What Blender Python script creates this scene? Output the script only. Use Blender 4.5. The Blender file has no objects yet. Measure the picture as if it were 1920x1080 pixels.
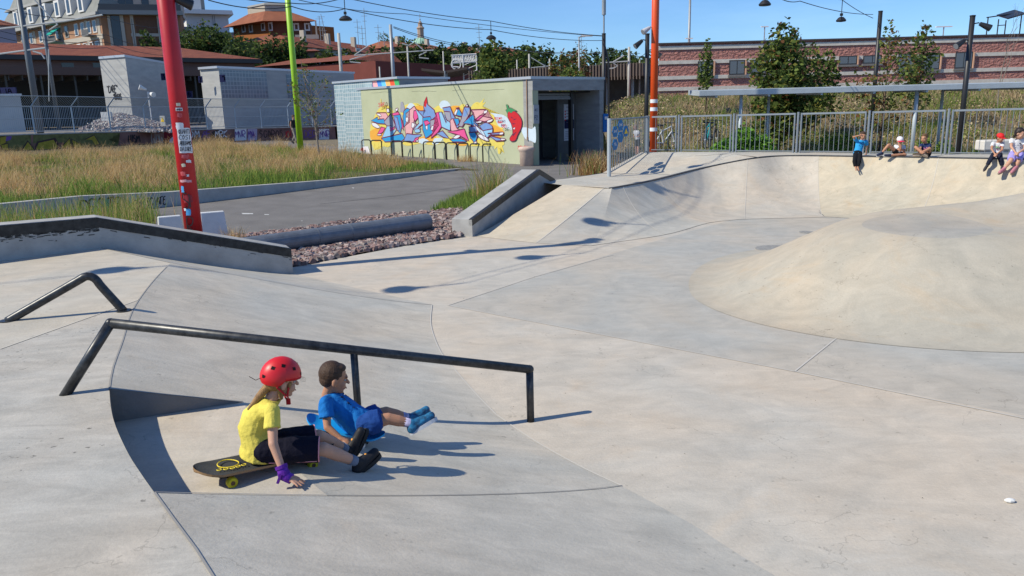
import bpy, bmesh, math, random
import numpy as np
from mathutils import Vector, Matrix
random.seed(7); RNG = np.random.default_rng(11)
SC = bpy.context.scene; COL = SC.collection
R = math.radians
# ---------------------------------------------------------------- camera
FL = 1443.0; EYE = 2.15; PITCH = R(13.15); ROLL = 0.026
cF = np.array([0, math.cos(PITCH), -math.sin(PITCH)]); cr0 = np.array([1., 0, 0]); cu0 = np.array([0, math.sin(PITCH), math.cos(PITCH)])
cr = math.cos(ROLL)*cr0 - math.sin(ROLL)*cu0; cu = math.cos(ROLL)*cu0 + math.sin(ROLL)*cr0
cam_d = bpy.data.cameras.new('camera'); cam = bpy.data.objects.new('camera', cam_d); COL.objects.link(cam)
cam_d.sensor_width = 36; cam_d.lens = 36*FL/1920; cam_d.clip_start = 0.05; cam_d.clip_end = 5000
mw = Matrix(((cr[0], cu[0], -cF[0], 0), (cr[1], cu[1], -cF[1], 0), (cr[2], cu[2], -cF[2], EYE), (0, 0, 0, 1)))
cam.matrix_world = mw; SC.camera = cam
# ---------------------------------------------------------------- sun and sky
SUN_AZ = R(19); SUN_EL = R(42)
sd = np.array([math.cos(SUN_AZ)*math.cos(SUN_EL), math.sin(SUN_AZ)*math.cos(SUN_EL), -math.sin(SUN_EL)])   # travel direction of the light
sl = bpy.data.lights.new('sun', 'SUN'); so = bpy.data.objects.new('sun', sl); COL.objects.link(so)
sl.energy = 4.8; sl.angle = R(0.5); sl.color = (1.0, 0.93, 0.77)
so.rotation_euler = Vector(sd).to_track_quat('-Z', 'Y').to_euler(); so.location = (-20, -8, 25)
W = bpy.data.worlds.new('World'); SC.world = W; W.use_nodes = True
nt = W.node_tree; nt.nodes.clear()
wo = nt.nodes.new('ShaderNodeOutputWorld'); bg = nt.nodes.new('ShaderNodeBackground'); sk = nt.nodes.new('ShaderNodeTexSky')
sk.sky_type = 'NISHITA'; sk.sun_disc = False; sk.sun_elevation = SUN_EL; sk.sun_rotation = math.atan2(-sd[0], -sd[1]) % (2*math.pi)
sk.air_density = 1.0; sk.dust_density = 0.0; sk.ozone_density = 4.0
tc = nt.nodes.new('ShaderNodeTexCoord'); mp = nt.nodes.new('ShaderNodeMapping'); mp.inputs['Scale'].default_value = (1.6, 1.6, 7.0)
ns = nt.nodes.new('ShaderNodeTexNoise'); ns.inputs['Scale'].default_value = 1.7; ns.inputs['Detail'].default_value = 7; ns.inputs['Roughness'].default_value = 0.62
cr_ = nt.nodes.new('ShaderNodeValToRGB'); cr_.color_ramp.elements[0].position = 0.42; cr_.color_ramp.elements[1].position = 0.74
sx = nt.nodes.new('ShaderNodeSeparateXYZ'); gx = nt.nodes.new('ShaderNodeMapRange'); gx.inputs[1].default_value = -0.05; gx.inputs[2].default_value = 0.7; gx.inputs[3].default_value = 0.03; gx.inputs[4].default_value = 0.6
ml = nt.nodes.new('ShaderNodeMath'); ml.operation = 'MULTIPLY'
mx = nt.nodes.new('ShaderNodeMix'); mx.data_type = 'RGBA'; mx.inputs['B'].default_value = (8.5, 9.2, 10.0, 1)
L_ = nt.links.new
L_(tc.outputs['Generated'], mp.inputs[0]); L_(mp.outputs[0], ns.inputs['Vector']); L_(ns.outputs['Fac'], cr_.inputs[0])
L_(tc.outputs['Generated'], sx.inputs[0]); L_(sx.outputs[0], gx.inputs[0]); L_(cr_.outputs[0], ml.inputs[0]); L_(gx.outputs[0], ml.inputs[1])
L_(ml.outputs[0], mx.inputs['Factor']); L_(sk.outputs[0], mx.inputs['A']); tn = nt.nodes.new('ShaderNodeMix'); tn.data_type = 'RGBA'; tn.blend_type = 'MULTIPLY'; tn.inputs['Factor'].default_value = 1; tn.inputs['B'].default_value = (0.66, 0.90, 1.22, 1)
L_(mx.outputs['Result'], tn.inputs['A']); L_(tn.outputs['Result'], bg.inputs[0]); L_(bg.outputs[0], wo.inputs[0])
bg.inputs[1].default_value = 0.105
SC.view_settings.view_transform = 'Standard'; SC.view_settings.look = 'None'; SC.view_settings.gamma = 1; SC.view_settings.exposure = 0.15
SC.render.resolution_x = 1024; SC.render.resolution_y = 576

# ---------------------------------------------------------------- survey helpers: ray of a photo point met with a level / a distance / a plane
CC = np.array([0, 0, EYE])
def ray(x, y): return cF*FL + (x-960)*cr + (540-y)*cu
def P(x, y, z): d = ray(x, y); return CC + d*((z-EYE)/d[2])
def PD(x, y, Y): d = ray(x, y); return CC + d*(Y/d[1])
def PP(x, y, o, n):
    d = ray(x, y); o = np.array(o); n = np.array(n); return CC + d*((o-CC).dot(n)/d.dot(n))
def zat(b, ypx):      # height above point b (plan) that shows at photo row ypx
    lo, hi = -5., 40.
    for _ in range(40):
        m = (lo+hi)/2; q = np.array([b[0], b[1], m])-CC; y = 540-q.dot(cu)*FL/q.dot(cF)
        if y > ypx: lo = m
        else: hi = m
    return m
def V3(a): return np.array(a, float)

# ---------------------------------------------------------------- materials
MATS = {}
def mat(name, col, rough=0.85, metal=0.0, noise=0.0, scale=5.0, col2=None, bump=0.0, bscale=40.0, spec=0.3, detail=5, dist=0.003, alpha=None, trans=0.0, stretch=None):
    if name in MATS: return MATS[name]
    m = bpy.data.materials.new(name); m.use_nodes = True; t = m.node_tree; b = t.nodes['Principled BSDF']
    b.inputs['Base Color'].default_value = (*col, 1); b.inputs['Roughness'].default_value = rough; b.inputs['Metallic'].default_value = metal
    b.inputs['Specular IOR Level'].default_value = spec
    m.diffuse_color = (*col, 1)
    tcn = t.nodes.new('ShaderNodeTexCoord'); vec = tcn.outputs['Object']
    if stretch:
        mpn = t.nodes.new('ShaderNodeMapping'); mpn.inputs['Scale'].default_value = stretch; t.links.new(vec, mpn.inputs[0]); vec = mpn.outputs[0]
    if noise > 0 or col2:
        n = t.nodes.new('ShaderNodeTexNoise'); n.inputs['Scale'].default_value = scale; n.inputs['Detail'].default_value = detail; n.inputs['Roughness'].default_value = 0.6
        t.links.new(vec, n.inputs['Vector'])
        rp = t.nodes.new('ShaderNodeValToRGB'); rp.color_ramp.elements[0].position = 0.32; rp.color_ramp.elements[1].position = 0.68
        c2 = col2 if col2 else tuple(min(1, c*(1+noise)) for c in col); c1 = col if col2 else tuple(c*(1-noise) for c in col)
        rp.color_ramp.elements[0].color = (*c1, 1); rp.color_ramp.elements[1].color = (*c2, 1)
        t.links.new(n.outputs['Fac'], rp.inputs[0]); t.links.new(rp.outputs[0], b.inputs['Base Color'])
    if bump > 0:
        n2 = t.nodes.new('ShaderNodeTexNoise'); n2.inputs['Scale'].default_value = bscale; n2.inputs['Detail'].default_value = 6
        t.links.new(vec, n2.inputs['Vector']); bp = t.nodes.new('ShaderNodeBump'); bp.inputs['Strength'].default_value = bump; bp.inputs['Distance'].default_value = dist*4
        t.links.new(n2.outputs['Fac'], bp.inputs['Height']); t.links.new(bp.outputs[0], b.inputs['Normal'])
    MATS[name] = m; return m
def nodes(m): return m.node_tree, m.node_tree.nodes['Principled BSDF']

def concrete(name, base, warm=0.5, streak=0.25, pits=0.5):
    """weathered skatepark concrete: broad stains, trowel swirls, fine grain, dark pits and hairline cracks"""
    if name in MATS: return MATS[name]
    base = (base[0]*1.005, base[1]*.985, base[2]*.965)
    m = bpy.data.materials.new(name); m.use_nodes = True; t, b = nodes(m); N = t.nodes.new; L = t.links.new
    tc = N('ShaderNodeTexCoord'); o = tc.outputs['Object']
    def noise(s, d=5, r=0.6, dis=0, vec=o):
        n = N('ShaderNodeTexNoise'); n.inputs['Scale'].default_value = s; n.inputs['Detail'].default_value = d; n.inputs['Roughness'].default_value = r; n.inputs['Distortion'].default_value = dis; L(vec, n.inputs['Vector']); return n.outputs['Fac']
    def ramp(f, a, c, ca, cb):
        r = N('ShaderNodeValToRGB'); r.color_ramp.elements[0].position = a; r.color_ramp.elements[1].position = c; r.color_ramp.elements[0].color = (*ca, 1); r.color_ramp.elements[1].color = (*cb, 1); L(f, r.inputs[0]); return r.outputs[0]
    def mul(a, c, f=1.0, mode='MULTIPLY'):
        x = N('ShaderNodeMix'); x.data_type = 'RGBA'; x.blend_type = mode; x.inputs['Factor'].default_value = f; L(a, x.inputs['A']); L(c, x.inputs['B']); return x.outputs['Result']
    wc = tuple(c*k for c, k in zip(base, (1.045, 0.995, 0.94))); cc = tuple(c*k for c, k in zip(base, (0.945, 0.97, 0.99)))
    big = ramp(noise(0.55, 4, 0.55, 0.6), 0.38, 0.62, cc, wc)
    blot = ramp(noise(2.1, 6, 0.65, 1.2), 0.30, 0.72, (0.84, 0.85, 0.85), (1.07, 1.06, 1.04))
    mp = N('ShaderNodeMapping'); mp.inputs['Scale'].default_value = (1.0, 2.6, 1.0); mp.inputs['Rotation'].default_value = (0, 0, 0.15); L(o, mp.inputs[0])
    st = ramp(noise(2.6, 8, 0.7, 0.8, mp.outputs[0]), 0.3, 0.7, (1-streak*0.55,)*3, (1+streak*0.22,)*3)
    fine = ramp(noise(60, 3, 0.7), 0.25, 0.75, (0.93,)*3, (1.05,)*3)
    pit = ramp(noise(26, 2, 0.5), 0.27, 0.33, (1-0.55*pits,)*3, (1, 1, 1))
    gate = ramp(noise(1.3, 3, 0.5), 0.5, 0.62, (1, 1, 1), (0, 0, 0))
    pg = mul(pit, gate, 1.0, 'LIGHTEN')
    vo = N('ShaderNodeTexVoronoi'); vo.feature = 'DISTANCE_TO_EDGE'; vo.inputs['Scale'].default_value = 0.75
    nd = N('ShaderNodeTexNoise'); nd.inputs['Scale'].default_value = 3; nd.inputs['Detail'].default_value = 8; L(o, nd.inputs['Vector'])
    av = N('ShaderNodeMix'); av.data_type = 'RGBA'; av.blend_type = 'LINEAR_LIGHT'; av.inputs['Factor'].default_value = 0.35; L(o, av.inputs['A']); L(nd.outputs['Color'], av.inputs['B']); L(av.outputs['Result'], vo.inputs['Vector'])
    crk = ramp(vo.outputs['Distance'], 0.0, 0.0022, (0.72, 0.72, 0.72), (1, 1, 1))
    cg = ramp(noise(0.9, 2, 0.5), 0.56, 0.6, (1, 1, 1), (0, 0, 0)); crk = mul(crk, cg, 1.0, 'LIGHTEN')
    rust = ramp(noise(0.9, 5, 0.6, 2.0), 0.56, 0.72, (1, 1, 1), (1.04, 0.955, 0.87))
    c = mul(big, blot); c = mul(c, st); c = mul(c, fine); c = mul(c, pg); c = mul(c, crk); c = mul(c, rust, warm)
    L(c, b.inputs['Base Color']); b.inputs['Roughness'].default_value = 0.82; b.inputs['Specular IOR Level'].default_value = 0.25
    bp = N('ShaderNodeBump'); bp.inputs['Strength'].default_value = 0.25; bp.inputs['Distance'].default_value = 0.01; L(noise(45, 6, 0.65), bp.inputs['Height']); L(bp.outputs[0], b.inputs['Normal'])
    MATS[name] = m; return m

# ---------------------------------------------------------------- mesh builder
class MB:
    def __init__(s): s.v = []; s.f = []; s.m = []; s.cur = 0
    def add(s, vs, fs):
        o = len(s.v); s.v += [tuple(float(c) for c in q) for q in vs]; s.f += [tuple(i+o for i in f) for f in fs]; s.m += [s.cur]*len(fs); return s
    def box(s, c, d, rz=0.0, M=None):
        x, y, z = (k/2 for k in d); vs = [(a*x, b*y, e*z) for e in (-1, 1) for b in (-1, 1) for a in (-1, 1)]
        if M is None: M = Matrix.Rotation(rz, 3, 'Z')
        vs = [tuple(M @ Vector(q) + Vector(c)) for q in vs]
        return s.add(vs, [(0, 2, 3, 1), (4, 5, 7, 6), (0, 1, 5, 4), (2, 6, 7, 3), (0, 4, 6, 2), (1, 3, 7, 5)])
    def hexa(s, b4, t4):      # bottom quad and top quad, both counter-clockwise from above
        return s.add(list(b4)+list(t4), [(3, 2, 1, 0), (4, 5, 6, 7), (0, 1, 5, 4), (1, 2, 6, 5), (2, 3, 7, 6), (3, 0, 4, 7)])
    def prism(s, poly, z0, z1):
        n = len(poly); vs = [(q[0], q[1], z0) for q in poly]+[(q[0], q[1], z1) for q in poly]
        return s.add(vs, [tuple(range(n-1, -1, -1)), tuple(range(n, 2*n))]+[(i, (i+1) % n, n+(i+1) % n, n+i) for i in range(n)])
    def tube(s, pts, r, n=10, caps=True):
        pts = [Vector(p) for p in pts]; rs = r if isinstance(r, (list, tuple)) else [r]*len(pts); k = len(pts); ring = []
        up = None
        for i, p in enumerate(pts):
            t = (pts[min(i+1, k-1)]-pts[max(i-1, 0)]).normalized()
            if up is None:
                a = Vector((0, 0, 1)) if abs(t.z) < 0.9 else Vector((1, 0, 0)); up = (a-t*a.dot(t)).normalized()
            else:
                up = (up-t*up.dot(t)).normalized()
            sdv = t.cross(up); ring += [tuple(p+(up*math.cos(2*math.pi*j/n)+sdv*math.sin(2*math.pi*j/n))*rs[i]) for j in range(n)]
        fs = [(i*n+j, i*n+(j+1) % n, (i+1)*n+(j+1) % n, (i+1)*n+j) for i in range(k-1) for j in range(n)]
        if caps: fs += [tuple(range(n-1, -1, -1)), tuple(range((k-1)*n, k*n))]
        return s.add(ring, fs)
    def lathe(s, c, prof, n=16, M=None):
        vs = []
        for r_, z in prof:
            for j in range(n):
                q = Vector((r_*math.cos(2*math.pi*j/n), r_*math.sin(2*math.pi*j/n), z)); q = (M @ q) if M is not None else q
                vs.append(tuple(q+Vector(c)))
        k = len(prof); fs = [(i*n+j, i*n+(j+1) % n, (i+1)*n+(j+1) % n, (i+1)*n+j) for i in range(k-1) for j in range(n)]
        fs += [tuple(range(n-1, -1, -1)), tuple(range((k-1)*n, k*n))]
        return s.add(vs, fs)
    def ball(s, c, rad, M=None, nu=14, nv=9):
        rad = rad if isinstance(rad, (list, tuple)) else (rad,)*3; vs = [(0, 0, -1)]
        for i in range(1, nv):
            a = -math.pi/2+math.pi*i/nv
            vs += [(math.cos(a)*math.cos(2*math.pi*j/nu), math.cos(a)*math.sin(2*math.pi*j/nu), math.sin(a)) for j in range(nu)]
        vs.append((0, 0, 1)); out = []
        for q in vs:
            w = Vector((q[0]*rad[0], q[1]*rad[1], q[2]*rad[2])); w = (M @ w) if M is not None else w; out.append(tuple(w+Vector(c)))
        fs = [(0, 1+(j+1) % nu, 1+j) for j in range(nu)]
        for i in range(nv-2):
            fs += [(1+i*nu+j, 1+i*nu+(j+1) % nu, 1+(i+1)*nu+(j+1) % nu, 1+(i+1)*nu+j) for j in range(nu)]
        e = len(vs)-1; b_ = 1+(nv-2)*nu; fs += [(b_+j, b_+(j+1) % nu, e) for j in range(nu)]
        return s.add(out, fs)
    def cone(s, a, b, ra, rb, n=14, round_ends=True):
        s.tube([a, b], [ra, rb], n)
        if round_ends: s.ball(a, ra, nu=n, nv=8); s.ball(b, rb, nu=n, nv=8)
        return s
    def grid(s, pts):        # pts[i][j]
        a, b = len(pts), len(pts[0]); vs = [q for row in pts for q in row]
        return s.add(vs, [(i*b+j, i*b+j+1, (i+1)*b+j+1, (i+1)*b+j) for i in range(a-1) for j in range(b-1)])
    def mesh(s, name, mats, smooth=False):
        me = bpy.data.meshes.new(name); me.from_pydata(s.v, [], s.f)
        for m in (mats if isinstance(mats, (list, tuple)) else [mats]): me.materials.append(m)
        if any(s.m): me.polygons.foreach_set('material_index', s.m)
        if smooth: me.polygons.foreach_set('use_smooth', [True]*len(me.polygons))
        me.update(); return me
    def build(s, name, mats, parent=None, smooth=False, label=None, cat=None, group=None, kind=None, fix=True, bevel=0):
        me = s.mesh(name, mats, smooth)
        if fix:
            bm = bmesh.new(); bm.from_mesh(me); bmesh.ops.recalc_face_normals(bm, faces=bm.faces); bm.to_mesh(me); bm.free()
        o = link(name, me, parent, label, cat, group, kind)
        if bevel:
            bv = o.modifiers.new('bevel', 'BEVEL'); bv.width = bevel; bv.segments = 2; bv.limit_method = 'ANGLE'; bv.angle_limit = R(40)
        if smooth == 'auto':
            pass
        return o
def link(name, me, parent=None, label=None, cat=None, group=None, kind=None):
    o = bpy.data.objects.new(name, me); COL.objects.link(o)
    if parent is not None:
        o.parent = parent; o.matrix_parent_inverse = Matrix.LocRotScale(parent.location, parent.rotation_euler, parent.scale).inverted()
    return tag(o, label, cat, group, kind)
def tag(o, label=None, cat=None, group=None, kind=None):
    if label: o['label'] = label
    if cat: o['category'] = cat
    if group: o['group'] = group
    if kind: o['kind'] = kind
    return o
def thing(name, loc, label, cat, group=None):
    o = bpy.data.objects.new(name, None); COL.objects.link(o); o.location = tuple(float(c) for c in loc); o.empty_display_size = 0.2
    return tag(o, label, cat, group)
def dup(root, loc, label, group=None):
    """a copy of a thing with copies of its parts and sub-parts, moved to loc"""
    r_ = root.copy(); COL.objects.link(r_); r_.location = tuple(float(c) for c in loc); r_['label'] = label
    if group: r_['group'] = group
    def rec(o, np_):
        for ch in [c for c in bpy.data.objects if c.parent == o]:
            k = ch.copy(); COL.objects.link(k); k.parent = np_; rec(ch, k)
    rec(root, r_); return r_
def sheet(name, polys, m, kind='structure', parent=None, sub=None, **kw):
    b = MB()
    for pl in polys: b.add(pl, [tuple(range(len(pl)))])
    return b.build(name, m, parent, kind=None if parent else kind, fix=False, **kw)
def resample(pts, n):
    pts = [np.array(p, float) for p in pts]; d = [0]
    for a, b in zip(pts, pts[1:]): d.append(d[-1]+np.linalg.norm(b-a))
    out = []
    for k in range(n):
        t = d[-1]*k/(n-1); i = min(max(np.searchsorted(d, t)-1, 0), len(pts)-2); f = (t-d[i])/max(d[i+1]-d[i], 1e-9); out.append(pts[i]*(1-f)+pts[i+1]*f)
    return out
def smooth_curve(pts, n):
    """Catmull-Rom through pts, n samples"""
    pts = [np.array(p, float) for p in pts]; e = [2*pts[0]-pts[1]]+pts+[2*pts[-1]-pts[-2]]; out = []
    for i in range(1, len(e)-2):
        for k in range(12):
            t = k/12; a, b, c, d = e[i-1], e[i], e[i+1], e[i+2]
            out.append(0.5*((2*b)+(-a+c)*t+(2*a-5*b+4*c-d)*t*t+(-a+3*b-3*c+d)*t**3))
    out.append(pts[-1]); return resample(out, n)
def ribbon(b, pts, w, dz=0.0):
    """thin strip following pts on a surface (joint between two pours)"""
    pts = [np.array(p, float) for p in pts]; L = []; Rr = []
    for i, p in enumerate(pts):
        t = pts[min(i+1, len(pts)-1)]-pts[max(i-1, 0)]; n = np.array([-t[1], t[0], 0]); n /= max(np.linalg.norm(n), 1e-9)
        L.append(p+n*w/2+[0, 0, dz]); Rr.append(p-n*w/2+[0, 0, dz])
    b.grid([L, Rr])
from mathutils import noise as mno
def crumple(me, amp, s=17.0):
    n = len(me.vertices); co = np.empty(n*3); no = np.empty(n*3); me.vertices.foreach_get('co', co); me.vertex_normals.foreach_get('vector', no); co = co.reshape(-1, 3); no = no.reshape(-1, 3)
    for i in range(n):
        p = Vector(co[i]); d = amp*(mno.noise(Vector((p.x*s, p.y*s, p.z*s*.6)))+.5*mno.noise(Vector((p.x*s*2.3, p.y*s*2.3, p.z*s*1.6)))-.2*abs(mno.noise(Vector((p.x*s*1.2+3, p.y*s*1.2, p.z*s*.5))))); co[i] += no[i]*d
    me.vertices.foreach_set('co', co.ravel()); me.update(); return me
def sstep(t): t = max(0., min(1., t)); return t*t*(3-2*t)
# ================================================================ SKATEPARK
DECK = 0.6; HIGH = 0.95; NOTCH = 0.391; EXPO = 1.2
con_floor = concrete('concrete_floor', (0.52, 0.485, 0.43), 0.55, 0.22)
con_grey = concrete('concrete_grey', (0.44, 0.43, 0.40), 0.2, 0.2)
con_bank = concrete('concrete_bank', (0.52, 0.50, 0.45), 0.35, 0.3)
con_deck = concrete('concrete_deck', (0.50, 0.475, 0.42), 0.3, 0.22)
con_old = concrete('concrete_old_deck', (0.46, 0.445, 0.41), 0.0, 0.4, 1.0)
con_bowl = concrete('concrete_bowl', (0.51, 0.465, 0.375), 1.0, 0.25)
con_ramp = concrete('concrete_ramp', (0.52, 0.485, 0.41), 0.6, 0.2)
con_wall = mat('concrete_ledge', (0.36, 0.355, 0.34), 0.85, noise=0.14, scale=4, bump=0.3)
black_edge = mat('black_wax_steel', (0.02, 0.02, 0.021), 0.45, metal=0.3, col2=(0.05, 0.05, 0.05), scale=14)
joint = mat('joint_dark', (0.26, 0.25, 0.235), 0.9)
joint_l = mat('joint_light', (0.50, 0.475, 0.43), 0.9)
def zf(x, y):
    return -0.14*sstep(((y-10.5)+0.6*x)/11.0)
def PF(x, y):
    z = 0.0
    for _ in range(12): q = P(x, y, z); z = zf(q[0], q[1])
    return q
# floor grid, cut along the pour joints
xs = np.arange(-6, 20.1, 0.5); ys = np.arange(-4, 24.1, 0.5)
b = MB(); b.grid([[(x, y, 0.0) for x in xs] for y in ys])
bm = bmesh.new(); me = b.mesh('floor', con_floor); bm.from_mesh(me)
def cutline(a, c, clear=0):
    a = Vector((a[0], a[1], 0)); c = Vector((c[0], c[1], 0)); d = c-a; n = Vector((-d.y, d.x, 0)).normalized()
    bmesh.ops.bisect_plane(bm, geom=bm.verts[:]+bm.edges[:]+bm.faces[:], plane_co=a, plane_no=n, clear_outer=clear > 0, clear_inner=clear < 0)
gA = PF(555, 500); gB = PF(860, 443)
cutline(gA, gB, 1)
jA, jB, jC, jD = PF(840, 573), PF(1490, 697), PF(1920, 785), PF(1580, 625)
cutline(jA, jB); cutline(jB, jC)
kA, kB = PF(1150, 475), PF(840, 573)
cutline(kA, kB); cutline(jB, jD)
def side(p, a, c): return (c[0]-a[0])*(p[1]-a[1])-(c[1]-a[1])*(p[0]-a[0])
for f in bm.faces:
    c = f.calc_center_median()
    beyond_j = side(c, jA, jB) > 0
    f.material_index = 1 if (beyond_j and side(c, kB, kA) < 0 and side(c, jB, jD) > -99) else 0
for v in bm.verts: v.co.z = zf(v.co.x, v.co.y)
for f in bm.faces: f.smooth = True
me2 = bpy.data.meshes.new('skatepark_floor'); bm.to_mesh(me2); bm.free(); me2.materials.append(con_floor); me2.materials.append(con_grey)
floor = link('skatepark_floor', me2, kind='structure')
def onfloor(pix, n=30, h=0.004):
    pts = resample([PF(*p) for p in pix], n); return [np.array([p[0], p[1], zf(p[0], p[1])+h]) for p in pts]
b = MB()
for pix in ([(840, 573), (1490, 697), (1920, 785)], [(1490, 697), (1580, 625)], [(1150, 478), (1000, 520), (840, 573)]): ribbon(b, onfloor(pix), 0.014)
b.build('floor_joint', joint_l, floor, fix=False)
# left bank: loft between the deck edge and its foot
Tpx = [(320, 493), (285, 530), (250, 580), (230, 640), (212, 690), (205, 730)]
T1 = smooth_curve([P(x, y, DECK) for x, y in Tpx], 20)
T2 = smooth_curve([P(x, y, DECK) for x, y in [(205, 730), (208, 765), (217, 800), (240, 850), (264, 888), (290, 925)]], 20)
T3 = smooth_curve([P(290, 925, DECK), P(340, 995, DECK), P(400, 1080, DECK), V3((-0.75, 1.9, DECK)), V3((-0.2, 1.1, DECK)), V3((0.6, 0.1, DECK)), V3((1.6, -0.8, DECK)), V3((3.0, -1.6, DECK))], 24)
F1 = smooth_curve([P(x, y, 0) for x, y in [(810, 572), (808, 610), (826, 660), (858, 700), (895, 742), (930, 778)]], 20)
F2 = smooth_curve([P(x, y, 0) for x, y in [(930, 778), (1000, 826), (1085, 874), (1165, 912)]], 20)
F3 = smooth_curve([P(1165, 912, 0), P(1300, 985, 0), P(1450, 1080, 0), V3((1.55, 2.75, 0)), V3((2.1, 2.2, 0)), V3((2.9, 1.5, 0)), V3((4.0, 0.8, 0)), V3((5.6, 0.2, 0))], 24)
def prof(q): return DECK*(1-q)**EXPO if q < 1 else 0.0
def bankpt(t, f, q): p = t*(1-q)+f*q; return np.array([p[0], p[1], prof(q)+0.003])
Q = [0, .05, .1, .15, .2, .25, .30, .35, .4, .5, .6, .7, .78, .85, .9, .95, 1.0]
bank = thing('concrete_bank', P(700, 700, 0.1), 'long curved concrete bank sloping down from the left deck behind the seated children', 'skate ramp')
b = MB(); b.grid([[bankpt(t, f, q) for t, f in zip(T1, F1)] for q in Q]); b.build('bank_face', con_bank, bank, smooth=True, fix=False)
b = MB(); b.grid([[bankpt(t, f, q) for t, f in zip(T3, F3)] for q in Q]); b.build('near_bank_face', con_bank, bank, smooth=True, fix=False)
Qk = [q for q in Q if q >= 0.30]
b = MB(); b.grid([[bankpt(t, f, q) for t, f in zip(T2, F2)] for q in Qk]); b.build('lower_bank_face', con_bank, bank, smooth=True, fix=False)
nf = [[np.array([*(t*(1-q)+f*q)[:2], NOTCH+0.003]) for t, f in zip(T2, F2)] for q in (0, .15, .30)]
b = MB(); b.grid(nf); b.build('landing', con_floor, bank, fix=False)
# notch walls
dark_con = mat('concrete_cut_face_shaded', (0.20, 0.197, 0.19), 0.9, noise=0.12, scale=6, bump=0.3)  # concrete darkened: the shade on the notch walls is put into its colour
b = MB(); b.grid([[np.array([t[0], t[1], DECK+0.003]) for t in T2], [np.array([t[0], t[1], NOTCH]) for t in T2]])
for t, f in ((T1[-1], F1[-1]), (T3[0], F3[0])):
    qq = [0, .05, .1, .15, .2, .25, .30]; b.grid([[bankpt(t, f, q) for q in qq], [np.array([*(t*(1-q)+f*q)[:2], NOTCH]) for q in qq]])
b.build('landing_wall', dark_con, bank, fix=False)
b = MB(); seam = []
ribbon(b, [p+[0, 0, .004] for p in (bankpt(T1[-1], F1[-1], q) for q in [0, .1, .2, .30])], 0.012)
ribbon(b, [bankpt(T3[0], F3[0], q)+[0, 0, .004] for q in [.0, .1, .2, .30, .4, .5, .6, .7, .8, .9, 1.0]], 0.007)
ribbon(b, [p+[0, 0, .004] for p in T1[1:]], 0.010); ribbon(b, [p+[0, 0, .006] for p in T3], 0.009)
b.build('joint', joint, bank, fix=False)
b = MB(); ribbon(b, [p+[0, 0, .006] for p in F1], 0.010); ribbon(b, [p+[0, 0, .006] for p in F2], 0.009); b.build('joint', joint_l, bank, fix=False)
# hip strip along the left ledge
L0, L1, L2 = P(0, 490, DECK), P(190, 465, DECK), P(550, 514, 0.0)
a0 = P(320, 493, DECK); a1 = P(810, 572, 0)
rows = []
for q in Q: rows.append([bankpt(L1*(1-s)+a0*s, L2*(1-s)+a1*s, q)+[0, 0, 0.0] for s in np.linspace(0, 1, 8)])
b = MB(); b.grid(rows); b.build('hip_face', con_bank, bank, smooth=True, fix=False)
b = MB(); ribbon(b, [bankpt(a0, a1, q)+[0, 0, .004] for q in Q], 0.012); b.build('joint', joint, bank, fix=False)
# left deck
Lx = L0+(L0-L1)*1.2
seamA, seamB = P(0, 640, DECK), P(230, 590, DECK)
deckb = MB()
upper = [Lx, L0, L1, a0]+[p for p in T1[1:9]]
cutp = T1[8]
sA = P(0, 655, DECK)
upper = [np.array([p[0], p[1], DECK]) for p in [Lx, L0, L1]+list(T1[:9])+[sA, sA+(sA-cutp)*2.0]]
deckb.add(upper, [tuple(range(len(upper)))[::-1]]); deckb.cur = 1
low = [np.array([p[0], p[1], DECK]) for p in [sA+(sA-cutp)*2.0, sA]+list(T1[8:])+list(T2[1:])+list(T3[1:])+[V3((3, -6, 0)), V3((-14, -6, 0))]]
deckb.add(low, [tuple(range(len(low)))[::-1]])
deckb.build('left_deck', [con_deck, con_old], kind='structure', fix=False)
b = MB(); ribbon(b, resample([cutp+[0, 0, .004], sA+[0, 0, .004]], 4), 0.012); b.build('deck_joint', joint_l, kind='structure', fix=False)
# left ledge with a black steel edge
zt0, zt1, zt2 = zat(L0, 437-12), zat(L1, 409), zat(L2, 467)
led = thing('grind_ledge', (L0+L1)/2, 'long bent concrete ledge with a black waxed edge on the left deck', 'skate ledge')
def ledge_path(base, tops, width, parent, edge=0.05, matc=con_wall, endcap=True):
    """wall following base points; tops = heights; width goes to the far side"""
    n = len(base); off = []
    for i in range(n):
        t = base[min(i+1, n-1)]-base[max(i-1, 0)]; w = np.array([-t[1], t[0], 0]); w /= np.linalg.norm(w); off.append(w*width)
    fb = [np.array([p[0], p[1], min(p[2], 0)-0.1]) for p in base]; ft = [np.array([p[0], p[1], z]) for p, z in zip(base, tops)]
    bb = [a+o for a, o in zip(fb, off)]; bt = [a+o for a, o in zip(ft, off)]
    b = MB()
    for i in range(n-1): b.hexa([fb[i], fb[i+1], bb[i+1], bb[i]], [ft[i], ft[i+1], bt[i+1], bt[i]])
    b.build('ledge_body', matc, parent, bevel=0)
    e = MB()
    for i in range(n-1):
        o0, o1 = off[i]/width, off[i+1]/width; pr = 0.008
        f0 = ft[i]-o0*pr; f1 = ft[i+1]-o1*pr; dn = np.array([0, 0, -edge*1.5]); up = np.array([0, 0, 0.006])
        e.hexa([f0+dn, f1+dn, f1+o1*edge+dn, f0+o0*edge+dn], [f0+up, f1+up, f1+o1*edge+up, f0+o0*edge+up])
    e.build('steel_edge', black_edge, parent)
    return ft, bt
Lxx = L0+(L0-L1)*1.2
ledge_path([Lxx, L0, L1, L2], [zt0+(zt0-zt1)*1.2, zt0, zt1, zt2], 0.42, led, 0.075)
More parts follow.
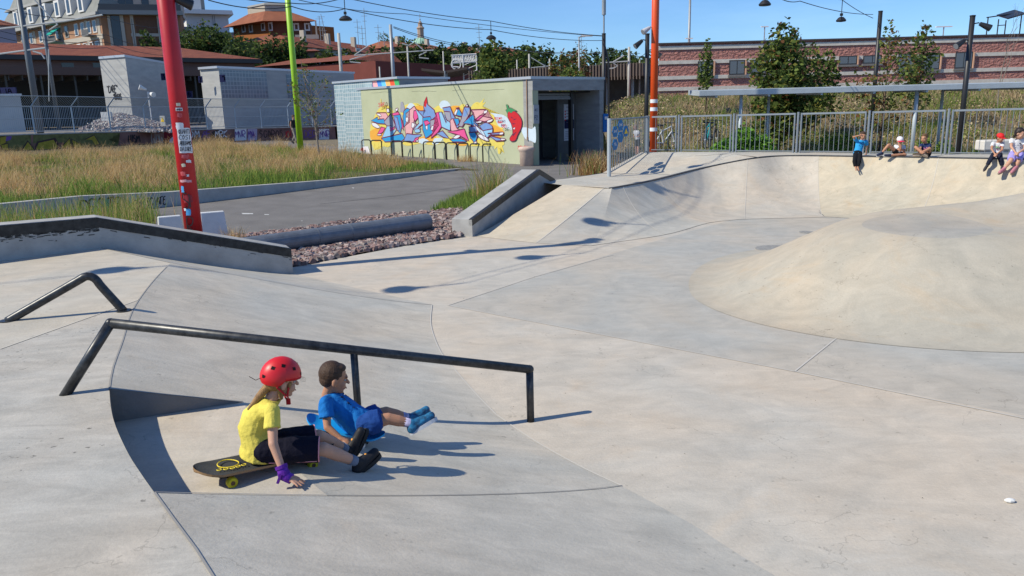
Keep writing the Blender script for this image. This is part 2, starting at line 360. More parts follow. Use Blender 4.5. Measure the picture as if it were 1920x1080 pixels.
# wax smear under the edge (worn black rubbing)
wax = mat('wax_smear', (0.05, 0.05, 0.05), 0.7)
b = MB(); rr = random.Random(3)
for seg, (pa, pb, za, zb, n) in enumerate(((L0, L1, zt0, zt1, 520), (L1, L2, zt1, zt2, 130))):
    w = (pb-pa)/np.linalg.norm(pb-pa); nn = np.array([w[1], -w[0], 0]); nn /= np.linalg.norm(nn)
    for _ in range(n):
        t = rr.random(); q = pa*(1-t)+pb*t; z = za*(1-t)+zb*t-0.075-abs(rr.gauss(0, .034))*(1.3 if seg == 0 else .9); l = rr.uniform(.01, .09); h = rr.uniform(.003, .013)
        sl_ = (zb-za)/np.linalg.norm((pb-pa)[:2]) if seg else 0
        c0 = np.array([q[0], q[1], z])+nn*0.003; u_ = w*l; u_[2] = sl_*l
        b.add([c0, c0+u_, c0+u_*.8+[0, 0, h], c0+u_*.1+[0, 0, h]], [(0, 1, 2, 3)])
b.build('wax_marks', wax, led, fix=False, kind='stuff')
# right ledge, ramp and hip
rz = lambda x, y: PF(x, y)
e0, e1 = PF(868, 443), PF(886, 443)                       # low end of the ledge
RT = [P(1035, 341, DECK), P(1055, 347, DECK), P(1135, 351, DECK), P(1147, 353, DECK)]
RB = [PF(886, 443), PF(890, 443), PF(1005, 456), PF(1108, 461)]
ramp = thing('concrete_bank_ramp', RB[2], 'pale flat concrete ramp with a grey hip beside the raised ledge', 'skate ramp')
def flat_q(q): return (1-q)**1.08
def rpt(t, f, q): p = t*(1-q)+f*q; return np.array([p[0], p[1], f[2]+(t[2]-f[2])*flat_q(q)+0.004])
b = MB(); b.grid([[rpt(RT[1]*(1-s)+RT[2]*s, RB[1]*(1-s)+RB[2]*s, q) for s in np.linspace(0, 1, 6)] for q in Q]); b.build('ramp_face', con_ramp, ramp, smooth=True, fix=False)
def arcprof(q, amax=1.18):
    """circular transition: q from 0 (lip) to 1 (foot) -> plan fraction, height fraction"""
    a = amax*(1-q); return 1-math.sin(a)/math.sin(amax), (1-math.cos(a))/(1-math.cos(amax))
def hpt(s, q):
    t = RT[2]*(1-s)+RT[3]*s; f = RB[2]*(1-s)+RB[3]*s; p0 = rpt(t, f, q); hf, vf = arcprof(q, .42); p1 = np.array([*(t*(1-hf)+f*hf)[:2], f[2]+(t[2]-f[2]-.004)*vf+.004]); return p0*(1-s)+p1*s
b = MB(); b.grid([[hpt(s, q) for s in np.linspace(0, 1, 8)] for q in np.linspace(0, 1, 18)]); b.build('hip_face', con_grey, ramp, smooth=True, fix=False)
b = MB(); ribbon(b, [rpt(RT[2], RB[2], q)+[0, 0, .004] for q in Q], 0.02); b.build('joint', joint_l, ramp, fix=False)
led2 = thing('grind_ledge', PF(860, 443), 'short sloping concrete ledge with black edge beside the pale ramp', 'skate ledge')
# its path: low end, up to the crest, down to the deck
lowp = PF(886, 444); cr_b = P(1030, 342, DECK); crest_top_z = zat(np.array([*P(1018, 345, DECK)[:2], 0]), 312)
cb = P(1012, 345, DECK); cb2 = P(1050, 345, DECK)
dirl = (cb-lowp)[:2]; dirl = dirl/np.linalg.norm(dirl)
b0 = lowp; b1 = np.array([*(lowp[:2]+dirl*np.linalg.norm((cb-lowp)[:2])), DECK]); b2 = np.array([*(b1[:2]+dirl*0.85), DECK])
z0_ = zat(b0, 412); z1_ = zat(b1, 318); 
ledge_path([b0, b1, b2], [z0_, z1_, DECK+0.02], 0.40, led2, 0.07)
# far deck and bowl
Tb = [P(1147, 353, DECK), P(1168, 349.5, DECK), P(1227, 338, DECK+.02), P(1320, 315, 0.75), P(1412, 297, 0.925), P(1480, 292, HIGH), P(1600, 293, HIGH), P(1760, 295.5, HIGH), P(1920, 298, HIGH)]
Tb.append(Tb[-1]+(Tb[-1]-Tb[-2])*1.3); Tb.append(Tb[-1]+V3((1.5, -4.5, 0)))
Fb = [PF(1108, 461), PF(1248, 440), PF(1325, 419), PF(1372, 413), PF(1405, 411), PF(1440, 410), PF(1570, 412), PF(1700, 412)]
def inward(t, k):  return k
Tc = smooth_curve(Tb, 60)
# feet: from measured points on the left, then a constant run to the right
Fs = list(Fb); last = Fb[-2]
run = 1.95
wall_dir = (Tb[8]-Tb[6]); wall_dir = wall_dir/np.linalg.norm(wall_dir); inn = np.array([wall_dir[1], -wall_dir[0], 0]); inn = inn if inn[1] < 0 else -inn
foot = []
for t in (Tb[6], Tb[7], Tb[8], Tb[9]): p = t+inn*run; foot.append(np.array([p[0], p[1], zf(p[0], p[1])]))
ft_last = Tb[10]+np.array([-1.7, -0.6, 0]); ft_last[2] = zf(*ft_last[:2])
m5 = Tb[5]+np.array([-0.1, -2.3, 0]); m5[2] = zf(*m5[:2])
Fl = [Fb[0], Fb[1], Fb[2], Fb[3], Fb[4], m5]+foot+[ft_last]
# match top and foot parameters vertex by vertex
def catmull_at(pts, per=8):
    pts = [np.array(p, float) for p in pts]; e = [2*pts[0]-pts[1]]+pts+[2*pts[-1]-pts[-2]]; out = []
    for i in range(1, len(e)-2):
        for k in range(per):
            t = k/per; a, b, c, d = e[i-1], e[i], e[i+1], e[i+2]; out.append(0.5*((2*b)+(-a+c)*t+(2*a-5*b+4*c-d)*t*t+(-a+3*b-3*c+d)*t**3))
    out.append(pts[-1]); return out
Tm, Fm = catmull_at(Tb), catmull_at(Fl)
def arcprof(q, amax=1.18):
    """circular transition: q from 0 (lip) to 1 (foot) -> plan fraction, height fraction"""
    a = amax*(1-q); return 1-math.sin(a)/math.sin(amax), (1-math.cos(a))/(1-math.cos(amax))
def AM(k): return float(np.interp(k, [0, 6, 16, 30, 90], [.42, .8, .95, 1.05, 1.15]))
bowl = thing('skate_bowl', Tb[4], 'large curved concrete bowl wall with dark coping at the back right', 'skate bowl')
rows = []
for q in np.linspace(0, 1, 18):
    row = []
    for k_, (t, f) in enumerate(zip(Tm, Fm)):
        hf, vf = arcprof(q, AM(k_)); row.append(np.array([*(t*(1-hf)+f*hf)[:2], f[2]+(t[2]-f[2]-.004)*vf+0.004]))
    rows.append(row)
K = 8*5+4   # column where the grey part gives way to the tan part
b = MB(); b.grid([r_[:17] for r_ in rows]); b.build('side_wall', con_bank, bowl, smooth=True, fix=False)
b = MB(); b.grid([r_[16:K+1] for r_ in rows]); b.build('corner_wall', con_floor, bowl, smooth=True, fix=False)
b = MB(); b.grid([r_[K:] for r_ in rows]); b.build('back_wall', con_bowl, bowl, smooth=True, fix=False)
b = MB()
for k in (8, 17, 31, K, 56, 66): ribbon(b, [r_[k]+[0, 0, .006] for r_ in rows], 0.010)
ribbon(b, [r_+[0, 0, .005] for r_ in rows[-1]], 0.012)
b.build('joint', joint_l, bowl, fix=False)
# little dark hip triangle between ramp hip and bowl
b = MB()
for i in range(len(Tm)-1):
    a, c = Tm[i], Tm[i+1]; t = (c-a)/np.linalg.norm(c-a); n = np.array([-t[1], t[0], 0])*0.07; up = np.array([0, 0, 0.012]); dn = np.array([0, 0, -0.05]); o_ = -n*0.14
    b.hexa([a+o_+dn, c+o_+dn, c+n+dn, a+n+dn], [a+o_+up, c+o_+up, c+n+up, a+n+up])
b.build('coping', mat('dark_steel_coping', (0.07, 0.07, 0.07), 0.5, metal=0.4, noise=0.3, scale=8), bowl)
# deck top behind the coping: low part, sloping part, high part
g0 = P(1142, 321, 0.72); g1 = P(1213, 286, HIGH); f1_ = P(1370, 285.5, HIGH); f2_ = P(1780, 290, HIGH); f3_ = f2_+(f2_-f1_)*1.4
lowd = [RT[0]+V3((-.35, .1, 0)), RT[1], RT[3]]+Tm[1:17]+[P(1255, 327, DECK+.0), P(1160, 325, DECK), P(1130, 325, DECK), P(1062, 335, DECK)]
lowd = [np.array([p[0], p[1], DECK]) for p in lowd]
b = MB(); b.add(lowd, [tuple(range(len(lowd)))])
kA_, kB_ = P(1130, 324, DECK), P(1160, 325, DECK)
up0, up1 = g1+V3((-.1, .25, 0)), P(1240, 285, HIGH)
ncp = Tm[16:34]
sl_far = [kA_+(up0-kA_)*t for t in np.linspace(0, 1, len(ncp))]; sl_mid = [P(1255, 327, DECK)*(1-t)+P(1375, 289, HIGH)*t for t in np.linspace(0, 1, len(ncp))]
b.grid([[np.array([c[0], c[1], c[2]+.0]) for c in ncp], sl_mid]); b.grid([sl_mid, sl_far])
offb = [p+V3((0.05, 0.35, 0)) for p in (f1_, f2_, f3_)]
hp = list(Tm[33:])+[offb[2], offb[1], offb[0], sl_far[-1], sl_mid[-1]]; hp = [np.array([p[0], p[1], HIGH]) for p in hp]
b.add(hp, [tuple(range(len(hp)))])
rim = [lowd[0], lowd[-1], kA_, up0, offb[0], offb[1], offb[2]]
for a, c in zip(rim, rim[1:]): b.add([a, c, [c[0], c[1], -1.2], [a[0], a[1], -1.2]], [(0, 1, 2, 3)])
b.build('far_deck', con_deck, kind='structure', fix=False)
b = MB(); ribbon(b, [kB_+[0, 0, .004], sl_mid[0]+[0, 0, .006]], .03); ribbon(b, [p+[0, 0, .006] for p in sl_mid], .03)
ribbon(b, resample([P(1300, 289, HIGH), P(1440, 288.5, HIGH), P(1920, 294, HIGH)], 8), .03, .005)
b.build('deck_joint', joint_l, kind='structure', fix=False)
# mound with a flat top that runs into a ridge on the right
ctr = P(1735, 425, 0.76); md = R(-8); mu = np.array([math.cos(md), math.sin(md)]); mv = np.array([-mu[1], mu[0]])
def mound_h(x, y):
    d = np.array([x, y])-ctr[:2]; s = float(d@mu); t = float(d@mv); tt = t*0.75 if t > 0 else t*1.17
    dist = math.hypot(min(0, s), tt); plat = math.hypot(s, t)
    rise = max(0, s+0.9)*0.125*sstep((t+0.1)/1.5)+max(0, s-1.0)*0.10
    k = (dist-0.54)/1.98
    if k >= 1: return 0.0
    k = max(k, 0); return (0.76+rise)*(0.5+0.5*math.cos(math.pi*k**0.95))
rows = []; NR = 34; NA = 150
def mrad(th):
    lo, hi = 0, 9.0
    for _ in range(30):
        m = (lo+hi)/2; dx, dy = math.cos(th)*m, math.sin(th)*m; s = dx*mu[0]+dy*mu[1]; t = dx*mv[0]+dy*mv[1]; tt = t*0.75 if t > 0 else t*1.17
        if math.hypot(min(0, s), tt) < 2.52: lo = m
        else: hi = m
    return lo
ths = [2*math.pi*k/NA for k in range(NA+1)]; rads = [mrad(t) for t in ths]
for j in range(NR+1):
    row = []
    for th, rb in zip(ths, rads):
        r_ = 0.64*j/8 if j <= 8 else 0.64+(rb-0.64)*(j-8)/(NR-8); x, y = ctr[0]+math.cos(th)*r_, ctr[1]+math.sin(th)*r_
        row.append(np.array([x, y, (zf(x, y) if j > 8 else 0)+mound_h(x, y)+0.004]))
    rows.append(row)
j0 = 8
mound = thing('concrete_mound', ctr-[0, 0, .62], 'smooth volcano shaped concrete mound with flat top in the middle of the park', 'skate mound')
con_mound = concrete('concrete_mound', (0.45, 0.415, 0.35), 1.0, 0.14)
con_top = concrete('concrete_mound_top', (0.405, 0.385, 0.345), 0.4, 0.15)
b = MB(); b.grid(rows[j0:]); b.build('mound_slope', con_mound, mound, smooth=True, fix=False)
b = MB(); b.grid(rows[:j0+1]); b.build('mound_top', con_top, mound, smooth=True, fix=False)
# drain covers in the floor
for (x, y, r_, lb) in ((1452, 467, 0.28, 'round grey drain cover in the floor at the left foot of the mound'), (1512, 436, 0.12, 'small dark drain cover in the bowl floor behind the mound')):
    q = PF(x, y); b = MB(); b.lathe((q[0], q[1], zf(q[0], q[1])+0.004), [(r_, 0), (r_, .008), (r_*.85, .010), (0.01, .010)], 24)
    b.build('drain_cover', mat('cast_cover', (0.27, 0.265, 0.25), 0.8, metal=0.1, noise=.2, scale=20), label=lb, cat='drain cover', group='drain covers in the bowl floor')
# rails
steel_b = mat('black_painted_steel', (0.022, 0.024, 0.027), 0.38, metal=0.5, col2=(0.07, 0.072, 0.075), scale=22, spec=0.5)
A = P(118, 740, DECK); Bp = P(995, 790, 0); nrm = np.array([-(Bp-A)[1], (Bp-A)[0], 0])
c1 = PP(207, 606, A, nrm); c2 = PP(996, 692, A, nrm); c2[0] = Bp[0]; c2[1] = Bp[1]
rail = thing('grind_rail', A, 'long straight black steel rail on three legs running over the bank behind the children', 'rail')
b = MB(); b.tube([c1, c2], 0.030, 14); b.build('rail_bar', steel_b, rail, smooth=True)
b = MB(); b.tube([A-[0, 0, .02], c1], 0.029, 14); b.ball(c1, .030); b.build('leg', steel_b, rail, smooth=True)
b = MB(); b.tube([Bp-[0, 0, .02], c2+[0, 0, .0]], 0.026, 14); b.ball(c2, .0305); b.build('leg', steel_b, rail, smooth=True)
m1 = PP(663, 657, A, nrm); b = MB(); b.tube([np.array([m1[0], m1[1], 0.1]), m1], 0.024, 14); b.build('leg', steel_b, rail, smooth=True)
r0_, r2_ = P(14, 602, DECK), P(232, 583, DECK); n2 = np.array([-(r2_-r0_)[1], (r2_-r0_)[0], 0])
tp = []
for q in [(14, 602), (145, 527), (156, 520), (168, 518), (180, 524), (190, 537), (232, 583)]: tp.append(PP(*q, r0_, n2))
rl2 = thing('grind_rail', r0_, 'short bent black steel rail like a low roof on the upper left deck', 'rail')
b = MB(); b.tube(smooth_curve(tp, 40), 0.034, 14); b.build('rail_bar', steel_b, rl2, smooth=True)
b = MB()
for q in (r0_, r2_): b.lathe((q[0], q[1], DECK), [(.06, 0), (.06, .008), (.03, .009)], 16)
b.build('foot_plate', steel_b, rl2)
# grit on the floor
b = MB(); rr = random.Random(12)
for _ in range(90):
    x, y = rr.uniform(-.8, 5), rr.uniform(3.4, 12); s = rr.uniform(.003, .006); z = zf(x, y); b.add([(x-s, y, z), (x+s, y-s, z), (x+s*.5, y+s, z), (x, y, z+s*1.1)], [(0, 1, 3), (1, 2, 3), (2, 0, 3)])
b.build('grit', mat('grit_dark', (.16, .15, .13), .9), kind='stuff', label='tiny dark grit scattered over the concrete floor', cat='grit', fix=False)
# litter on the floor
q = PF(1893, 942); b = MB(); b.ball((q[0], q[1], .012), (.03, .018, .012), nu=7, nv=5); b.build('litter', mat('paper', (.7, .7, .68), .8), label='small crumpled white scrap lying on the floor at lower right', cat='litter')
# ================================================================ GROUND, ROAD, GRASS
def gz(x, y):      # street level: a little higher to the left far away
    return (-0.03 if x > 0 else -0.022)*x*max(0., min(1., (y-16)/18.)) if x < 8 else -0.24*max(0., min(1., (y-16)/18.))
def PG(x, y, off=0.0):
    z = 0.0
    for _ in range(14): q = P(x, y, z+off); z = gz(q[0], q[1])
    return np.array([q[0], q[1], z+off])
asph = mat('asphalt', (0.165, 0.156, 0.148), 0.9, noise=0.16, scale=1.2, bump=0.5, bscale=120, dist=0.004, detail=9)
soil = mat('soil', (0.16, 0.13, 0.09), 0.95, col2=(0.22, 0.19, 0.13), scale=3, bump=0.6, bscale=20, dist=0.02)
# ground sheet to the horizon, sunk below the skatepark
gx = sorted(set([-900, -500, -300, -200, -140, -100, -80, -60, -50]+list(np.arange(-44, 40, 2))+[44, 50, 60, 80, 110, 150, 220, 350, 600, 900]))
gy = sorted(set([-300, -100, -40, -20, -12]+list(np.arange(-10, 60, 2))+[62, 70, 80, 95, 110, 140, 180, 240, 320, 450, 700, 1100, 1800]))
def inpark(x, y):
    if y < -7: return True if -18 < x < 25 and y > -10 else False
    if x < -13 or x > 17: return False
    yl = 10.5 if x < -2 else (12.5 if x < 0 else 14.5)
    return y < yl
b = MB(); b.grid([[(x, y, (-1.4 if inpark(x, y) else gz(x, y)-0.03)) for x in gx] for y in gy])
b.build('ground', soil, kind='structure', smooth=False, fix=False)
# asphalt path / road
ra = [(-40, 4.5), (-16, 9.0), (-9, 12.6)]
road = [V3((-60, 2, 0)), V3((-18, 9.4, 0)), V3((-9.5, 12.2, 0)), PG(430, 447), PG(560, 432), PG(700, 408), PG(800, 400), PG(950, 345), PG(1060, 338), PG(1140, 322), PG(1230, 294), V3((9, 21, 0)), V3((30, 16, 0)), V3((40, 40, 0)), V3((9, 44, 0)), PG(1130, 288), PG(1010, 301), PG(690, 285), PG(640, 276), PG(500, 262), PG(400, 262), PG(480, 284), PG(640, 292), PG(860, 320), PG(740, 337), PG(640, 347), PG(320, 387), PG(160, 400), PG(0, 420), V3((-70, -2, 0))]
road = [np.array([p[0], p[1], gz(p[0], p[1])+0.004]) for p in road]
bm = bmesh.new(); vs = [bm.verts.new(p) for p in road]; f = bm.faces.new(vs); bmesh.ops.triangulate(bm, faces=[f])
bmesh.ops.subdivide_edges(bm, edges=bm.edges[:], cuts=5, use_grid_fill=True)
for v in bm.verts: v.co.z = gz(v.co.x, v.co.y)+0.004
me = bpy.data.meshes.new('road'); bm.normal_update()
for f in bm.faces:
    if f.normal.z < 0: f.normal_flip()
bm.to_mesh(me); bm.free(); me.materials.append(asph); link('road', me, kind='structure')
# thin repair line and white paint scraps on the road
b = MB(); ribbon(b, resample([PG(600, 383), PG(760, 366), PG(900, 345), PG(1010, 322)], 20), 0.03, 0.008)
b.build('road_crack', mat('tar_line', (0.06, 0.06, 0.06), 0.8), kind='structure', fix=False)
b = MB()
for (x, y, w, h) in ((464, 400, 22, 2.2), (500, 402, 10, 1.5), (566, 414, 3, 1.5), (662, 352, 5, 1.5)):
    q = [PG(x-w/2, y), PG(x+w/2, y+.5), PG(x+w/2-1, y+h), PG(x-w/2+2, y+h)]; b.add([p+[0, 0, .008] for p in q], [(0, 1, 2, 3)])
b.build('road_paint', mat('old_white_paint', (0.5, 0.5, 0.48), 0.8, noise=.3, scale=30), kind='structure', fix=False)
# gravel bed
gpoly = [(430, 447), (560, 432), (700, 408), (800, 400), (868, 392), (868, 440), (858, 444), (700, 470), (556, 500), (530, 500), (400, 480)]
gp = [PG(*p) for p in gpoly]
sheet('gravel_bed', [[np.array([p[0], p[1], 0.010]) for p in gp]][:1], mat('gravel_base', (0.16, 0.12, 0.11), 0.95, noise=.4, scale=25, bump=.8, bscale=30, dist=.03))
def inpoly(x, y, poly):
    c = False; n = len(poly)
    for i in range(n):
        a, d = poly[i], poly[(i+1) % n]
        if (a[1] > y) != (d[1] > y) and x < (d[0]-a[0])*(y-a[1])/(d[1]-a[1])+a[0]: c = not c
    return c
def scatter(poly, n):
    poly = [(p[0], p[1]) for p in poly]; x0, x1 = min(p[0] for p in poly), max(p[0] for p in poly); y0, y1 = min(p[1] for p in poly), max(p[1] for p in poly); out = []
    while len(out) < n:
        x, y = random.uniform(x0, x1), random.uniform(y0, y1)
        if inpoly(x, y, poly): out.append((x, y))
    return out
def stones(name, pts, zf_, smin, smax, mats, label, cat):
    b = MB(); base = [(-1, -1, -.6), (1, -1, -.7), (1, 1, -.6), (-1, 1, -.7), (-.7, -.8, .6), (.8, -.6, .7), (.7, .8, .5), (-.8, .6, .8)]
    for x, y in pts:
        s = random.uniform(smin, smax); b.cur = random.randrange(len(mats)); M = Matrix.Rotation(random.uniform(0, 6.28), 3, 'Z') @ Matrix.Rotation(random.uniform(-.6, .6), 3, 'X')
        z = zf_(x, y)+s*.25; vs = [M @ Vector((p[0]*s*random.uniform(.35, .6), p[1]*s*random.uniform(.35, .6), p[2]*s*.5)) + Vector((x, y, z)) for p in base]
        b.add(vs, [(0, 3, 2, 1), (4, 5, 6, 7), (0, 1, 5, 4), (1, 2, 6, 5), (2, 3, 7, 6), (3, 0, 4, 7)])
    return b.build(name, mats, kind='stuff', fix=False, label=label, cat=cat)
gm = [mat('gravel_rose', (0.26, 0.17, 0.155), .9), mat('gravel_brown', (0.17, 0.11, 0.10), .9), mat('gravel_pale', (0.36, 0.29, 0.27), .9), mat('gravel_grey', (0.22, 0.19, 0.18), .9)]
stones('gravel', scatter(gp, 5200), lambda x, y: 0.01, .05, .11, gm, 'reddish gravel bed between the asphalt path and the skatepark', 'gravel')
# steel pipe lying on the gravel
pa, pb_ = PG(535, 474), PG(803, 434); pr = 0.155
pdv = pb_-pa; pdv /= np.linalg.norm(pdv); pa = pa-pdv*0.8
pipe = thing('steel_pipe', (pa+pb_)/2, 'thick grey galvanised steel pipe lying on the reddish gravel', 'pipe')
galv = mat('galvanised_steel', (0.16, 0.18, 0.21), .55, metal=.35, noise=.2, scale=6, bump=.1)
ppz = np.array([0, 0, pr+.02]); b = MB(); n = 24; oc = []
for r_ in (pr, pr-.012):
    for e in (pa, pb_):
        sdv = np.array([-pdv[1], pdv[0], 0]); oc.append([e+ppz+(sdv*math.cos(2*math.pi*k/n)+np.array([0, 0, 1])*math.sin(2*math.pi*k/n))*r_ for k in range(n+1)])
b.grid([oc[0], oc[1], oc[3], oc[2], oc[0]]); b.build('pipe_wall', galv, pipe, smooth=False)
for t in (0.38, 0.55):
    c = pa*(1-t)+pb_*t+ppz; b = MB(); b.tube([c-pdv*.012, c+pdv*.012], pr+.005, 24); b.build('weld_ring', galv, pipe)
# ---------------- kerb walls of the planted area
kerb_m = mat('kerb_concrete', (0.40, 0.39, 0.37), .9, noise=.15, scale=3, bump=.4)
kb = [(0, 421), (160, 404), (320, 387), (480, 368), (640, 347.5), (740, 334), (800, 326), (866, 318)]
kt = [(0, 383), (160, 367.5), (320, 360), (480, 348), (640, 336), (740, 326), (800, 321), (866, 316)]
kp = [PG(*p) for p in kb]; kz = [zat(p, t[1]) for p, t in zip(kp, kt)]
kp = [kp[0]+(kp[0]-kp[1])*3]+kp; kz = [kz[0]]+kz
kerb = thing('kerb_wall', kp[3], 'low concrete kerb wall with black scribbles holding back the tall dry grass', 'kerb wall')
b = MB(); 
for i in range(len(kp)-1):
    t = kp[i+1]-kp[i]; n_ = np.array([-t[1], t[0], 0]); n_ = n_/np.linalg.norm(n_)*0.22; dn = np.array([0, 0, -.1])
    def top(p, z): return np.array([p[0], p[1], z])
    b.hexa([kp[i]+dn, kp[i+1]+dn, kp[i+1]+n_+dn, kp[i]+n_+dn], [top(kp[i], kz[i]), top(kp[i+1], kz[i+1]), top(kp[i+1]+n_, kz[i+1]), top(kp[i]+n_, kz[i])])
b.build('kerb_body', kerb_m, kerb)
# scribbled tags
def stroke_font(word, seed=1):
    """loose hand lettering strokes in a unit box per letter"""
    G = {'A': [[(0, 0), (.4, 1), (.8, 0)], [(.15, .4), (.7, .45)]], 'B': [[(0, 0), (0, 1), (.5, .9), (.5, .6), (0, .5), (.6, .4), (.55, .05), (0, 0)]], 'C': [[(.7, .9), (.2, 1), (0, .5), (.2, 0), (.7, .1)]], 'D': [[(0, 0), (0, 1), (.6, .8), (.7, .3), (0, 0)]], 'E': [[(.6, 1), (0, 1), (0, 0), (.6, 0)], [(0, .5), (.5, .5)]], 'F': [[(.6, 1), (0, 1), (0, 0)], [(0, .5), (.5, .5)]], 'G': [[(.7, .9), (.2, 1), (0, .5), (.2, 0), (.7, .1), (.7, .45), (.4, .45)]], 'H': [[(0, 0), (0, 1)], [(.6, 0), (.6, 1)], [(0, .5), (.6, .5)]], 'I': [[(.2, 0), (.2, 1)]], 'J': [[(.5, 1), (.5, .2), (.2, 0), (0, .2)]], 'K': [[(0, 0), (0, 1)], [(.6, 1), (0, .4), (.7, 0)]], 'L': [[(0, 1), (0, 0), (.6, 0)]], 'M': [[(0, 0), (.1, 1), (.4, .4), (.7, 1), (.8, 0)]], 'N': [[(0, 0), (0, 1), (.6, 0), (.6, 1)]], 'O': [[(.3, 1), (0, .5), (.3, 0), (.65, .5), (.3, 1)]], 'P': [[(0, 0), (0, 1), (.6, .85), (.55, .5), (0, .45)]], 'Q': [[(.3, 1), (0, .5), (.3, 0), (.65, .5), (.3, 1)], [(.4, .3), (.75, -.1)]], 'R': [[(0, 0), (0, 1), (.6, .85), (.55, .5), (0, .45), (.6, 0)]], 'S': [[(.6, .9), (.2, 1), (.05, .7), (.55, .4), (.4, 0), (0, .1)]], 'T': [[(0, 1), (.7, 1)], [(.35, 1), (.35, 0)]], 'U': [[(0, 1), (0, .2), (.3, 0), (.6, .2), (.6, 1)]], 'V': [[(0, 1), (.3, 0), (.6, 1)]], 'W': [[(0, 1), (.2, 0), (.4, .7), (.6, 0), (.8, 1)]], 'X': [[(0, 0), (.6, 1)], [(0, 1), (.6, 0)]], 'Y': [[(0, 1), (.3, .5), (.6, 1)], [(.3, .5), (.3, 0)]], 'Z': [[(0, 1), (.6, 1), (0, 0), (.6, 0)]], '"': [[(.1, 1), (.1, .8)], [(.25, 1), (.25, .8)]], '(': [[(.3, 1.1), (.1, .5), (.3, -.1)]], ')': [[(.1, 1.1), (.3, .5), (.1, -.1)]], ' ': [], '.': [[(.1, 0), (.15, .05)]], '1': [[(.1, .8), (.3, 1), (.3, 0)]], '2': [[(0, .8), (.3, 1), (.55, .7), (0, 0), (.6, 0)]], '0': [[(.3, 1), (0, .5), (.3, 0), (.6, .5), (.3, 1)]], '3': [[(0, .9), (.4, 1), (.3, .55), (.55, .3), (.2, 0), (0, .1)]]}
    x = 0; out = []
    for ch in word:
        for st in G.get(ch.upper(), []): out.append([(x+a, c) for a, c in st])
        x += 0.42 if ch in ' "().I1' else 0.85
    return out, max(x-0.2, .1)
def write(b, word, o, ux, uy, h, w=None, thick=0.02, slant=0.0, off=0.004, jit=0.0, seed=0):
    """strokes of word on the plane at o spanned by ux (reading direction) and uy (up); h letter height; w total width"""
    o, ux, uy = V3(o), V3(ux), V3(uy); n = np.cross(ux, uy); n /= np.linalg.norm(n); st, L = stroke_font(word); rr = random.Random(seed); sx_ = (w/L) if w else h*0.8
    for s in st:
        pts = [o+ux*((a+slant*c)*sx_+rr.uniform(-jit, jit)*h)+uy*(c*h+rr.uniform(-jit, jit)*h)+n*off for a, c in s]
        if len(pts) > 2: pts = resample(catmull_at(pts, 3), max(5, len(pts)*3))
        Lp, Rp = [], []
        for i, p in enumerate(pts):
            t = pts[min(i+1, len(pts)-1)]-pts[max(i-1, 0)]; q = np.cross(n, t); l = np.linalg.norm(q); q = q/l if l > 1e-9 else uy
            Lp.append(p+q*thick/2); Rp.append(p-q*thick/2)
        b.grid([Lp, Rp])
spray_k = mat('spray_black', (0.02, 0.02, 0.025), .7); spray_r = mat('spray_red', (0.45, 0.02, 0.03), .7); spray_g = mat('spray_green', (0.10, 0.32, 0.26), .8); spray_w = mat('spray_white', (0.7, 0.7, 0.72), .7); spray_p = mat('spray_purple', (0.16, 0.08, 0.30), .7)
def on_kerb(x, y, i):
    t = kp[i+1]-kp[i]; n_ = np.array([t[1], -t[0], 0]); n_ /= np.linalg.norm(n_); return PP(x, y, kp[i]+n_*0.003, n_), t/np.linalg.norm(t)
b = MB(); q, t = on_kerb(152, 401, 2); write(b, 'DESTR', q, t, (0, 0, 1), .30, 0.85, .035, .2, jit=.06, seed=2); b.build('painted_scribble', spray_k, kerb, fix=False)
b = MB(); q, t = on_kerb(250, 388, 2); write(b, 'KEY SC ATE', q, t, (0, 0, 1), .17, 0.75, .022, .2, jit=.08, seed=3); b.build('painted_scribble', spray_k, kerb, fix=False)
b = MB(); q0, t = on_kerb(200, 397, 2); b.add([q0, q0+t*.35, q0+t*.33+[0, 0, .3], q0+[0, 0, .28]], [(0, 1, 2, 3)]); b.build('painted_patch', spray_g, kerb, fix=False)
# raised planted area
park_far = [PG(480, 284), PG(400, 263), PG(200, 268), PG(0, 275), PG(-200, 290)]
plant = [p+V3((-.05, .12, 0)) for p in kp[1:]]+[PG(900, 320), PG(780, 303), PG(640, 293)]+park_far+[V3((-40, 18, 0))]
pl = [np.array([p[0], p[1], gz(p[0], p[1])+(0.20 if i < 4 else 0.10 if i < 6 else 0.02 if i < 11 else 0.16)]) for i, p in enumerate(plant)]
b = MB(); c0 = np.mean(pl, axis=0); c0[2] = .3
for a, c in zip(pl, pl[1:]+pl[:1]): b.add([a, c, c0], [(0, 1, 2)])
b.build('verge_soil', mat('shaded_thatch', (0.07, 0.055, 0.03), .95, col2=(.13, .11, .05), scale=4), kind='structure', fix=False)  # ground darkened so the shade between the blades sits in its colour
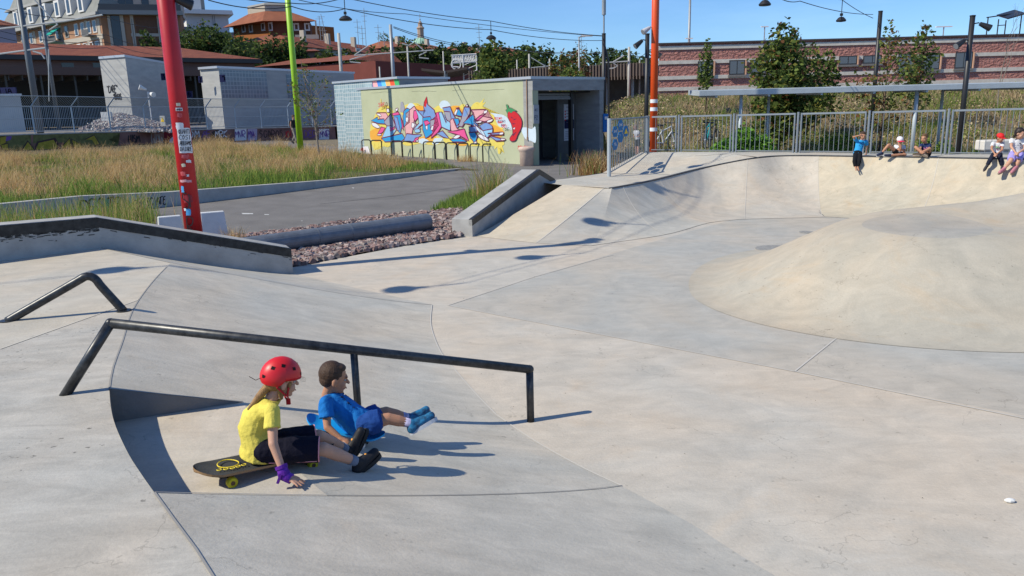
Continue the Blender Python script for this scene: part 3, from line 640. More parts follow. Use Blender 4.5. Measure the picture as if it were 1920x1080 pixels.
# ---------------- grass made of real blades
def blades(name, pts, zfun, hmin, hmax, wid, mats, wts, label, cat, lean=0.35, seg=3, parent=None, kind='stuff', hfun=None):
    n = len(pts); A_ = np.array(pts); h = RNG.uniform(hmin, hmax, n)
    if hfun is not None: h *= np.array([hfun(x, y) for x, y in pts])
    az = RNG.uniform(0, 2*np.pi, n); wa = RNG.uniform(0, np.pi, n); ln = RNG.uniform(.2, 1, n)*lean; z = np.array([zfun(x, y) for x, y in pts]); w = wid*RNG.uniform(.6, 1.3, n)
    V = []; 
    for k in range(seg+1):
        t = k/seg; cx = A_[:, 0]+np.cos(az)*ln*h*t**2; cy = A_[:, 1]+np.sin(az)*ln*h*t**2; cz = z+h*t*(1-.25*ln*t); ww = w*(1-t)**.7*.5+(.0015 if k == seg else 0)
        V.append(np.stack([cx-np.cos(wa)*ww, cy-np.sin(wa)*ww, cz], 1)); V.append(np.stack([cx+np.cos(wa)*ww, cy+np.sin(wa)*ww, cz], 1))
    V = np.stack(V, 1).reshape(-1, 3); m = 2*(seg+1); base = np.arange(n)[:, None]*m; F = []
    for k in range(seg): F.append(np.stack([base[:, 0]+2*k, base[:, 0]+2*k+1, base[:, 0]+2*k+3, base[:, 0]+2*k+2], 1))
    F = np.stack(F, 1).reshape(-1, 4)
    me = bpy.data.meshes.new(name); me.vertices.add(len(V)); me.vertices.foreach_set('co', V.ravel()); me.loops.add(F.size); me.loops.foreach_set('vertex_index', F.ravel().astype(np.int32)); me.polygons.add(len(F)); me.polygons.foreach_set('loop_start', np.arange(len(F), dtype=np.int32)*4)
    for m_ in mats: me.materials.append(m_)
    mi = RNG.choice(len(mats), n, p=np.array(wts)/sum(wts)); me.polygons.foreach_set('material_index', np.repeat(mi, seg).astype(np.int32)); me.update(calc_edges=True)
    return link(name, me, parent, label, cat, kind=kind)
def leafmat(name, col, tr=0.35):
    m = mat(name, col, .7, spec=.15); t, bs = nodes(m); out = [n for n in t.nodes if n.type == 'OUTPUT_MATERIAL'][0]
    tl = t.nodes.new('ShaderNodeBsdfTranslucent'); tl.inputs[0].default_value = (*[min(1, c*1.3) for c in col], 1); ms = t.nodes.new('ShaderNodeMixShader'); ms.inputs[0].default_value = tr
    t.links.new(bs.outputs[0], ms.inputs[1]); t.links.new(tl.outputs[0], ms.inputs[2]); t.links.new(ms.outputs[0], out.inputs[0]); return m
straw = [leafmat('straw_pale', (0.64, 0.46, 0.24)), leafmat('straw_brown', (0.34, 0.20, 0.09)), leafmat('straw_gold', (0.50, 0.34, 0.14))]
green = [leafmat('grass_green', (0.12, 0.21, 0.04)), leafmat('grass_light', (0.24, 0.32, 0.06)), leafmat('grass_dark', (0.05, 0.09, 0.025))]
def clumpy(poly, n, k, sd_):
    c = scatter(poly, k); out = []; poly = [(p[0], p[1]) for p in poly]
    while len(out) < n:
        x, y = random.choice(c); x += random.gauss(0, sd_); y += random.gauss(0, sd_)
        if inpoly(x, y, poly): out.append((x, y))
    return out
def verge_z(x, y): return gz(x, y)+(0.14 if x < -6 else 0.02)
veg = [kp[0]+V3((0, .3, 0)), *[p+V3((-.1, .25, 0)) for p in kp[1:]], PG(880, 317), PG(800, 305), PG(700, 298), PG(600, 292), PG(520, 285), PG(420, 276), PG(300, 286), PG(200, 294), PG(0, 300), PG(-60, 304)]
frontk = [(p[0], p[1]) for p in kp]
def dist_kerb(x, y):
    best = 99
    for a, c in zip(frontk, frontk[1:]):
        t = max(0, min(1, ((x-a[0])*(c[0]-a[0])+(y-a[1])*(c[1]-a[1]))/((c[0]-a[0])**2+(c[1]-a[1])**2))); best = min(best, math.hypot(x-a[0]-t*(c[0]-a[0]), y-a[1]-t*(c[1]-a[1])))
    return best
allp = scatter(veg, 36000)+clumpy(veg, 52000, 260, .38)
from mathutils import noise as mno
def nz(x, y, s, o=0): return mno.noise(Vector((x*s+o, y*s-o, o*.7)))
hdry = lambda x, y: hf(x, y)*(.5 if dist_kerb(x, y) < 2.2 else 1.0)
hgr = lambda x, y: hf(x, y)*(1.15 if dist_kerb(x, y) < 2.4 else .8)
dry, grn = [], []
for x, y in allp:
    d = dist_kerb(x, y); pr_ = 1.1 if d < 1.6 else 0.85 if d < 2.8 else 0.45
    pr_ += 1.1*nz(x, y, .55, 3)+.5*nz(x, y, 1.9, 9)
    (grn if random.random() < pr_ else dry).append((x, y))
hf = lambda x, y: (.8 if dist_kerb(x, y) < 1.0 else 1.0 if dist_kerb(x, y) < 4 else .75)*max(.25, .82+1.0*nz(x, y, .9, 5)+.7*nz(x, y, 2.6, 1))*(0.5 if x > -4.5 and y > 24 else 1)
blades('dry_grass', dry, verge_z, .28, .80, .013, straw, [4, 2, 3], 'tall dry straw coloured grass filling the planted strip on the left', 'grass', hfun=hdry, lean=.75)
blades('green_grass', grn, verge_z, .12, .50, .018, green, [3, 4, 1], 'lush green grass growing along the kerb wall in the planted strip', 'grass', hfun=hgr, lean=.6)
# grass at the left behind the ledge (in front of kerb) and tall weeds
front_l = [PG(0, 412), PG(300, 398), PG(300, 440), PG(150, 440), V3((-7.5, 12.3, 0)), V3((-11, 11.9, 0))]
fl = [V3((-13, 12.8, 0)), V3((-7.9, 12.6, 0)), V3((-6.2, 13.2, 0)), PG(300, 402), PG(200, 410), PG(0, 422), V3((-14, 15.2, 0))]
blades('weeds', clumpy(fl, 7500, 60, .35), lambda x, y: 0.0, .2, .72, .013, green+straw, [4, 6, 1, 1.5, .7, 1.5], 'mixed green and straw weeds growing behind the left ledge', 'weeds')
def weed(x, y, n, h, sp, label, m=None, wts=None, wid=.012, nm='weed_clump'):
    q = PG(x, y); pts = [(q[0]+random.gauss(0, sp), q[1]+random.gauss(0, sp)) for _ in range(n)]
    return blades(nm, pts, lambda a, c: 0.0 if c < 20 else gz(a, c), h*.4, h, wid, m or (green+straw), wts or [2, 3, 1, 2, 1, 2], label, 'weeds', lean=.55, kind=None)
weed(240, 432, 300, 1.0, .28, 'tall airy weed clump with seed heads left of the white blocks')
weed(437, 458, 130, .35, .10, 'small dry weed tuft beside the right white block', straw, [2, 2, 2])
weed(922, 374, 520, 1.05, .24, 'tall green weed tuft with seed heads behind the sloping ledge')
vg = [PG(805, 398), PG(870, 366), PG(950, 352), PG(940, 368), PG(868, 404), PG(868, 396)]
blades('verge_grass', scatter(vg, 5200), lambda x, y: 0.0, .06, .2, .016, green, [3, 4, 1], 'patch of short green grass between the gravel and the sloping ledge', 'grass')
weed(1118, 328, 800, .9, .38, 'rusty brown bush of dry weeds at the foot of the gate', [straw[1], straw[0], green[0], leafmat('rust_weed', (0.24, .12, .05))], [2, 2, 1.5, 2], wid=.02, nm='dry_bush')
weed(1127, 300, 700, 1.1, .16, 'upright olive coloured shrub beside the entrance wall', [green[1], straw[2], straw[1]], [2, 3, 1], wid=.03, nm='dry_bush')
weed(875, 303, 220, .35, .22, 'small dried flowering weed at the end of the planted strip', straw, [2, 1, 2])
# ---------------- white concrete blocks by the red pole
blk = mat('white_block', (0.62, 0.62, 0.62), .8, noise=.08, scale=6, bump=.2)
def block(x0, x1, ytop, ybot, lab):
    a, c = P(x0, ybot, 0), P(x1, ybot, 0); a[2] = c[2] = 0; t = c-a; L = np.linalg.norm(t); t /= L; n_ = np.array([-t[1], t[0], 0]); c[1] += .26; t = c-a; L = np.linalg.norm(t); t /= L; n_ = np.array([-t[1], t[0], 0]); h = zat(a, ytop+4)
    th = thing('concrete_block', (a+c)/2, lab, 'concrete block', 'white blocks beside the red pole'); b = MB(); w = .2; ins = n_*.05
    b.hexa([a, c, c+n_*w, a+n_*w], [a+ins+[0, 0, h]+t*.03, c+ins+[0, 0, h]-t*.03, c+n_*w-ins+[0, 0, h]-t*.03, a+n_*w-ins+[0, 0, h]+t*.03]); b.build('block_body', blk, th, bevel=.015)
    # side lit end
    return th
block(300, 338, 404, 462, 'lower white painted concrete block left of the red pole')
block(380, 421, 396, 462, 'taller white painted concrete block right of the red pole')
# ================================================================ POLES, LAMPS, WIRES
def pp_(x, Y, y=200): q = PD(x, y, Y); return np.array([q[0], q[1], 0.0])
red_p = mat('red_pole_paint', (0.44, 0.006, 0.012), .42, noise=.1, scale=3, spec=.5)
lime_p = mat('lime_pole_paint', (0.30, 0.55, 0.02), .4, spec=.5); oran_p = mat('orange_pole_paint', (0.68, 0.075, 0.008), .45, spec=.5)
blk_p = mat('black_pole_paint', (0.018, 0.018, 0.02), .45, spec=.5); grey_p = mat('grey_galvanised', (0.30, 0.32, 0.34), .5, metal=.4, noise=.1, scale=2)
conc_p = mat('concrete_pole', (0.40, 0.39, 0.36), .85, noise=.12, scale=3)
def spot(parent, c, d, m, L=.34, r=.1):
    d = np.array(d, float); d /= np.linalg.norm(d); b = MB(); c = np.array(c); b.tube([c, c+d*L*.4, c+d*L], [r*.55, r*.75, r], 14); o = b.build('spotlight', m, parent)
    b = MB(); b.tube([c+d*L*.98, c+d*(L+.01)], r*.85, 14); b.build('lens', mat('lamp_glass', (.25, .26, .28), .1), o)
    b = MB(); b.tube([c-d*.02, c-d*.02+np.array([0, 0, .02]), np.array([parent.location[0], parent.location[1], c[2]])], .02, 6); b.build('bracket', m, o)
rp = PD(373, 515, 10.44); rp[2] = 0.0
pole = thing('painted_pole', rp, 'tall red pole covered in stickers behind the left ledge', 'pole')
b = MB(); b.tube([rp-[0, 0, .1], rp+[0, 0, 2.6], rp+[0, 0, 5.4]], [.116, .112, .105], 28); b.build('pole_shaft', red_p, pole, smooth=True)
b = MB(); b.lathe(rp, [(.2, 0), (.2, .015), (.12, .02)], 20); b.build('base_plate', grey_p, pole)
spot(pole, rp+[.12, .02, 3.62], (.8, .5, -.35), blk_p, .2, .07); spot(pole, rp+[-.13, .0, 3.8], (-.7, .5, -.35), blk_p, .2, .07); spot(pole, rp+[.1, .1, 5.2], (.8, .5, -.3), blk_p)
# stickers wrapped round the shaft
def sticker(parent, x0, x1, y0, y1, m, rad=.118, text=None, tm=None, lines=1, jag=0, name='sticker'):
    """patch on the round shaft between photo columns x0..x1 and rows y0..y1"""
    rows = []; b = MB()
    def hit(x, y):
        d = ray(x, y); o = CC-np.array([rp[0], rp[1], 0]); a = d[0]**2+d[1]**2; bb = 2*(o[0]*d[0]+o[1]*d[1]); c = o[0]**2+o[1]**2-rad**2; ds = bb*bb-4*a*c
        t = (-bb-math.sqrt(max(ds, 0)))/(2*a); return CC+d*t
    for i in range(7):
        y = y0+(y1-y0)*i/6; rows.append([hit(x0+(x1-x0)*j/6+(y-y0)*.118+(random.uniform(-jag, jag) if j in (0, 6) else 0), y+(random.uniform(-jag, jag) if i in (0, 6) else 0)) for j in range(7)])
    b.grid(rows); o = b.build(name, m, parent, fix=False)
    if text:
        b = MB(); n = len(text); hh = (y1-y0)/(n*1.25+.6)
        for k, wd in enumerate(text):
            yb = y0+(y1-y0)*(k+1)*1.2/(n*1.25+.2); st, Lw = stroke_font(wd); wpx = (x1-x0)*.86*min(1, len(wd)/6+.25)
            for s_ in st:
                pts = [hit(x0+(x1-x0)*.08+a/Lw*wpx+(yb-y0)*.118, yb-c*hh) for a, c in s_]; pts = [p+(p-np.array([rp[0], rp[1], p[2]]))*.02 for p in pts]; b.tube(pts, .0035, 4)
        b.build('lettering', tm or spray_k, o, fix=False)
    return o
paper = mat('white_paper', (.68, .70, .72), .8, noise=.12, scale=25); red_d = mat('red_torn', (.62, .16, .17), .7, col2=(.45, .02, .03), scale=22); sky_b = mat('sky_blue_sticker', (.08, .35, .65), .6)
sticker(pole, 329, 343.5, 230, 242, paper, jag=.6); sticker(pole, 331, 356, 240, 287, paper, text=['QUANTI', 'COSI', 'ABBIAMO', 'DA DIRE'], jag=.5)
sticker(pole, 330, 338, 193, 199, mat('cream_sticker', (.6, .55, .42), .7)); sticker(pole, 329, 342, 202, 208, paper, text=['AMEN']); sticker(pole, 332, 341, 212, 220, red_d, jag=1)
for (x, y, w, h, m_) in ((338, 290, 14, 7, red_d), (348, 300, 9, 5, paper), (340, 307, 7, 6, mat('cream_sticker', (0, 0, 0))), (340, 322, 9, 8, red_d), (352, 327, 5, 4, paper), (341, 337, 22, 5, mat('pink_torn', (.6, .3, .32), .7)), (344, 349, 5, 12, sky_b), (350, 366, 17, 14, mat('dark_red_torn', (.33, .03, .04), .6)), (358, 392, 9, 12, sky_b), (355, 391, 4, 4, paper)):
    sticker(pole, x-(y-230)*.118+9, x-(y-230)*.118+9+w, y, y+h, m_, jag=.7, rad=.1185+random.random()*.001)
b = MB(); k0 = rp+np.array([.03, -.1175, 0])
for z0, zz in ((.95, 'SI'), (.62, 'R'), (.38, 'C')): write(b, zz, k0+[-.06, -.004, z0], (1, 0, 0), (0, 0, 1), .2, .09, .014, jit=.08, seed=int(z0*9))
b.build('black_scribble', spray_k, pole, fix=False)
# lime, orange
q = pp_(563, 35.5, 270); q[2] = gz(*q[:2]); lp = thing('painted_pole', q, 'tall lime green pole in the planted strip by the bare young tree', 'pole')
b = MB(); b.tube([q-[0, 0, .1], q+[0, 0, 4], q+[0, 0, 9.5]], [.14, .13, .12], 20); b.build('pole_shaft', lime_p, lp, smooth=True)
b = MB(); b.tube([q+[-.1, .0, 8.2], q+[-.3, 0, 8.2]], .05, 8); b.build('bracket', blk_p, lp)
q = pp_(1226, 27); opl = thing('painted_pole', q, 'tall bright orange pole behind the gate', 'pole')
b = MB(); b.tube([q, q+[0, 0, 9]], .125, 20); b.build('pole_shaft', oran_p, opl, smooth=True)
for z, r_ in ((zat(q, 193), .1), (zat(q, 208), .07), (zat(q, 246), .08)):
    b = MB(); b.tube([q+[0, 0, z], q+[0, 0, z+.12]], .128, 20); b.build('sticker', paper, opl)
spot(opl, q+[-.2, -.05, zat(q, 52)], (-.8, -.4, -.5), mat('grey_plastic', (.5, .5, .52), .5), .3, .1)
def simple_pole(name, x, Y, ytop, r, m, label, cat='pole', group=None, zb=None, spots=()):
    q = pp_(x, Y); zb_ = gz(q[0], q[1]) if zb is None else zb; q[2] = zb_; t = thing(name, q, label, cat, group); zt = zat(q, ytop)
    b = MB(); b.tube([q, [q[0], q[1], zt]], [r, r*.94], 14); b.build('pole_shaft', m, t, smooth=True)
    b = MB(); b.lathe((q[0], q[1], zt), [(r*1.05, 0), (r*1.05, .04), (.01, .05)], 14); b.build('pole_cap', m, t)
    for (dy, dx, dv) in spots:
        spot(t, np.array([q[0]+dx, q[1]-.05, zat(q, dy)]), dv, m, .36, .11)
    return t, q, zt
simple_pole('light_pole', 1212, 30, 65, .085, blk_p, 'black floodlight pole just left of the orange pole', 'lamp post', 'black floodlight poles', spots=((76, -.2, (-1, -.3, -.8)), (95, .2, (1, -.3, -.8))))
tb, qb, zb1 = simple_pole('light_pole', 1132, 44, 64, .11, blk_p, 'black wire-carrying pole topped by a thin mast above the entrance roof', 'lamp post', 'black floodlight poles')
b = MB(); b.tube([qb+[0, 0, 4], [qb[0], qb[1], zat(qb, 20)]], .045, 8); b.tube([[qb[0], qb[1], zat(qb, 28)], [qb[0], qb[1], zat(qb, 0)]], .11, 12); b.build('antenna_mast', grey_p, tb)
b = MB(); q2 = qb+[.35, 0, 0]; b.tube([[qb[0], qb[1], zat(qb, 80)], [qb[0]+.25, qb[1], zat(qb, 115)], [qb[0]+.3, qb[1], 0]], .06, 8); b.build('stay_post', blk_p, tb)
simple_pole('light_pole', 1806, 26, 31, .085, blk_p, 'black floodlight pole in front of the brick building at far right', 'lamp post', 'black floodlight poles', spots=((45, .22, (1, -.3, -.5)), (76, -.22, (-1, -.3, -.6))))
tm_, qm_, zm_ = simple_pole('light_pole', 1637, 38, 22, .1, blk_p, 'black wire-carrying pole rising behind the loose maple tree', 'lamp post', 'black floodlight poles')
# lamps hanging from the span wires
def lamp(q, r, label):
    t = thing('hanging_lamp', q, label, 'lamp', 'disc lamps hanging from the wires'); q = np.array(q)
    b = MB(); b.lathe(q, [(.02, .16), (.09, .14), (.3*r/.45, .1), (r, .02), (r, 0), (r*.9, -.03), (.02, -.05)], 24); b.build('lamp_shade', blk_p, t)
    b = MB(); b.tube([q+[0, 0, .14], q+[0, 0, .8]], .016, 8); b.build('lamp_stem', blk_p, t)
    b = MB(); b.box(q+[0, 0, .24], (.10, .08, .10)); b.build('ballast', blk_p, t)
def wire(pts, r, label, sag=0.0, n=14, group='overhead wires', cat='wire', name='overhead_wire', m=None):
    pts = [np.array(p, float) for p in pts]; o = []
    for a, c in zip(pts, pts[1:]):
        for k in range(n): t = k/n; p = a*(1-t)+c*t; p[2] -= sag*4*t*(1-t); o.append(p)
    o.append(pts[-1]); b = MB(); b.tube(o, r, 5); return b.build(name, m or mat('wire_black', (.03, .03, .035), .6), label=label, cat=cat, group=group)
def shadow_src(p, z): d = (z-p[2]); return np.array([p[0]-sd[0]/-sd[2]*d, p[1]-sd[1]/-sd[2]*d, z])
rw = .195
l1 = shadow_src(P(205, 507, DECK), 5.7); l2 = shadow_src(P(748, 543, 0), 5.6); l3 = shadow_src(PF(992, 483), 5.6); l4 = shadow_src(P(1116, 416, .16), 5.6); l6 = shadow_src(P(1238, 372, .25), 5.6); l5 = shadow_src(P(1303, 312, .74), 5.6)
for q_, lb in ((l1, 'lamp hanging above the upper left deck, nearest the bent rail'), (l2, 'lamp hanging high above the seated boy and long rail'), (l3, 'lamp hanging above the open floor, near the gravel bed'), (l4, 'lamp hanging above the hip of the pale ramp'), (l6, 'lamp hanging above the left corner of the bowl'), (l5, 'lamp hanging above the sloping part of the far deck')): lamp(q_, rw, lb)
def hi(p, d=.8): return np.array(p)+[0, 0, d]
wire([l1+(l1-l2)*1.0+[0, 0, .9], hi(l1), hi(l2), hi(l3), hi(l6), hi(l6)+(l6-l3)*.9+[0, 0, .4]], .007, 'wire crossing high over the park carrying the row of disc lamps', .06, group='wires above the skatepark')
wire([l1+(l1-l2)*1.0+[0, 0, .5], hi(l1, .45), hi(l2, .45), hi(l3, .45), hi(l4, .45), hi(l5, .45), hi(l5)+(l5-l3)*.5], .007, 'second wire crossing high over the park past the ramp', .06, group='wires above the skatepark')
va, vb_ = PD(648, 37, 31), PD(921, 72, 39); lamp(va, .25, 'disc lamp hanging between the lime pole and the wooden poles, leftmost in the sky'); lamp(vb_, .25, 'disc lamp hanging in the sky above the leafy tree on the roof')
vc, vd = PD(1434, 9, 27), PD(1577, 39, 33); lamp(vc, .2, 'disc lamp at the top edge of the sky left of the maple'); lamp(vd, .2, 'disc lamp hanging in the sky just left of the wire-carrying pole')
gq = PD(547, -14, 28); wire([PD(380, -20, 24), PD(547, 6, 28), hi(va), hi(vb_), PD(1130, 67, 44)], .016, 'upper wire from the lime pole past two disc lamps to the black pole', .1)
wire([PD(390, 0, 24), PD(547, 12, 28), hi(va, .4), hi(vb_, .4), PD(1130, 76, 44)], .016, 'lower wire from the lime pole past two disc lamps to the black pole', .15)
wire([PD(560, 0, 28), PD(760, 26, 34), PD(1130, 68, 44)], .012, 'thin upper wire running from the lime pole to the black mast', .1)
wire([PD(1380, -14, 25), hi(vc), hi(vd), PD(1637, 34, 38)], .014, 'lower lamp wire at the top right of the sky', .05); wire([PD(1450, -12, 27), PD(1500, 2, 29), PD(1637, 27, 38)], .014, 'upper lamp wire at the top right of the sky', .12)
wire([PD(738, 50, 75), PD(900, 88, 90), PD(1200, 100, 110)], .03, 'railway feeder wire sloping down across the trees from the grey mast', .3, group='railway wires'); wire([PD(738, 52, 75), PD(860, 86, 90)], .03, 'short railway stay wire sloping steeply right of the grey mast', .2, group='railway wires')
wire([PD(960, 92, 90), PD(1179, 92, 80), PD(1210, 100, 75)], .03, 'railway wire running over the dark canopy to the concrete mast', .5, group='railway wires')
for i, (y0, y1) in enumerate(((16, 52), (40, 95), (58, 104), (70, 112))): wire([PD(0, y0, 50), PD(200, (y0+y1)/2-2, 60), PD(330, y1, 72)], .02, ['railway wire crossing the apartment block mansard', 'railway wire crossing the apartment block balconies', 'railway wire crossing low over the red roof ridge', 'lowest railway wire crossing the red roof tiles'][i], .3, group='railway wires')
# ================================================================ GRAFFITI BUILDING
gA_ = np.array([.96, 30.0]); wd = np.array([-.93, 1.0]); wd /= np.linalg.norm(wd); ed = np.array([-wd[1]*-1, -wd[0]]) if False else np.array([wd[1], -wd[0]])
wn = np.array([-wd[1], wd[0]]);  wn = wn if wn[1] < 0 else -wn        # outward normal of the painted wall
def wpt(u, z, off=0.0, o=gA_, d=wd, n=wn): q = o+d*u+n*off; return np.array([q[0], q[1], z])
def wpix(x, y, off=0.0): q = PP(x, y, (*gA_, 0), (*wn, 0)); return q+np.array([*wn, 0])*off
LEN = 12.2; GZ0 = -0.25; TOP = 3.2
pgreen = mat('pale_green_render', (0.38, 0.405, 0.265), .85, col2=(0.44, 0.465, 0.32), scale=.8, bump=.15)
pconc = mat('fair_concrete', (0.30, 0.30, 0.295), .85, noise=.16, scale=1.5, bump=.3, stretch=(1, 1, 4)); metal_t = mat('zinc_trim', (0.50, 0.52, 0.55), .4, metal=.5)
gb = thing('station_entrance', wpt(5, GZ0), 'pale green entrance block with bright graffiti mural and a dark shuttered doorway', 'building')
# painted wall
u_g = LEN-.35
b = MB(); q = [wpt(0, GZ0-.2), wpt(u_g, GZ0-.2), wpt(u_g, TOP), wpt(0, TOP)]; qb_ = [p-np.array([*wn, 0])*.3 for p in q]
b.hexa([q[1], q[0], qb_[0], qb_[1]], [q[2], q[3], qb_[3], qb_[2]]); b.build('painted_wall', pgreen, gb)
# entrance face: goes right and back
en = np.array([wd[1], -wd[0]]); ef = np.array([.73, .68]); ef /= np.linalg.norm(ef); EW = 4.15
def ept(s, z, dep=0.0): q = gA_+ef*s+np.array([-ef[1], ef[0]])*dep; return np.array([q[0], q[1], z])   # dep > 0: into the building
def ebox(b, s0, s1, z0, z1, d0, d1): b.hexa([ept(s0, z0, d0), ept(s1, z0, d0), ept(s1, z0, d1), ept(s0, z0, d1)], [ept(s0, z1, d0), ept(s1, z1, d0), ept(s1, z1, d1), ept(s0, z1, d1)])
b = MB(); ebox(b, 0.0, .32, GZ0-.3, TOP-.42, .01, .5); b.build('left_pier', pconc, gb)
b = MB(); ebox(b, EW-.25, EW, GZ0-.3, TOP-.42, .0, 5); b.build('right_wall', pconc, gb)
b = MB(); ebox(b, 0.0, EW, TOP-.42, TOP, -.02, .5); b.build('lintel', pconc, gb)
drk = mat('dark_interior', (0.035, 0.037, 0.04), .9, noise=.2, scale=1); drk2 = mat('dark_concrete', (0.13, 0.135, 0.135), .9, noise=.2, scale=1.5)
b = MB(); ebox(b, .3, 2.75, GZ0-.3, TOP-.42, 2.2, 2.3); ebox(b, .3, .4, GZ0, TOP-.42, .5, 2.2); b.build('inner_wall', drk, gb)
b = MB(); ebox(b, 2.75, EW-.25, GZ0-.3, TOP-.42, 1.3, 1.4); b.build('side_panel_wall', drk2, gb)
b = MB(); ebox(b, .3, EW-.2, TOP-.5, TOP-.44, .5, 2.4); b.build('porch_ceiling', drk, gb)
b = MB()
for k in range(2): ebox(b, .34, 2.72, TOP-.5-.09*(k+1), TOP-.43-.09*(k+1), .55, .60)
ebox(b, .34, 2.72, TOP-.76, TOP-.68, .52, .62); b.build('roller_shutter', mat('shutter_steel', (.22, .22, .23), .5, metal=.5), gb)
b = MB(); ebox(b, 2.70, 2.82, GZ0, TOP-.45, .5, .66); b.build('shutter_guide', blk_p, gb)
hr0, hr1 = ept(.55, .75, 1.6), ept(2.4, 1.35, 2.05); b = MB(); b.tube([hr0, hr1], .05, 8); b.build('handrail', blk_p, gb)
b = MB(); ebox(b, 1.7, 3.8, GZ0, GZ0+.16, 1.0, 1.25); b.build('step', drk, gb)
# roof slab with metal edge
rf = [gA_+wn*.05-ef*.02, gA_+ef*(EW+.04)-np.array([-ef[1], ef[0]])*.04, gA_+ef*(EW+.04)+np.array([-ef[1], ef[0]])*9, gA_+wd*(LEN)+ef*5.0, gA_+wd*LEN+wn*.05]
b = MB(); b.prism([(p[0], p[1]) for p in rf], TOP, TOP+.10); b.build('roof', metal_t, gb)
# glass block end of the wall
gl_b = mat('glass_block_tiles', (0.36, 0.46, 0.50), .25, spec=.6); tnt, bs = nodes(gl_b)
def blockgrid(m, size=.19, line=(0.48, .52, .52), c1=(.20, .29, .33), c2=(.30, .39, .43), w=.16):
    t, bs = nodes(m); tcx = t.nodes.new('ShaderNodeUVMap'); br = t.nodes.new('ShaderNodeTexBrick'); br.offset = 0; br.inputs['Scale'].default_value = 1; br.inputs['Brick Width'].default_value = size; br.inputs['Row Height'].default_value = size; br.inputs['Mortar Size'].default_value = size*w*.5
    br.inputs['Color1'].default_value = (*c1, 1); br.inputs['Color2'].default_value = (*c2, 1); br.inputs['Mortar'].default_value = (*line, 1); t.links.new(tcx.outputs[0], br.inputs['Vector']); t.links.new(br.outputs['Color'], bs.inputs['Base Color'])
blockgrid(gl_b)
def uvquad(name, a, bq, c, d, m, parent, lu, lv, thick=None):
    me = bpy.data.meshes.new(name); a, bq, c, d = (np.array(p) for p in (a, bq, c, d)); n = np.cross(bq-a, d-a); n /= np.linalg.norm(n); th = .1 if thick is None else thick
    vs = [a, bq, c, d]+[p-n*th for p in (a, bq, c, d)]; fs = [(0, 1, 2, 3), (7, 6, 5, 4), (0, 4, 5, 1), (1, 5, 6, 2), (2, 6, 7, 3), (3, 7, 4, 0)]
    me.from_pydata([tuple(p) for p in vs], [], fs); me.materials.append(m); uv = me.uv_layers.new(name='UVMap'); co = [(0, 0), (lu, 0), (lu, lv), (0, lv)]
    for i in range(4): uv.data[i].uv = co[i]
    me.update(); return link(name, me, parent)
uA, uB = wpt(u_g, GZ0-.3, .0), wpt(u_g+1.62, GZ0-.3, .0)
uvquad('glass_block_wall', uB, uA, uA+[0, 0, TOP-GZ0+.28], uB+[0, 0, TOP-GZ0+.28], gl_b, gb, 1.62, 3.7)
g2 = wpt(u_g+1.62, GZ0-.2, -.5); g3 = wpt(u_g+3.3, GZ0-.2, -.5); ztop2 = TOP+.42
uvquad('glass_block_wall', g3, g2+V3((wd[0]*-1.9, wd[1]*-1.9, 0)), g2+V3((wd[0]*-1.9, wd[1]*-1.9, ztop2-GZ0+.2)), g3+[0, 0, ztop2-GZ0+.2], gl_b, gb, 3.6, 4.1)
b = MB(); hh = [wpt(u_g+3.35, 0, -.42), wpt(u_g-2.6, 0, -.42), wpt(u_g-2.6, 0, -3.5), wpt(u_g+3.35, 0, -3.5)]; b.prism([(p[0], p[1]) for p in hh], ztop2, ztop2+.1); b.build('upper_roof', metal_t, gb)
b = MB(); hh = [wpt(u_g-.3, 0, -.55), wpt(u_g-2.5, 0, -.55), wpt(u_g-2.5, 0, -3.3), wpt(u_g-.3, 0, -3.3)]; b.prism([(p[0], p[1]) for p in hh], TOP+.08, ztop2); b.build('upper_wall', pconc, gb)
# painted frieze on the upper block
cols = [(.20, .06, .30), (.36, .18, .45), (.75, .35, .35), (.05, .22, .60), (.12, .45, .70), (.75, .40, .12), (.65, .08, .03), (.05, .35, .12)]
for k, c in enumerate(cols):
    a_ = u_g+.35-.36*k; b = MB(); b.hexa([wpt(a_, TOP+.1, -.53), wpt(a_-.36, TOP+.1, -.53), wpt(a_-.36, TOP+.1, -.545), wpt(a_, TOP+.1, -.545)], [wpt(a_+.1, ztop2-.02, -.53), wpt(a_-.26, ztop2-.02, -.53), wpt(a_-.26, ztop2-.02, -.545), wpt(a_+.1, ztop2-.02, -.545)]); b.build('painted_frieze', mat('frieze_%d' % k, c, .7), gb)
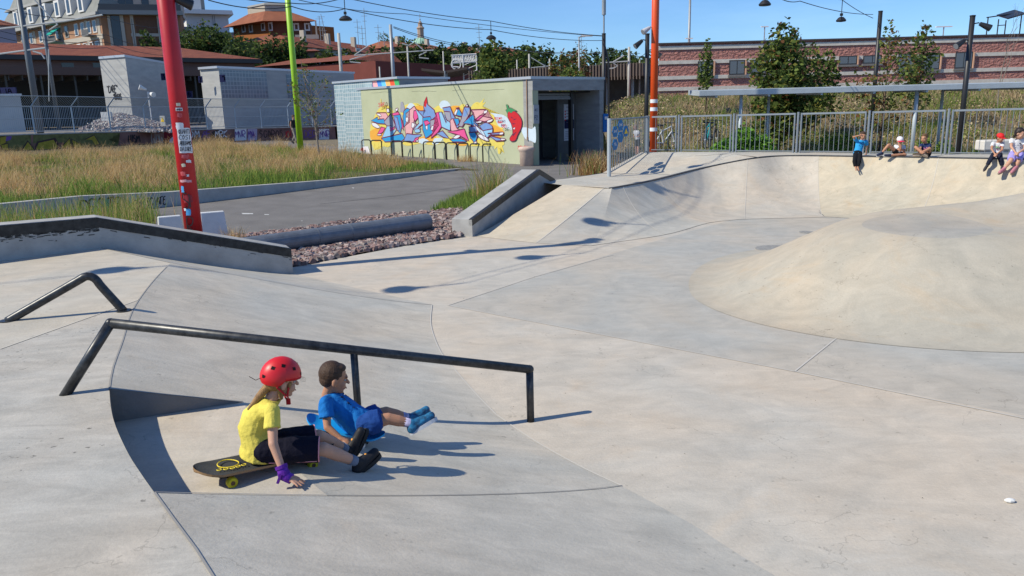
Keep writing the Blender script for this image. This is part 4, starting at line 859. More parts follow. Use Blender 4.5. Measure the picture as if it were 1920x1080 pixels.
# ---- mural: shapes in the coordinates of the wall
S_ = 5.647
def Z(x, y): return 680+x/S_, 160+y/S_
MC = {'Y': (.80, .66, .14), 'O': (.85, .42, .06), 'W': (.62, .74, .84), 'B': (.03, .33, .68), 'L': (.30, .58, .82), 'P': (.20, .34, .66), 'G': (.36, .36, .44), 'K': (.80, .10, .32), 'S': (.80, .42, .45), 'I': (.78, .82, .90), 'R': (.62, .02, .03), 'D': (.16, .02, .07), 'N': (.05, .30, .12), 'E': (.80, .80, .84)}
MM = {k: mat('mural_'+k, tuple(c*.82 for c in v), .75, noise=.05, scale=6) for k, v in MC.items()}
order = [0]
mur = MB()
def mshape(col, pts, outline=None, ow=.05, sm=0):
    order[0] += 1; off = .002+.0004*order[0]; p = [np.array([*q]) for q in pts]
    if sm: p = catmull_at(p+[p[0]], sm)[:-1]
    w = [wpix(*Z(*q), off) for q in p]; mur.cur = list(MC).index(col)
    c = np.mean(w, axis=0); bmv = bmesh.new(); vs = [bmv.verts.new(q) for q in w]
    try:
        f = bmv.faces.new(vs); res = bmesh.ops.triangulate(bmv, faces=[f]); bmv.verts.index_update(); mur.add([tuple(v.co) for v in bmv.verts], [tuple(v.index for v in f.verts) for f in bmv.faces])
    except Exception: pass
    bmv.free()
    if outline:
        mur.cur = list(MC).index(outline); n = np.array([*wn, 0]); L, R2 = [], []; w2 = w+[w[0], w[1]]
        for i in range(len(w2)-1):
            t = w2[i+1]-w2[max(i-1, 0)] if i else w2[1]-w2[-3]; q = np.cross(n, t); q /= max(np.linalg.norm(q), 1e-9); L.append(w2[i]+q*ow/2+n*.0002); R2.append(w2[i]-q*ow/2+n*.0002)
        mur.grid([L, R2])
def blob(col, pts, outline=None, ow=.03): mshape(col, pts, outline, ow, 4)
blob('Y', [(85, 420), (170, 250), (260, 210), (330, 290), (300, 420), (240, 620), (130, 680), (80, 540)])
blob('O', [(75, 490), (160, 450), (230, 540), (190, 610), (90, 570)])
blob('Y', [(400, 250), (460, 205), (580, 190), (640, 240), (700, 230), (760, 300), (600, 330), (430, 320)]); blob('O', [(540, 230), (600, 215), (700, 235), (800, 260), (760, 330), (560, 300)])
blob('W', [(460, 240), (500, 190), (540, 200), (560, 250), (500, 270)]); blob('Y', [(740, 260), (800, 215), (870, 240), (840, 300), (770, 310)]); blob('W', [(810, 200), (840, 165), (890, 165), (930, 210), (900, 250), (830, 245)])
blob('O', [(900, 260), (960, 215), (1080, 230), (1120, 270), (1000, 320)]); blob('Y', [(1020, 230), (1060, 195), (1090, 220), (1070, 260)])
blob('Y', [(1140, 240), (1180, 190), (1230, 180), (1290, 240), (1340, 300), (1440, 300), (1520, 350), (1480, 470), (1380, 440), (1250, 320)]); mshape('Y', [(1235, 180), (1232, 195), (1290, 135), (1270, 190), (1305, 175), (1260, 235), (1220, 225)])
blob('O', [(1330, 400), (1400, 420), (1480, 470), (1500, 520), (1420, 560), (1340, 500)]); blob('W', [(1350, 290), (1420, 300), (1500, 320), (1560, 380), (1580, 470), (1540, 460), (1440, 430), (1400, 330)])
blob('W', [(1670, 450), (1730, 445), (1790, 465), (1830, 440), (1834, 600), (1790, 590), (1720, 560)])
blob('Y', [(420, 560), (560, 540), (640, 560), (740, 530), (830, 560), (820, 620), (700, 630), (640, 610), (480, 640), (420, 610)]); blob('O', [(600, 560), (680, 530), (780, 540), (720, 600), (640, 610)]); blob('W', [(560, 590), (640, 560), (700, 590), (640, 620)]); blob('W', [(760, 560), (850, 560), (800, 620), (740, 620)])
blob('Y', [(850, 560), (920, 540), (980, 590), (950, 630), (870, 600)]); blob('O', [(960, 600), (1100, 610), (1080, 640), (980, 630)]); blob('Y', [(1100, 580), (1200, 560), (1400, 580), (1490, 590), (1480, 640), (1300, 640), (1130, 640)])
mshape('Y', [(1390, 600), (1480, 600), (1480, 650), (1503, 720), (1480, 690), (1465, 650), (1455, 730), (1435, 720), (1425, 650), (1400, 680)]); mshape('Y', [(130, 600), (210, 590), (200, 640), (120, 690), (130, 640)]); mshape('Y', [(190, 140), (200, 150), (200, 200), (192, 190)])
blob('Y', [(200, 610), (280, 590), (320, 600), (280, 650), (230, 645)])
# first letter group
mshape('S', [(150, 290), (250, 290), (270, 330), (240, 400), (190, 360)], 'D'); blob('E', [(145, 295), (185, 300), (200, 330), (165, 320)], 'D'); mshape('B', [(90, 375), (160, 335), (160, 360), (230, 355), (240, 410), (170, 405)], 'D'); blob('E', [(95, 395), (140, 400), (185, 440), (160, 455), (110, 430)], 'D')
mshape('G', [(230, 380), (300, 300), (320, 350), (350, 430), (300, 470), (240, 410)], 'D'); blob('E', [(255, 245), (280, 250), (290, 280), (262, 285)], 'D'); mshape('L', [(200, 570), (260, 430), (310, 430), (290, 480), (360, 470), (300, 560)], 'D'); mshape('K', [(155, 525), (200, 440), (240, 450), (215, 500)], 'D'); blob('E', [(160, 515), (200, 515), (195, 530), (160, 530)], 'D')
mshape('K', [(285, 440), (345, 450), (300, 495)]); mshape('K', [(310, 300), (380, 280), (420, 370), (440, 480), (380, 380)], 'D'); mshape('B', [(330, 320), (400, 310), (420, 430), (400, 510), (350, 450)], 'D'); mshape('P', [(330, 330), (370, 340), (400, 470), (370, 480)], 'D'); blob('E', [(350, 250), (375, 240), (370, 270), (350, 270)], 'D')
mshape('B', [(200, 560), (420, 510), (450, 560), (420, 590), (240, 600)], 'D'); mshape('G', [(405, 180), (425, 170), (450, 240), (440, 290), (400, 280)]); mshape('B', [(440, 270), (470, 240), (520, 260), (470, 400), (440, 440), (430, 330)], 'D')
# H-like letter
mshape('G', [(460, 300), (520, 250), (560, 400), (620, 460), (590, 490), (480, 430)], 'D'); mshape('S', [(500, 260), (550, 220), (580, 270), (550, 360), (525, 520), (460, 530), (450, 430), (500, 390)], 'D'); mshape('K', [(545, 270), (590, 260), (600, 330), (560, 380), (540, 340)], 'D'); mshape('L', [(560, 240), (640, 330), (640, 410), (600, 440), (560, 500), (545, 460), (600, 400), (590, 330)], 'D'); blob('E', [(525, 390), (555, 410), (540, 450), (520, 440)], 'D'); blob('E', [(460, 340), (485, 340), (480, 390), (462, 380)], 'D')
mshape('P', [(440, 590), (470, 510), (540, 520), (630, 520), (560, 580), (520, 605)], 'D'); blob('L', [(555, 465), (600, 460), (610, 495), (560, 500)], 'D'); mshape('K', [(540, 600), (560, 560), (600, 545), (575, 600)], 'D'); blob('E', [(555, 585), (590, 580), (585, 600)], 'D')
# flame letter
mshape('P', [(590, 270), (670, 270), (650, 235), (655, 180), (680, 120), (690, 200), (760, 260), (780, 330), (720, 380), (640, 330)], 'D'); mshape('R', [(660, 170), (682, 118), (686, 180), (672, 235), (655, 220)]); mshape('B', [(640, 340), (720, 330), (740, 380), (790, 360), (815, 420), (780, 480), (700, 545), (670, 560), (640, 470)], 'D'); mshape('G', [(720, 370), (790, 350), (820, 420), (750, 500), (720, 440)], 'D'); blob('E', [(735, 430), (755, 425), (750, 470), (725, 470)], 'D'); blob('E', [(670, 430), (690, 420), (690, 470), (675, 460)], 'D'); mshape('K', [(650, 380), (690, 370), (720, 400), (670, 430)], 'D')
# M
mshape('K', [(780, 290), (820, 280), (850, 420), (800, 500), (730, 560), (735, 530), (810, 420)], 'D'); mshape('L', [(810, 290), (840, 280), (890, 400), (905, 360), (935, 400), (930, 480), (880, 460), (840, 440)], 'D'); mshape('P', [(850, 240), (930, 225), (960, 300), (1030, 430), (990, 460), (930, 340), (880, 300)], 'D'); mshape('G', [(870, 275), (930, 280), (950, 400), (900, 370), (880, 330)], 'D'); mshape('S', [(930, 370), (960, 350), (1000, 450), (1080, 500), (1040, 530), (940, 480)], 'D')
mshape('K', [(900, 490), (1000, 480), (1080, 460), (1100, 520), (1130, 590), (1080, 560), (1000, 520)], 'D'); mshape('P', [(790, 510), (850, 480), (920, 560), (860, 550)], 'D'); mshape('B', [(925, 570), (1040, 560), (1110, 590), (1060, 600), (960, 600)], 'D'); blob('E', [(955, 560), (1000, 525), (1040, 535), (1000, 565)], 'D')
mshape('B', [(990, 290), (1020, 240), (1060, 310), (1050, 330), (1000, 320)], 'D'); mshape('D', [(985, 240), (1030, 228), (1020, 260)]); blob('E', [(975, 290), (1000, 250), (1010, 270), (985, 320)], 'D'); blob('E', [(1090, 220), (1120, 200), (1115, 225)], 'D'); mshape('B', [(970, 350), (1020, 350), (1030, 400), (1000, 430)], 'D')
# K
mshape('G', [(1080, 230), (1145, 230), (1140, 300), (1060, 440), (1020, 430), (1050, 350)], 'D'); mshape('P', [(1085, 235), (1140, 240), (1100, 330), (1070, 330)]); mshape('B', [(1070, 400), (1130, 340), (1190, 290), (1225, 310), (1180, 380), (1230, 420), (1200, 440), (1130, 410)], 'D'); mshape('S', [(1150, 260), (1300, 255), (1325, 260), (1250, 320), (1380, 350), (1300, 385), (1200, 370), (1180, 290)], 'D'); mshape('K', [(1250, 320), (1310, 300), (1230, 370), (1190, 370)], 'D'); blob('E', [(1290, 270), (1325, 262), (1320, 290), (1290, 300)], 'D')
blob('E', [(1330, 370), (1385, 355), (1370, 385), (1320, 395)], 'D'); blob('E', [(1200, 385), (1260, 375), (1260, 395), (1210, 400)], 'D'); mshape('W', [(1180, 400), (1240, 450), (1310, 500), (1330, 560), (1270, 530), (1190, 450)], 'D'); blob('P', [(1240, 430), (1310, 395), (1375, 430), (1380, 500), (1330, 530), (1280, 480)], 'D'); mshape('L', [(1280, 480), (1380, 460), (1380, 510), (1320, 560)], 'D')
blob('E', [(1225, 520), (1265, 520), (1330, 560), (1340, 590), (1290, 580), (1240, 550)], 'D'); mshape('P', [(1330, 510), (1480, 495), (1500, 520), (1380, 525)], 'D'); blob('E', [(1455, 500), (1495, 495), (1490, 520), (1455, 522)], 'D'); mshape('P', [(1340, 530), (1460, 560), (1500, 585), (1420, 590)], 'D'); blob('E', [(1470, 560), (1515, 565), (1510, 580), (1475, 582)], 'D')
mshape('B', [(1130, 500), (1190, 480), (1220, 540), (1195, 620), (1170, 580), (1150, 560)], 'D'); mshape('P', [(1130, 440), (1200, 430), (1220, 490), (1150, 500)], 'D'); blob('E', [(1175, 610), (1210, 590), (1210, 620)], 'D')
# chili pepper
blob('R', [(1545, 275), (1600, 270), (1650, 300), (1690, 370), (1685, 450), (1650, 520), (1625, 580), (1580, 590), (1565, 560), (1600, 500), (1585, 420), (1545, 340)], 'D', .03)
mshape('N', [(1520, 260), (1575, 235), (1640, 270), (1600, 275), (1580, 295), (1555, 275), (1540, 300)], 'D', .015); mshape('N', [(1525, 205), (1540, 200), (1560, 250), (1535, 250)], 'D', .015)
for p in ([(1575, 330), (1610, 350), (1580, 345)], [(1600, 360), (1640, 350), (1610, 370)], [(1590, 400), (1630, 405), (1600, 415)], [(1600, 450), (1625, 440), (1615, 475)], [(1590, 520), (1640, 490), (1600, 540)]): mshape('D', p)
mshape('E', [(1600, 455), (1622, 445), (1614, 468)])
mm = mur.build('mural', [MM[k] for k in MC], gb, fix=False, label='colourful wildstyle letters on yellow clouds beside a red chili pepper')
def wall_text(word, x, y, hpx, wpx, m, th=.03, slant=.15, jit=.03, seed=0):
    b = MB(); o = wpix(*Z(x, y)); write(b, word, o, (*-wd, 0), (0, 0, 1), hpx/S_*32/1443, wpx/S_*35/1443/.7, th, slant, .13, jit, seed); b.build('painted_lettering', m, gb, fix=False)
wall_text('SIRE D', 190, 225, 45, 120, MM['R'], .03, .3, .1, 4); wall_text('PECCANTI', 1420, 362, 22, 72, MM['R'], .02, .2); wall_text('(NON)', 1455, 402, 22, 42, MM['R'], .02); wall_text('SEI', 1495, 445, 26, 48, MM['R'], .025, .2)
wall_text('SPUTO', 1665, 668, 26, 90, MM['R'], .03, .2, .05); wall_text('CREW', 1710, 690, 20, 52, MM['R'], .03, .2, .05); wall_text('ACR', 5, 690, 30, 36, MM['R'], .05, .1)
b = MB(); order[0] += 1
b = MB(); q = [wpix(*Z(*p), .02) for p in ((0, 650), (60, 645), (85, 720), (60, 745), (0, 735))]; b.add(q, [tuple(range(5))]); b.build('painted_patch', MM['E'], gb, fix=False)
# cable pipe on the wall
ca, cb_ = wpix(*Z(1742, 0), .03), wpix(*Z(1750, 545), .03); ca[2] = TOP; b = MB(); b.tube([ca, cb_], .02, 6); b.tube([cb_+[0, 0, 0], cb_-[0, 0, .12]], .035, 8); b.build('cable_pipe', mat('rusty_pipe', (.35, .22, .14), .7), gb)
for (x0, x1, y) in ((950, 1500, 55), (520, 780, 68), (90, 300, 75)): b = MB(); b.tube([wpix(*Z(x0+(x1-x0)*k/6, y+random.uniform(-8, 8)-k*2), .004) for k in range(7)], .006, 4); b.build('wall_crack', mat('crack_line', (.25, .26, .2), .9), gb, fix=False)
# signs on the entrance
def esign(name, s0, s1, z0, z1, dep, m, parent=gb): b = MB(); ebox(b, s0, s1, z0, z1, dep-.02, dep); return b.build(name, m, parent)
sgn = mat('sign_white', (.62, .64, .70), .5); nav = mat('sign_navy', (.012, .015, .07), .5); sblue = mat('sign_blue', (.01, .16, .50), .45)
o1 = esign('notice_board', 3.12, 3.72, .75, 2.25, 1.3, sgn); b = MB(); ebox(b, 3.13, 3.71, 1.25, 1.62, 1.272, 1.278); b.build('navy_band', nav, o1)
for k in range(6): b = MB(); z = 2.12-k*.085 if k < 1 else 2.05-.12*(k-1)-.08; ebox(b, 3.26, 3.66, z, z+.025, 1.272, 1.278); b.build('text_line', mat('text_grey', (.2, .2, .26), .6), o1)
for k in range(5): b = MB(); ebox(b, 3.18, 3.6, 1.12-k*.07, 1.135-k*.07, 1.272, 1.278); b.build('text_line', mat('text_grey', (.2, .2, .26), .6), o1)
b = MB()
for k in range(4): ebox(b, 3.16, 3.22, 1.93-.12*k, 1.99-.12*k, 1.270, 1.277)
b.build('prohibition_marks', mat('sign_red', (.55, .03, .03), .5), o1)
o2 = esign('info_sign', .01, .30, 1.55, 2.25, -.02, mat('sign_pale', (.38, .40, .42), .5)); b = MB(); write(b, 'P2', ept(.06, 1.7, -.045), (*ef, 0), (0, 0, 1), .16, .16, .02, off=-.002); write(b, 'ACC', ept(.06, 2.02, -.045), (*ef, 0), (0, 0, 1), .08, .17, .012, off=-.002); b.build('lettering', nav, o2, fix=False)
# stone bollard at the corner
q = PG(1004, 306); q = gA_+wn*.42+ef*(.05); bz = GZ0+.0; bo = thing('bollard', (q[0], q[1], bz), 'thick pinkish stone bollard at the corner of the painted wall', 'bollard')
b = MB(); b.lathe((q[0], q[1], bz-.1), [(.26, 0), (.26, .85), (.30, .9), (.32, .96), (.32, 1.02), (.24, 1.06), (.02, 1.06)], 24); b.build('bollard_body', mat('pink_stone', (.52, .40, .33), .8, noise=.1, scale=8), bo, smooth=True)
# hoop bike racks along the wall
def hoop(x0, x1, yt, yb, label):
    a, c = wpix(x0, yb), wpix(x1, yb); o = wn*1.3; s = 1-1.3/38; base = [PG(x0, yb), PG(x1, yb)]; a, c = base; z0 = a[2]-.02; h = zat(a, yt)-z0
    t = thing('bike_stand', (a+c)/2, label, 'bike stand', 'black hoop bike stands along the painted wall'); r_ = .09; d = (c-a)/np.linalg.norm(c-a)
    pts = [a+[0, 0, 0], a+[0, 0, h-r_]]+[a+d*(r_-r_*math.cos(k*math.pi/8))+[0, 0, h-r_+r_*math.sin(k*math.pi/8)] for k in range(1, 5)]
    pts += [c-d*(r_-r_*math.cos(k*math.pi/8))+[0, 0, h-r_+r_*math.sin(k*math.pi/8)] for k in range(4, 0, -1)]+[c+[0, 0, h-r_], c]
    b = MB(); b.tube(pts, .028, 8); b.build('hoop', blk_p, t, smooth=True)
hs = [(0, 92), (98, 208), (308, 420), (426, 532), (650, 765), (770, 882), (892, 1003), (1015, 1128), (1143, 1255), (1275, 1388)]
hl = ['first hoop from the left, in front of the glass blocks', 'second hoop from the left, at the start of the green paint', 'third hoop from the left, below the first mural letters', 'fourth hoop from the left, next to the shadow on the wall', 'fifth hoop from the left, after the gap in the row', 'sixth hoop from the left, below the flame shaped letter', 'seventh hoop from the left, below the middle of the mural', 'eighth hoop from the left, where the crowd barrier begins', 'ninth hoop from the left, in front of the crowd barrier', 'last hoop on the right, in front of the crowd barrier']
for k, (xa, xb) in enumerate(hs):
    xa, _ = Z(xa, 0); xb, _ = Z(xb, 0); yt = 263+(k*.95 if k < 9 else 8); yb = 291+k*1.5; hoop(xa, xb, yt, yb, 'black metal bike stand, '+hl[k])
q = PG(644, 270); hoop(644, 653, 243, 270, 'lone black hoop left of the glass block wall')
# crowd barrier
a, c = PG(873, 300), PG(972, 306); za = zat(a, 266); d = (c-a); bar = thing('crowd_barrier', (a+c)/2, 'low grey steel crowd barrier standing behind the right bike stands', 'barrier')
b = MB(); h = za-a[2]; b.tube([a, a+[0, 0, h], c+[0, 0, h], c], .02, 8); b.tube([a+[0, 0, .15], c+[0, 0, .15]], .016, 6); b.build('barrier_frame', grey_p, bar)
b = MB()
for k in range(1, 22): p = a+d*k/22; b.tube([p+[0, 0, .15], p+[0, 0, h]], .007, 5)
b.build('barrier_bars', grey_p, bar)
for p in (a, c): b = MB(); b.box(p+[0, 0, .012], (.06, .5, .024), rz=math.atan2(wd[0], wd[1])*-1); b.build('foot', grey_p, bar)
# ================================================================ LEFT: painted low wall, railing fence, station
TB = 1.55    # height of the railway ground behind the wall
def wl(x, y, zt): return P(x, y, zt)       # plan point whose top at height zt shows at (x, y)
lwl = [wl(-60, 254, 1.52), wl(60, 250.5, 1.49), wl(300, 244, 1.38), wl(480, 239.5, 1.28), wl(628, 236, 1.21)]
wallp = [np.array([p[0], p[1], 0]) for p in lwl]; wallz = [1.52, 1.49, 1.38, 1.28, 1.21]
rosy = mat('rosy_painted_wall', (0.15, 0.07, 0.06), .9, col2=(0.30, 0.165, 0.14), scale=1.3, bump=.2)
lw = thing('low_wall', wallp[2], 'long low reddish wall covered with tags and graffiti below the railway fence', 'wall'); b = MB(); bc = MB()
def woff(i, d):
    i = min(i, len(wallp)-2); t = wallp[i+1]-wallp[i]; n = np.array([t[1], -t[0], 0]); n /= np.linalg.norm(n); n = n if n[1] < 0 else -n; return n*d, t/np.linalg.norm(t)
for i in range(len(wallp)-1):
    n, _ = woff(i, .3); a, c = wallp[i], wallp[i+1]
    def h_(p, z): return np.array([p[0], p[1], z])
    b.hexa([h_(a, -.3), h_(c, -.3), h_(c-n, -.3), h_(a-n, -.3)], [h_(a, wallz[i]-.06), h_(c, wallz[i+1]-.06), h_(c-n, wallz[i+1]-.06), h_(a-n, wallz[i]-.06)])
    bc.hexa([h_(a+n*.1, wallz[i]-.06), h_(c+n*.1, wallz[i+1]-.06), h_(c-n*1.1, wallz[i+1]-.06), h_(a-n*1.1, wallz[i]-.06)], [h_(a+n*.1, wallz[i]), h_(c+n*.1, wallz[i+1]), h_(c-n*1.1, wallz[i+1]), h_(a-n*1.1, wallz[i])])
b.build('wall_body', rosy, lw); bc.build('wall_cap', kerb_m, lw)
def lwpix(x, y, off=.01):
    i = 0
    for k in range(len(wallp)-1):
        n, t = woff(k, 1.0); q = PP(x, y, wallp[k], n); s = (q-wallp[k])@t
        if s <= np.linalg.norm(wallp[k+1]-wallp[k]) or k == len(wallp)-2: return q+n*off, t, n
def lshape(col, pts, off):
    b = MB(); q = [lwpix(*p, off)[0] for p in pts]; bmv = bmesh.new(); vs = [bmv.verts.new(v) for v in q]; f = bmv.faces.new(vs); bmesh.ops.triangulate(bmv, faces=[f]); bmv.verts.index_update()
    b.add([tuple(v.co) for v in bmv.verts], [tuple(v.index for v in f.verts) for f in bmv.faces]); bmv.free(); return b
gold = mat('spray_gold', (.34, .27, .03), .7, noise=.2, scale=8); olive = mat('spray_olive', (.14, .14, .05), .8, noise=.3, scale=5); dkbr = mat('spray_dark', (.06, .035, .035), .8)
lshape(0, [(-30, 254), (58, 252.5), (58, 294), (-30, 294)], .008).build('painted_ground', olive, lw, fix=False); lshape(0, [(62, 252.5), (150, 250.5), (225, 249), (205, 262), (222, 270), (200, 286), (160, 292), (62, 294)], .008).build('painted_ground', olive, lw, fix=False)
for pts in ([(0, 258), (12, 255), (10, 268), (0, 272)], [(38, 288), (52, 266), (64, 282), (60, 292)], [(64, 288), (72, 268), (100, 262), (108, 274), (96, 290), (82, 292), (86, 278), (76, 288)], [(112, 280), (130, 260), (134, 280), (126, 276)], [(135, 262), (150, 270), (156, 276), (140, 284)], [(160, 262), (176, 254), (186, 270), (178, 272), (172, 262)], [(2, 272), (14, 270), (16, 282), (4, 280)]):
    c = np.mean(pts, axis=0); lshape(0, [tuple(c+(np.array(p)-c)*1.22) for p in pts], .012).build('painted_letter', dkbr, lw, fix=False); lshape(0, pts, .016).build('painted_letter', gold, lw, fix=False)
lshape(0, [(8, 256), (22, 255), (20, 262), (10, 265)], .014).build('painted_letter', spray_p, lw, fix=False)
lshape(0, [(307, 246), (324, 246), (325, 278), (308, 280)], .01).build('painted_door', mat('spray_wine', (.20, .01, .02), .7), lw, fix=False)
def lwtag(word, x, y, hpx, wpx, m, th=.04, seed=0, slant=.15):
    q, t, n = lwpix(x, y, .02); b = MB(); Y = q[1]; write(b, word, q, t, (0, 0, 1), hpx*Y/1443, wpx*Y/1443*1.15, th, slant, .0, .08, seed); b.build('painted_lettering', m, lw, fix=False)
lwtag('HISM', 241, 268, 14, 20, spray_k, .07, 1); lwtag('WAW', 284, 277, 26, 24, mat('spray_grey', (.4, .4, .42), .7), .05, 2)
for (x0, x1, m_, tx) in ((355, 372, spray_w, 'OM'), (378, 395, spray_p, 'AE'), (402, 428, spray_w, 'MRK'), (440, 462, spray_w, ''), (464, 482, mat('spray_lilac', (.45, .38, .5), .7), ''), (486, 530, None, 'SGOROS'), (534, 545, None, 'IOI'), (570, 592, spray_p, 'DED'), (598, 617, spray_w, '')):
    if m_ is not None and tx == '' : lshape(0, [(x0, 242), (x1, 241.5), (x1, 263), (x0, 264)], .012).build('painted_panel', m_, lw, fix=False)
    lwtag(tx or 'MNR', x0+1, 258, 12, (x1-x0)*.85, m_ if (m_ is not None and tx) else (spray_r if tx == 'IOI' else dkbr if m_ is None else spray_p), .06, int(x0))
lshape(0, [(318, 262), (324, 256), (333, 258), (334, 280), (316, 282)], .012).build('painted_figure', mat('spray_lavender', (.50, .50, .68), .7), lw, fix=False)
lshape(0, [(338, 246), (349, 245), (349, 255), (338, 255)], .012).build('painted_figure', mat('spray_blue', (.10, .13, .42), .7), lw, fix=False); lshape(0, [(394, 258), (398, 247), (408, 243), (420, 252), (436, 266), (433, 268), (414, 257), (402, 262)], .014).build('painted_figure', spray_k, lw, fix=False)
# railway ground
tb_pts = [wallp[0]+V3((-80, -6, 0))]+[p for p in wallp]+[wallp[-1]+V3((3, 3, 0)), V3((0, 62, 0)), V3((40, 62, 0)), V3((60, 300, 0)), V3((-300, 300, 0))]
tb_p = [np.array([p[0], p[1]+.12, 1.18]) for p in tb_pts]; b = MB(); b.add(tb_p, [tuple(range(len(tb_p)))])
b.build('railway_ground', mat('ballast', (.20, .185, .17), .95, noise=.35, scale=3, bump=.6, bscale=12, dist=.03), kind='structure', fix=False)
stones('gravel', [(PD(random.gauss(245, 30), 210, 1)[0]*Y, Y) for Y in [random.uniform(47, 52) for _ in range(3600)]], lambda x, y: 1.18+max(0, 1.1-abs(x+24.5-(y-50)*-.4)*.24)*max(0, 1-abs(y-50)/3.6)*1.15, .09, .19, gm[2:]+[mat('gravel_white', (.45, .43, .4), .9)], 'pile of pale gravel behind the railway fence at the tagged concrete block', 'gravel')
# fence with bent-over top
fx = [-40, 61, 136, 205, 271, 330, 388, 442, 490, 541, 586, 622]
def wall_at(x):
    for k in range(len(wallp)-1):
        n, t = woff(k, 1.0); d = ray(x, 240); nn = n; q = PP(x, 240, wallp[k], nn); s = (q-wallp[k])@t
        if s <= np.linalg.norm(wallp[k+1]-wallp[k])+.01 or k == len(wallp)-2:
            L = np.linalg.norm(wallp[k+1]-wallp[k]); return np.array([q[0], q[1]+.15, wallz[k]*(1-s/L)+wallz[k+1]*s/L])
zf_col = mat('fence_galvanised', (.36, .42, .47), .45, metal=.45)
fen = thing('railing_fence', wall_at(300), 'long galvanised railway fence with its top bent over, standing on the painted low wall', 'fence')
fps = [wall_at(x) for x in fx]; FH = 1.38; BX, BZ = .38, .52
for i, p in enumerate(fps):
    b = MB(); b.tube([p, p+[0, 0, FH], p+[BX, .15, FH+BZ]], .035, 6); b.build('fence_post', zf_col, fen)
for i, (a, c) in enumerate(zip(fps, fps[1:])):
    b = MB(); L = np.linalg.norm(c-a); n = int(L/.095)
    for k in range(n):
        p = a+(c-a)*(k+.5)/n; w = (c-a)/L*.012
        b.add([p-w+[0, 0, .08], p+w+[0, 0, .08], p+w+[0, 0, FH], p-w+[0, 0, FH]], [(0, 1, 2, 3)]); q = p+[BX, .15, BZ]; b.add([p-w+[0, 0, FH], p+w+[0, 0, FH], q+w+[0, 0, FH], q-w+[0, 0, FH]], [(0, 1, 2, 3)])
    b.tube([a+[0, 0, FH], c+[0, 0, FH]], .03, 5); b.tube([a+[0, 0, .1], c+[0, 0, .1]], .02, 5); b.tube([a+[BX, .15, FH+BZ], c+[BX, .15, FH+BZ]], .02, 5); b.tube([a+[0, 0, FH*.55], c+[0, 0, FH*.55]], .012, 4)
    b.build('bar_panel', zf_col, fen, fix=False)
# warning sign on the fence
q = wall_at(306); b = MB(); b.box(q+[0, -.1, .55], (.42, .02, .62), rz=-.45); ws = thing('warning_sign', q, 'small grey sign with a yellow warning triangle on the railway fence', 'sign'); b.build('sign_plate', mat('sign_plate_grey', (.35, .36, .36), .5), ws)
b = MB(); c_ = q+[0, -.13, .62]; tdir = np.array([math.cos(-.45), math.sin(-.45), 0]); b.add([c_-tdir*.14-[0, 0, .12], c_+tdir*.14-[0, 0, .12], c_+[0, 0, .16]], [(0, 1, 2)]); b.build('triangle', mat('sign_yellow', (.75, .5, .02), .5), ws, fix=False)
# ---- generic box building between two photo columns at given distances
class Bl:
    def __init__(s, name, label, x0, Y0, x1, Y1, ytop0, depth, m, cat='building', zb=1.4, group=None, ztop=None, yref=150, body='wall', skew=0.0):
        a, c = PD(x0, yref, Y0), PD(x1, yref, Y1); s.a = np.array([a[0], a[1]]); s.c = np.array([c[0], c[1]]); s.L = np.linalg.norm(s.c-s.a); s.t = (s.c-s.a)/s.L; s.n = np.array([s.t[1], -s.t[0]])
        if s.n[1] > 0: s.n = -s.n
        s.zb = zb; s.zt = ztop if ztop is not None else zat(np.array([*s.a, 0]), ytop0); s.D = depth; s.th = thing(name, (*s.a, zb), label, cat, group)
        b = MB(); b.hexa([s.pt(0, zb, 0), s.pt(s.L, zb, 0), s.pt(s.L, zb, -depth), s.pt(skew, zb, -depth)], [s.pt(0, s.zt, 0), s.pt(s.L, s.zt, 0), s.pt(s.L, s.zt, -depth), s.pt(skew, s.zt, -depth)]); s.wall = b.build(body, m, s.th)
    def pt(s, u, z, o=0.0): q = s.a+s.t*u+s.n*o; return np.array([q[0], q[1], z])
    def bx(s, b, u0, u1, z0, z1, o0, o1): b.hexa([s.pt(u0, z0, o0), s.pt(u1, z0, o0), s.pt(u1, z0, o1), s.pt(u0, z0, o1)], [s.pt(u0, z1, o0), s.pt(u1, z1, o0), s.pt(u1, z1, o1), s.pt(u0, z1, o1)]); return b
    def part(s, name, m, *boxes, parent=None):
        b = MB()
        for q in boxes: s.bx(b, *q)
        return b.build(name, m, parent or s.th)
    def ux(s, x, y=150):     # photo column -> distance along the facade
        d = ray(x, y); M_ = np.array([[d[0], -s.t[0]], [d[1], -s.t[1]]]); k = np.linalg.solve(M_, s.a); return float(k[1])
    def uz(s, x, y): u = s.ux(x, y); q = s.pt(u, 0); return u, zat(q, y)
    def win(s, x0, x1, y0, y1, fm, pm, name='window', o=.04, fr=.07, sill=None):
        u0, z1 = s.uz(x0, y0); u1, z0 = s.uz(x1, y1); f = s.part(name, fm, (u0-fr, u1+fr, z0-fr, z1+fr, .0, o)); s.part('pane', pm, (u0, u1, z0, z1, o-.01, o+.012), parent=f)
        if sill: s.part('sill', sill, (u0-fr*1.6, u1+fr*1.6, z0-fr*2.4, z0-fr*1.1, 0, o+.12), parent=f)
        return f
board = mat('board_marked_concrete', (.42, .42, .405), .85, col2=(.33, .33, .325), scale=.7, bump=.3, stretch=(1, 1, 6)); board2 = mat('concrete_shaded_side', (.20, .205, .21), .85, noise=.12, scale=.8, bump=.3, stretch=(1, 1, 5))
glassd = mat('dark_glass', (.03, .035, .045), .12, spec=.6); whitef = mat('white_frame', (.65, .64, .62), .6)
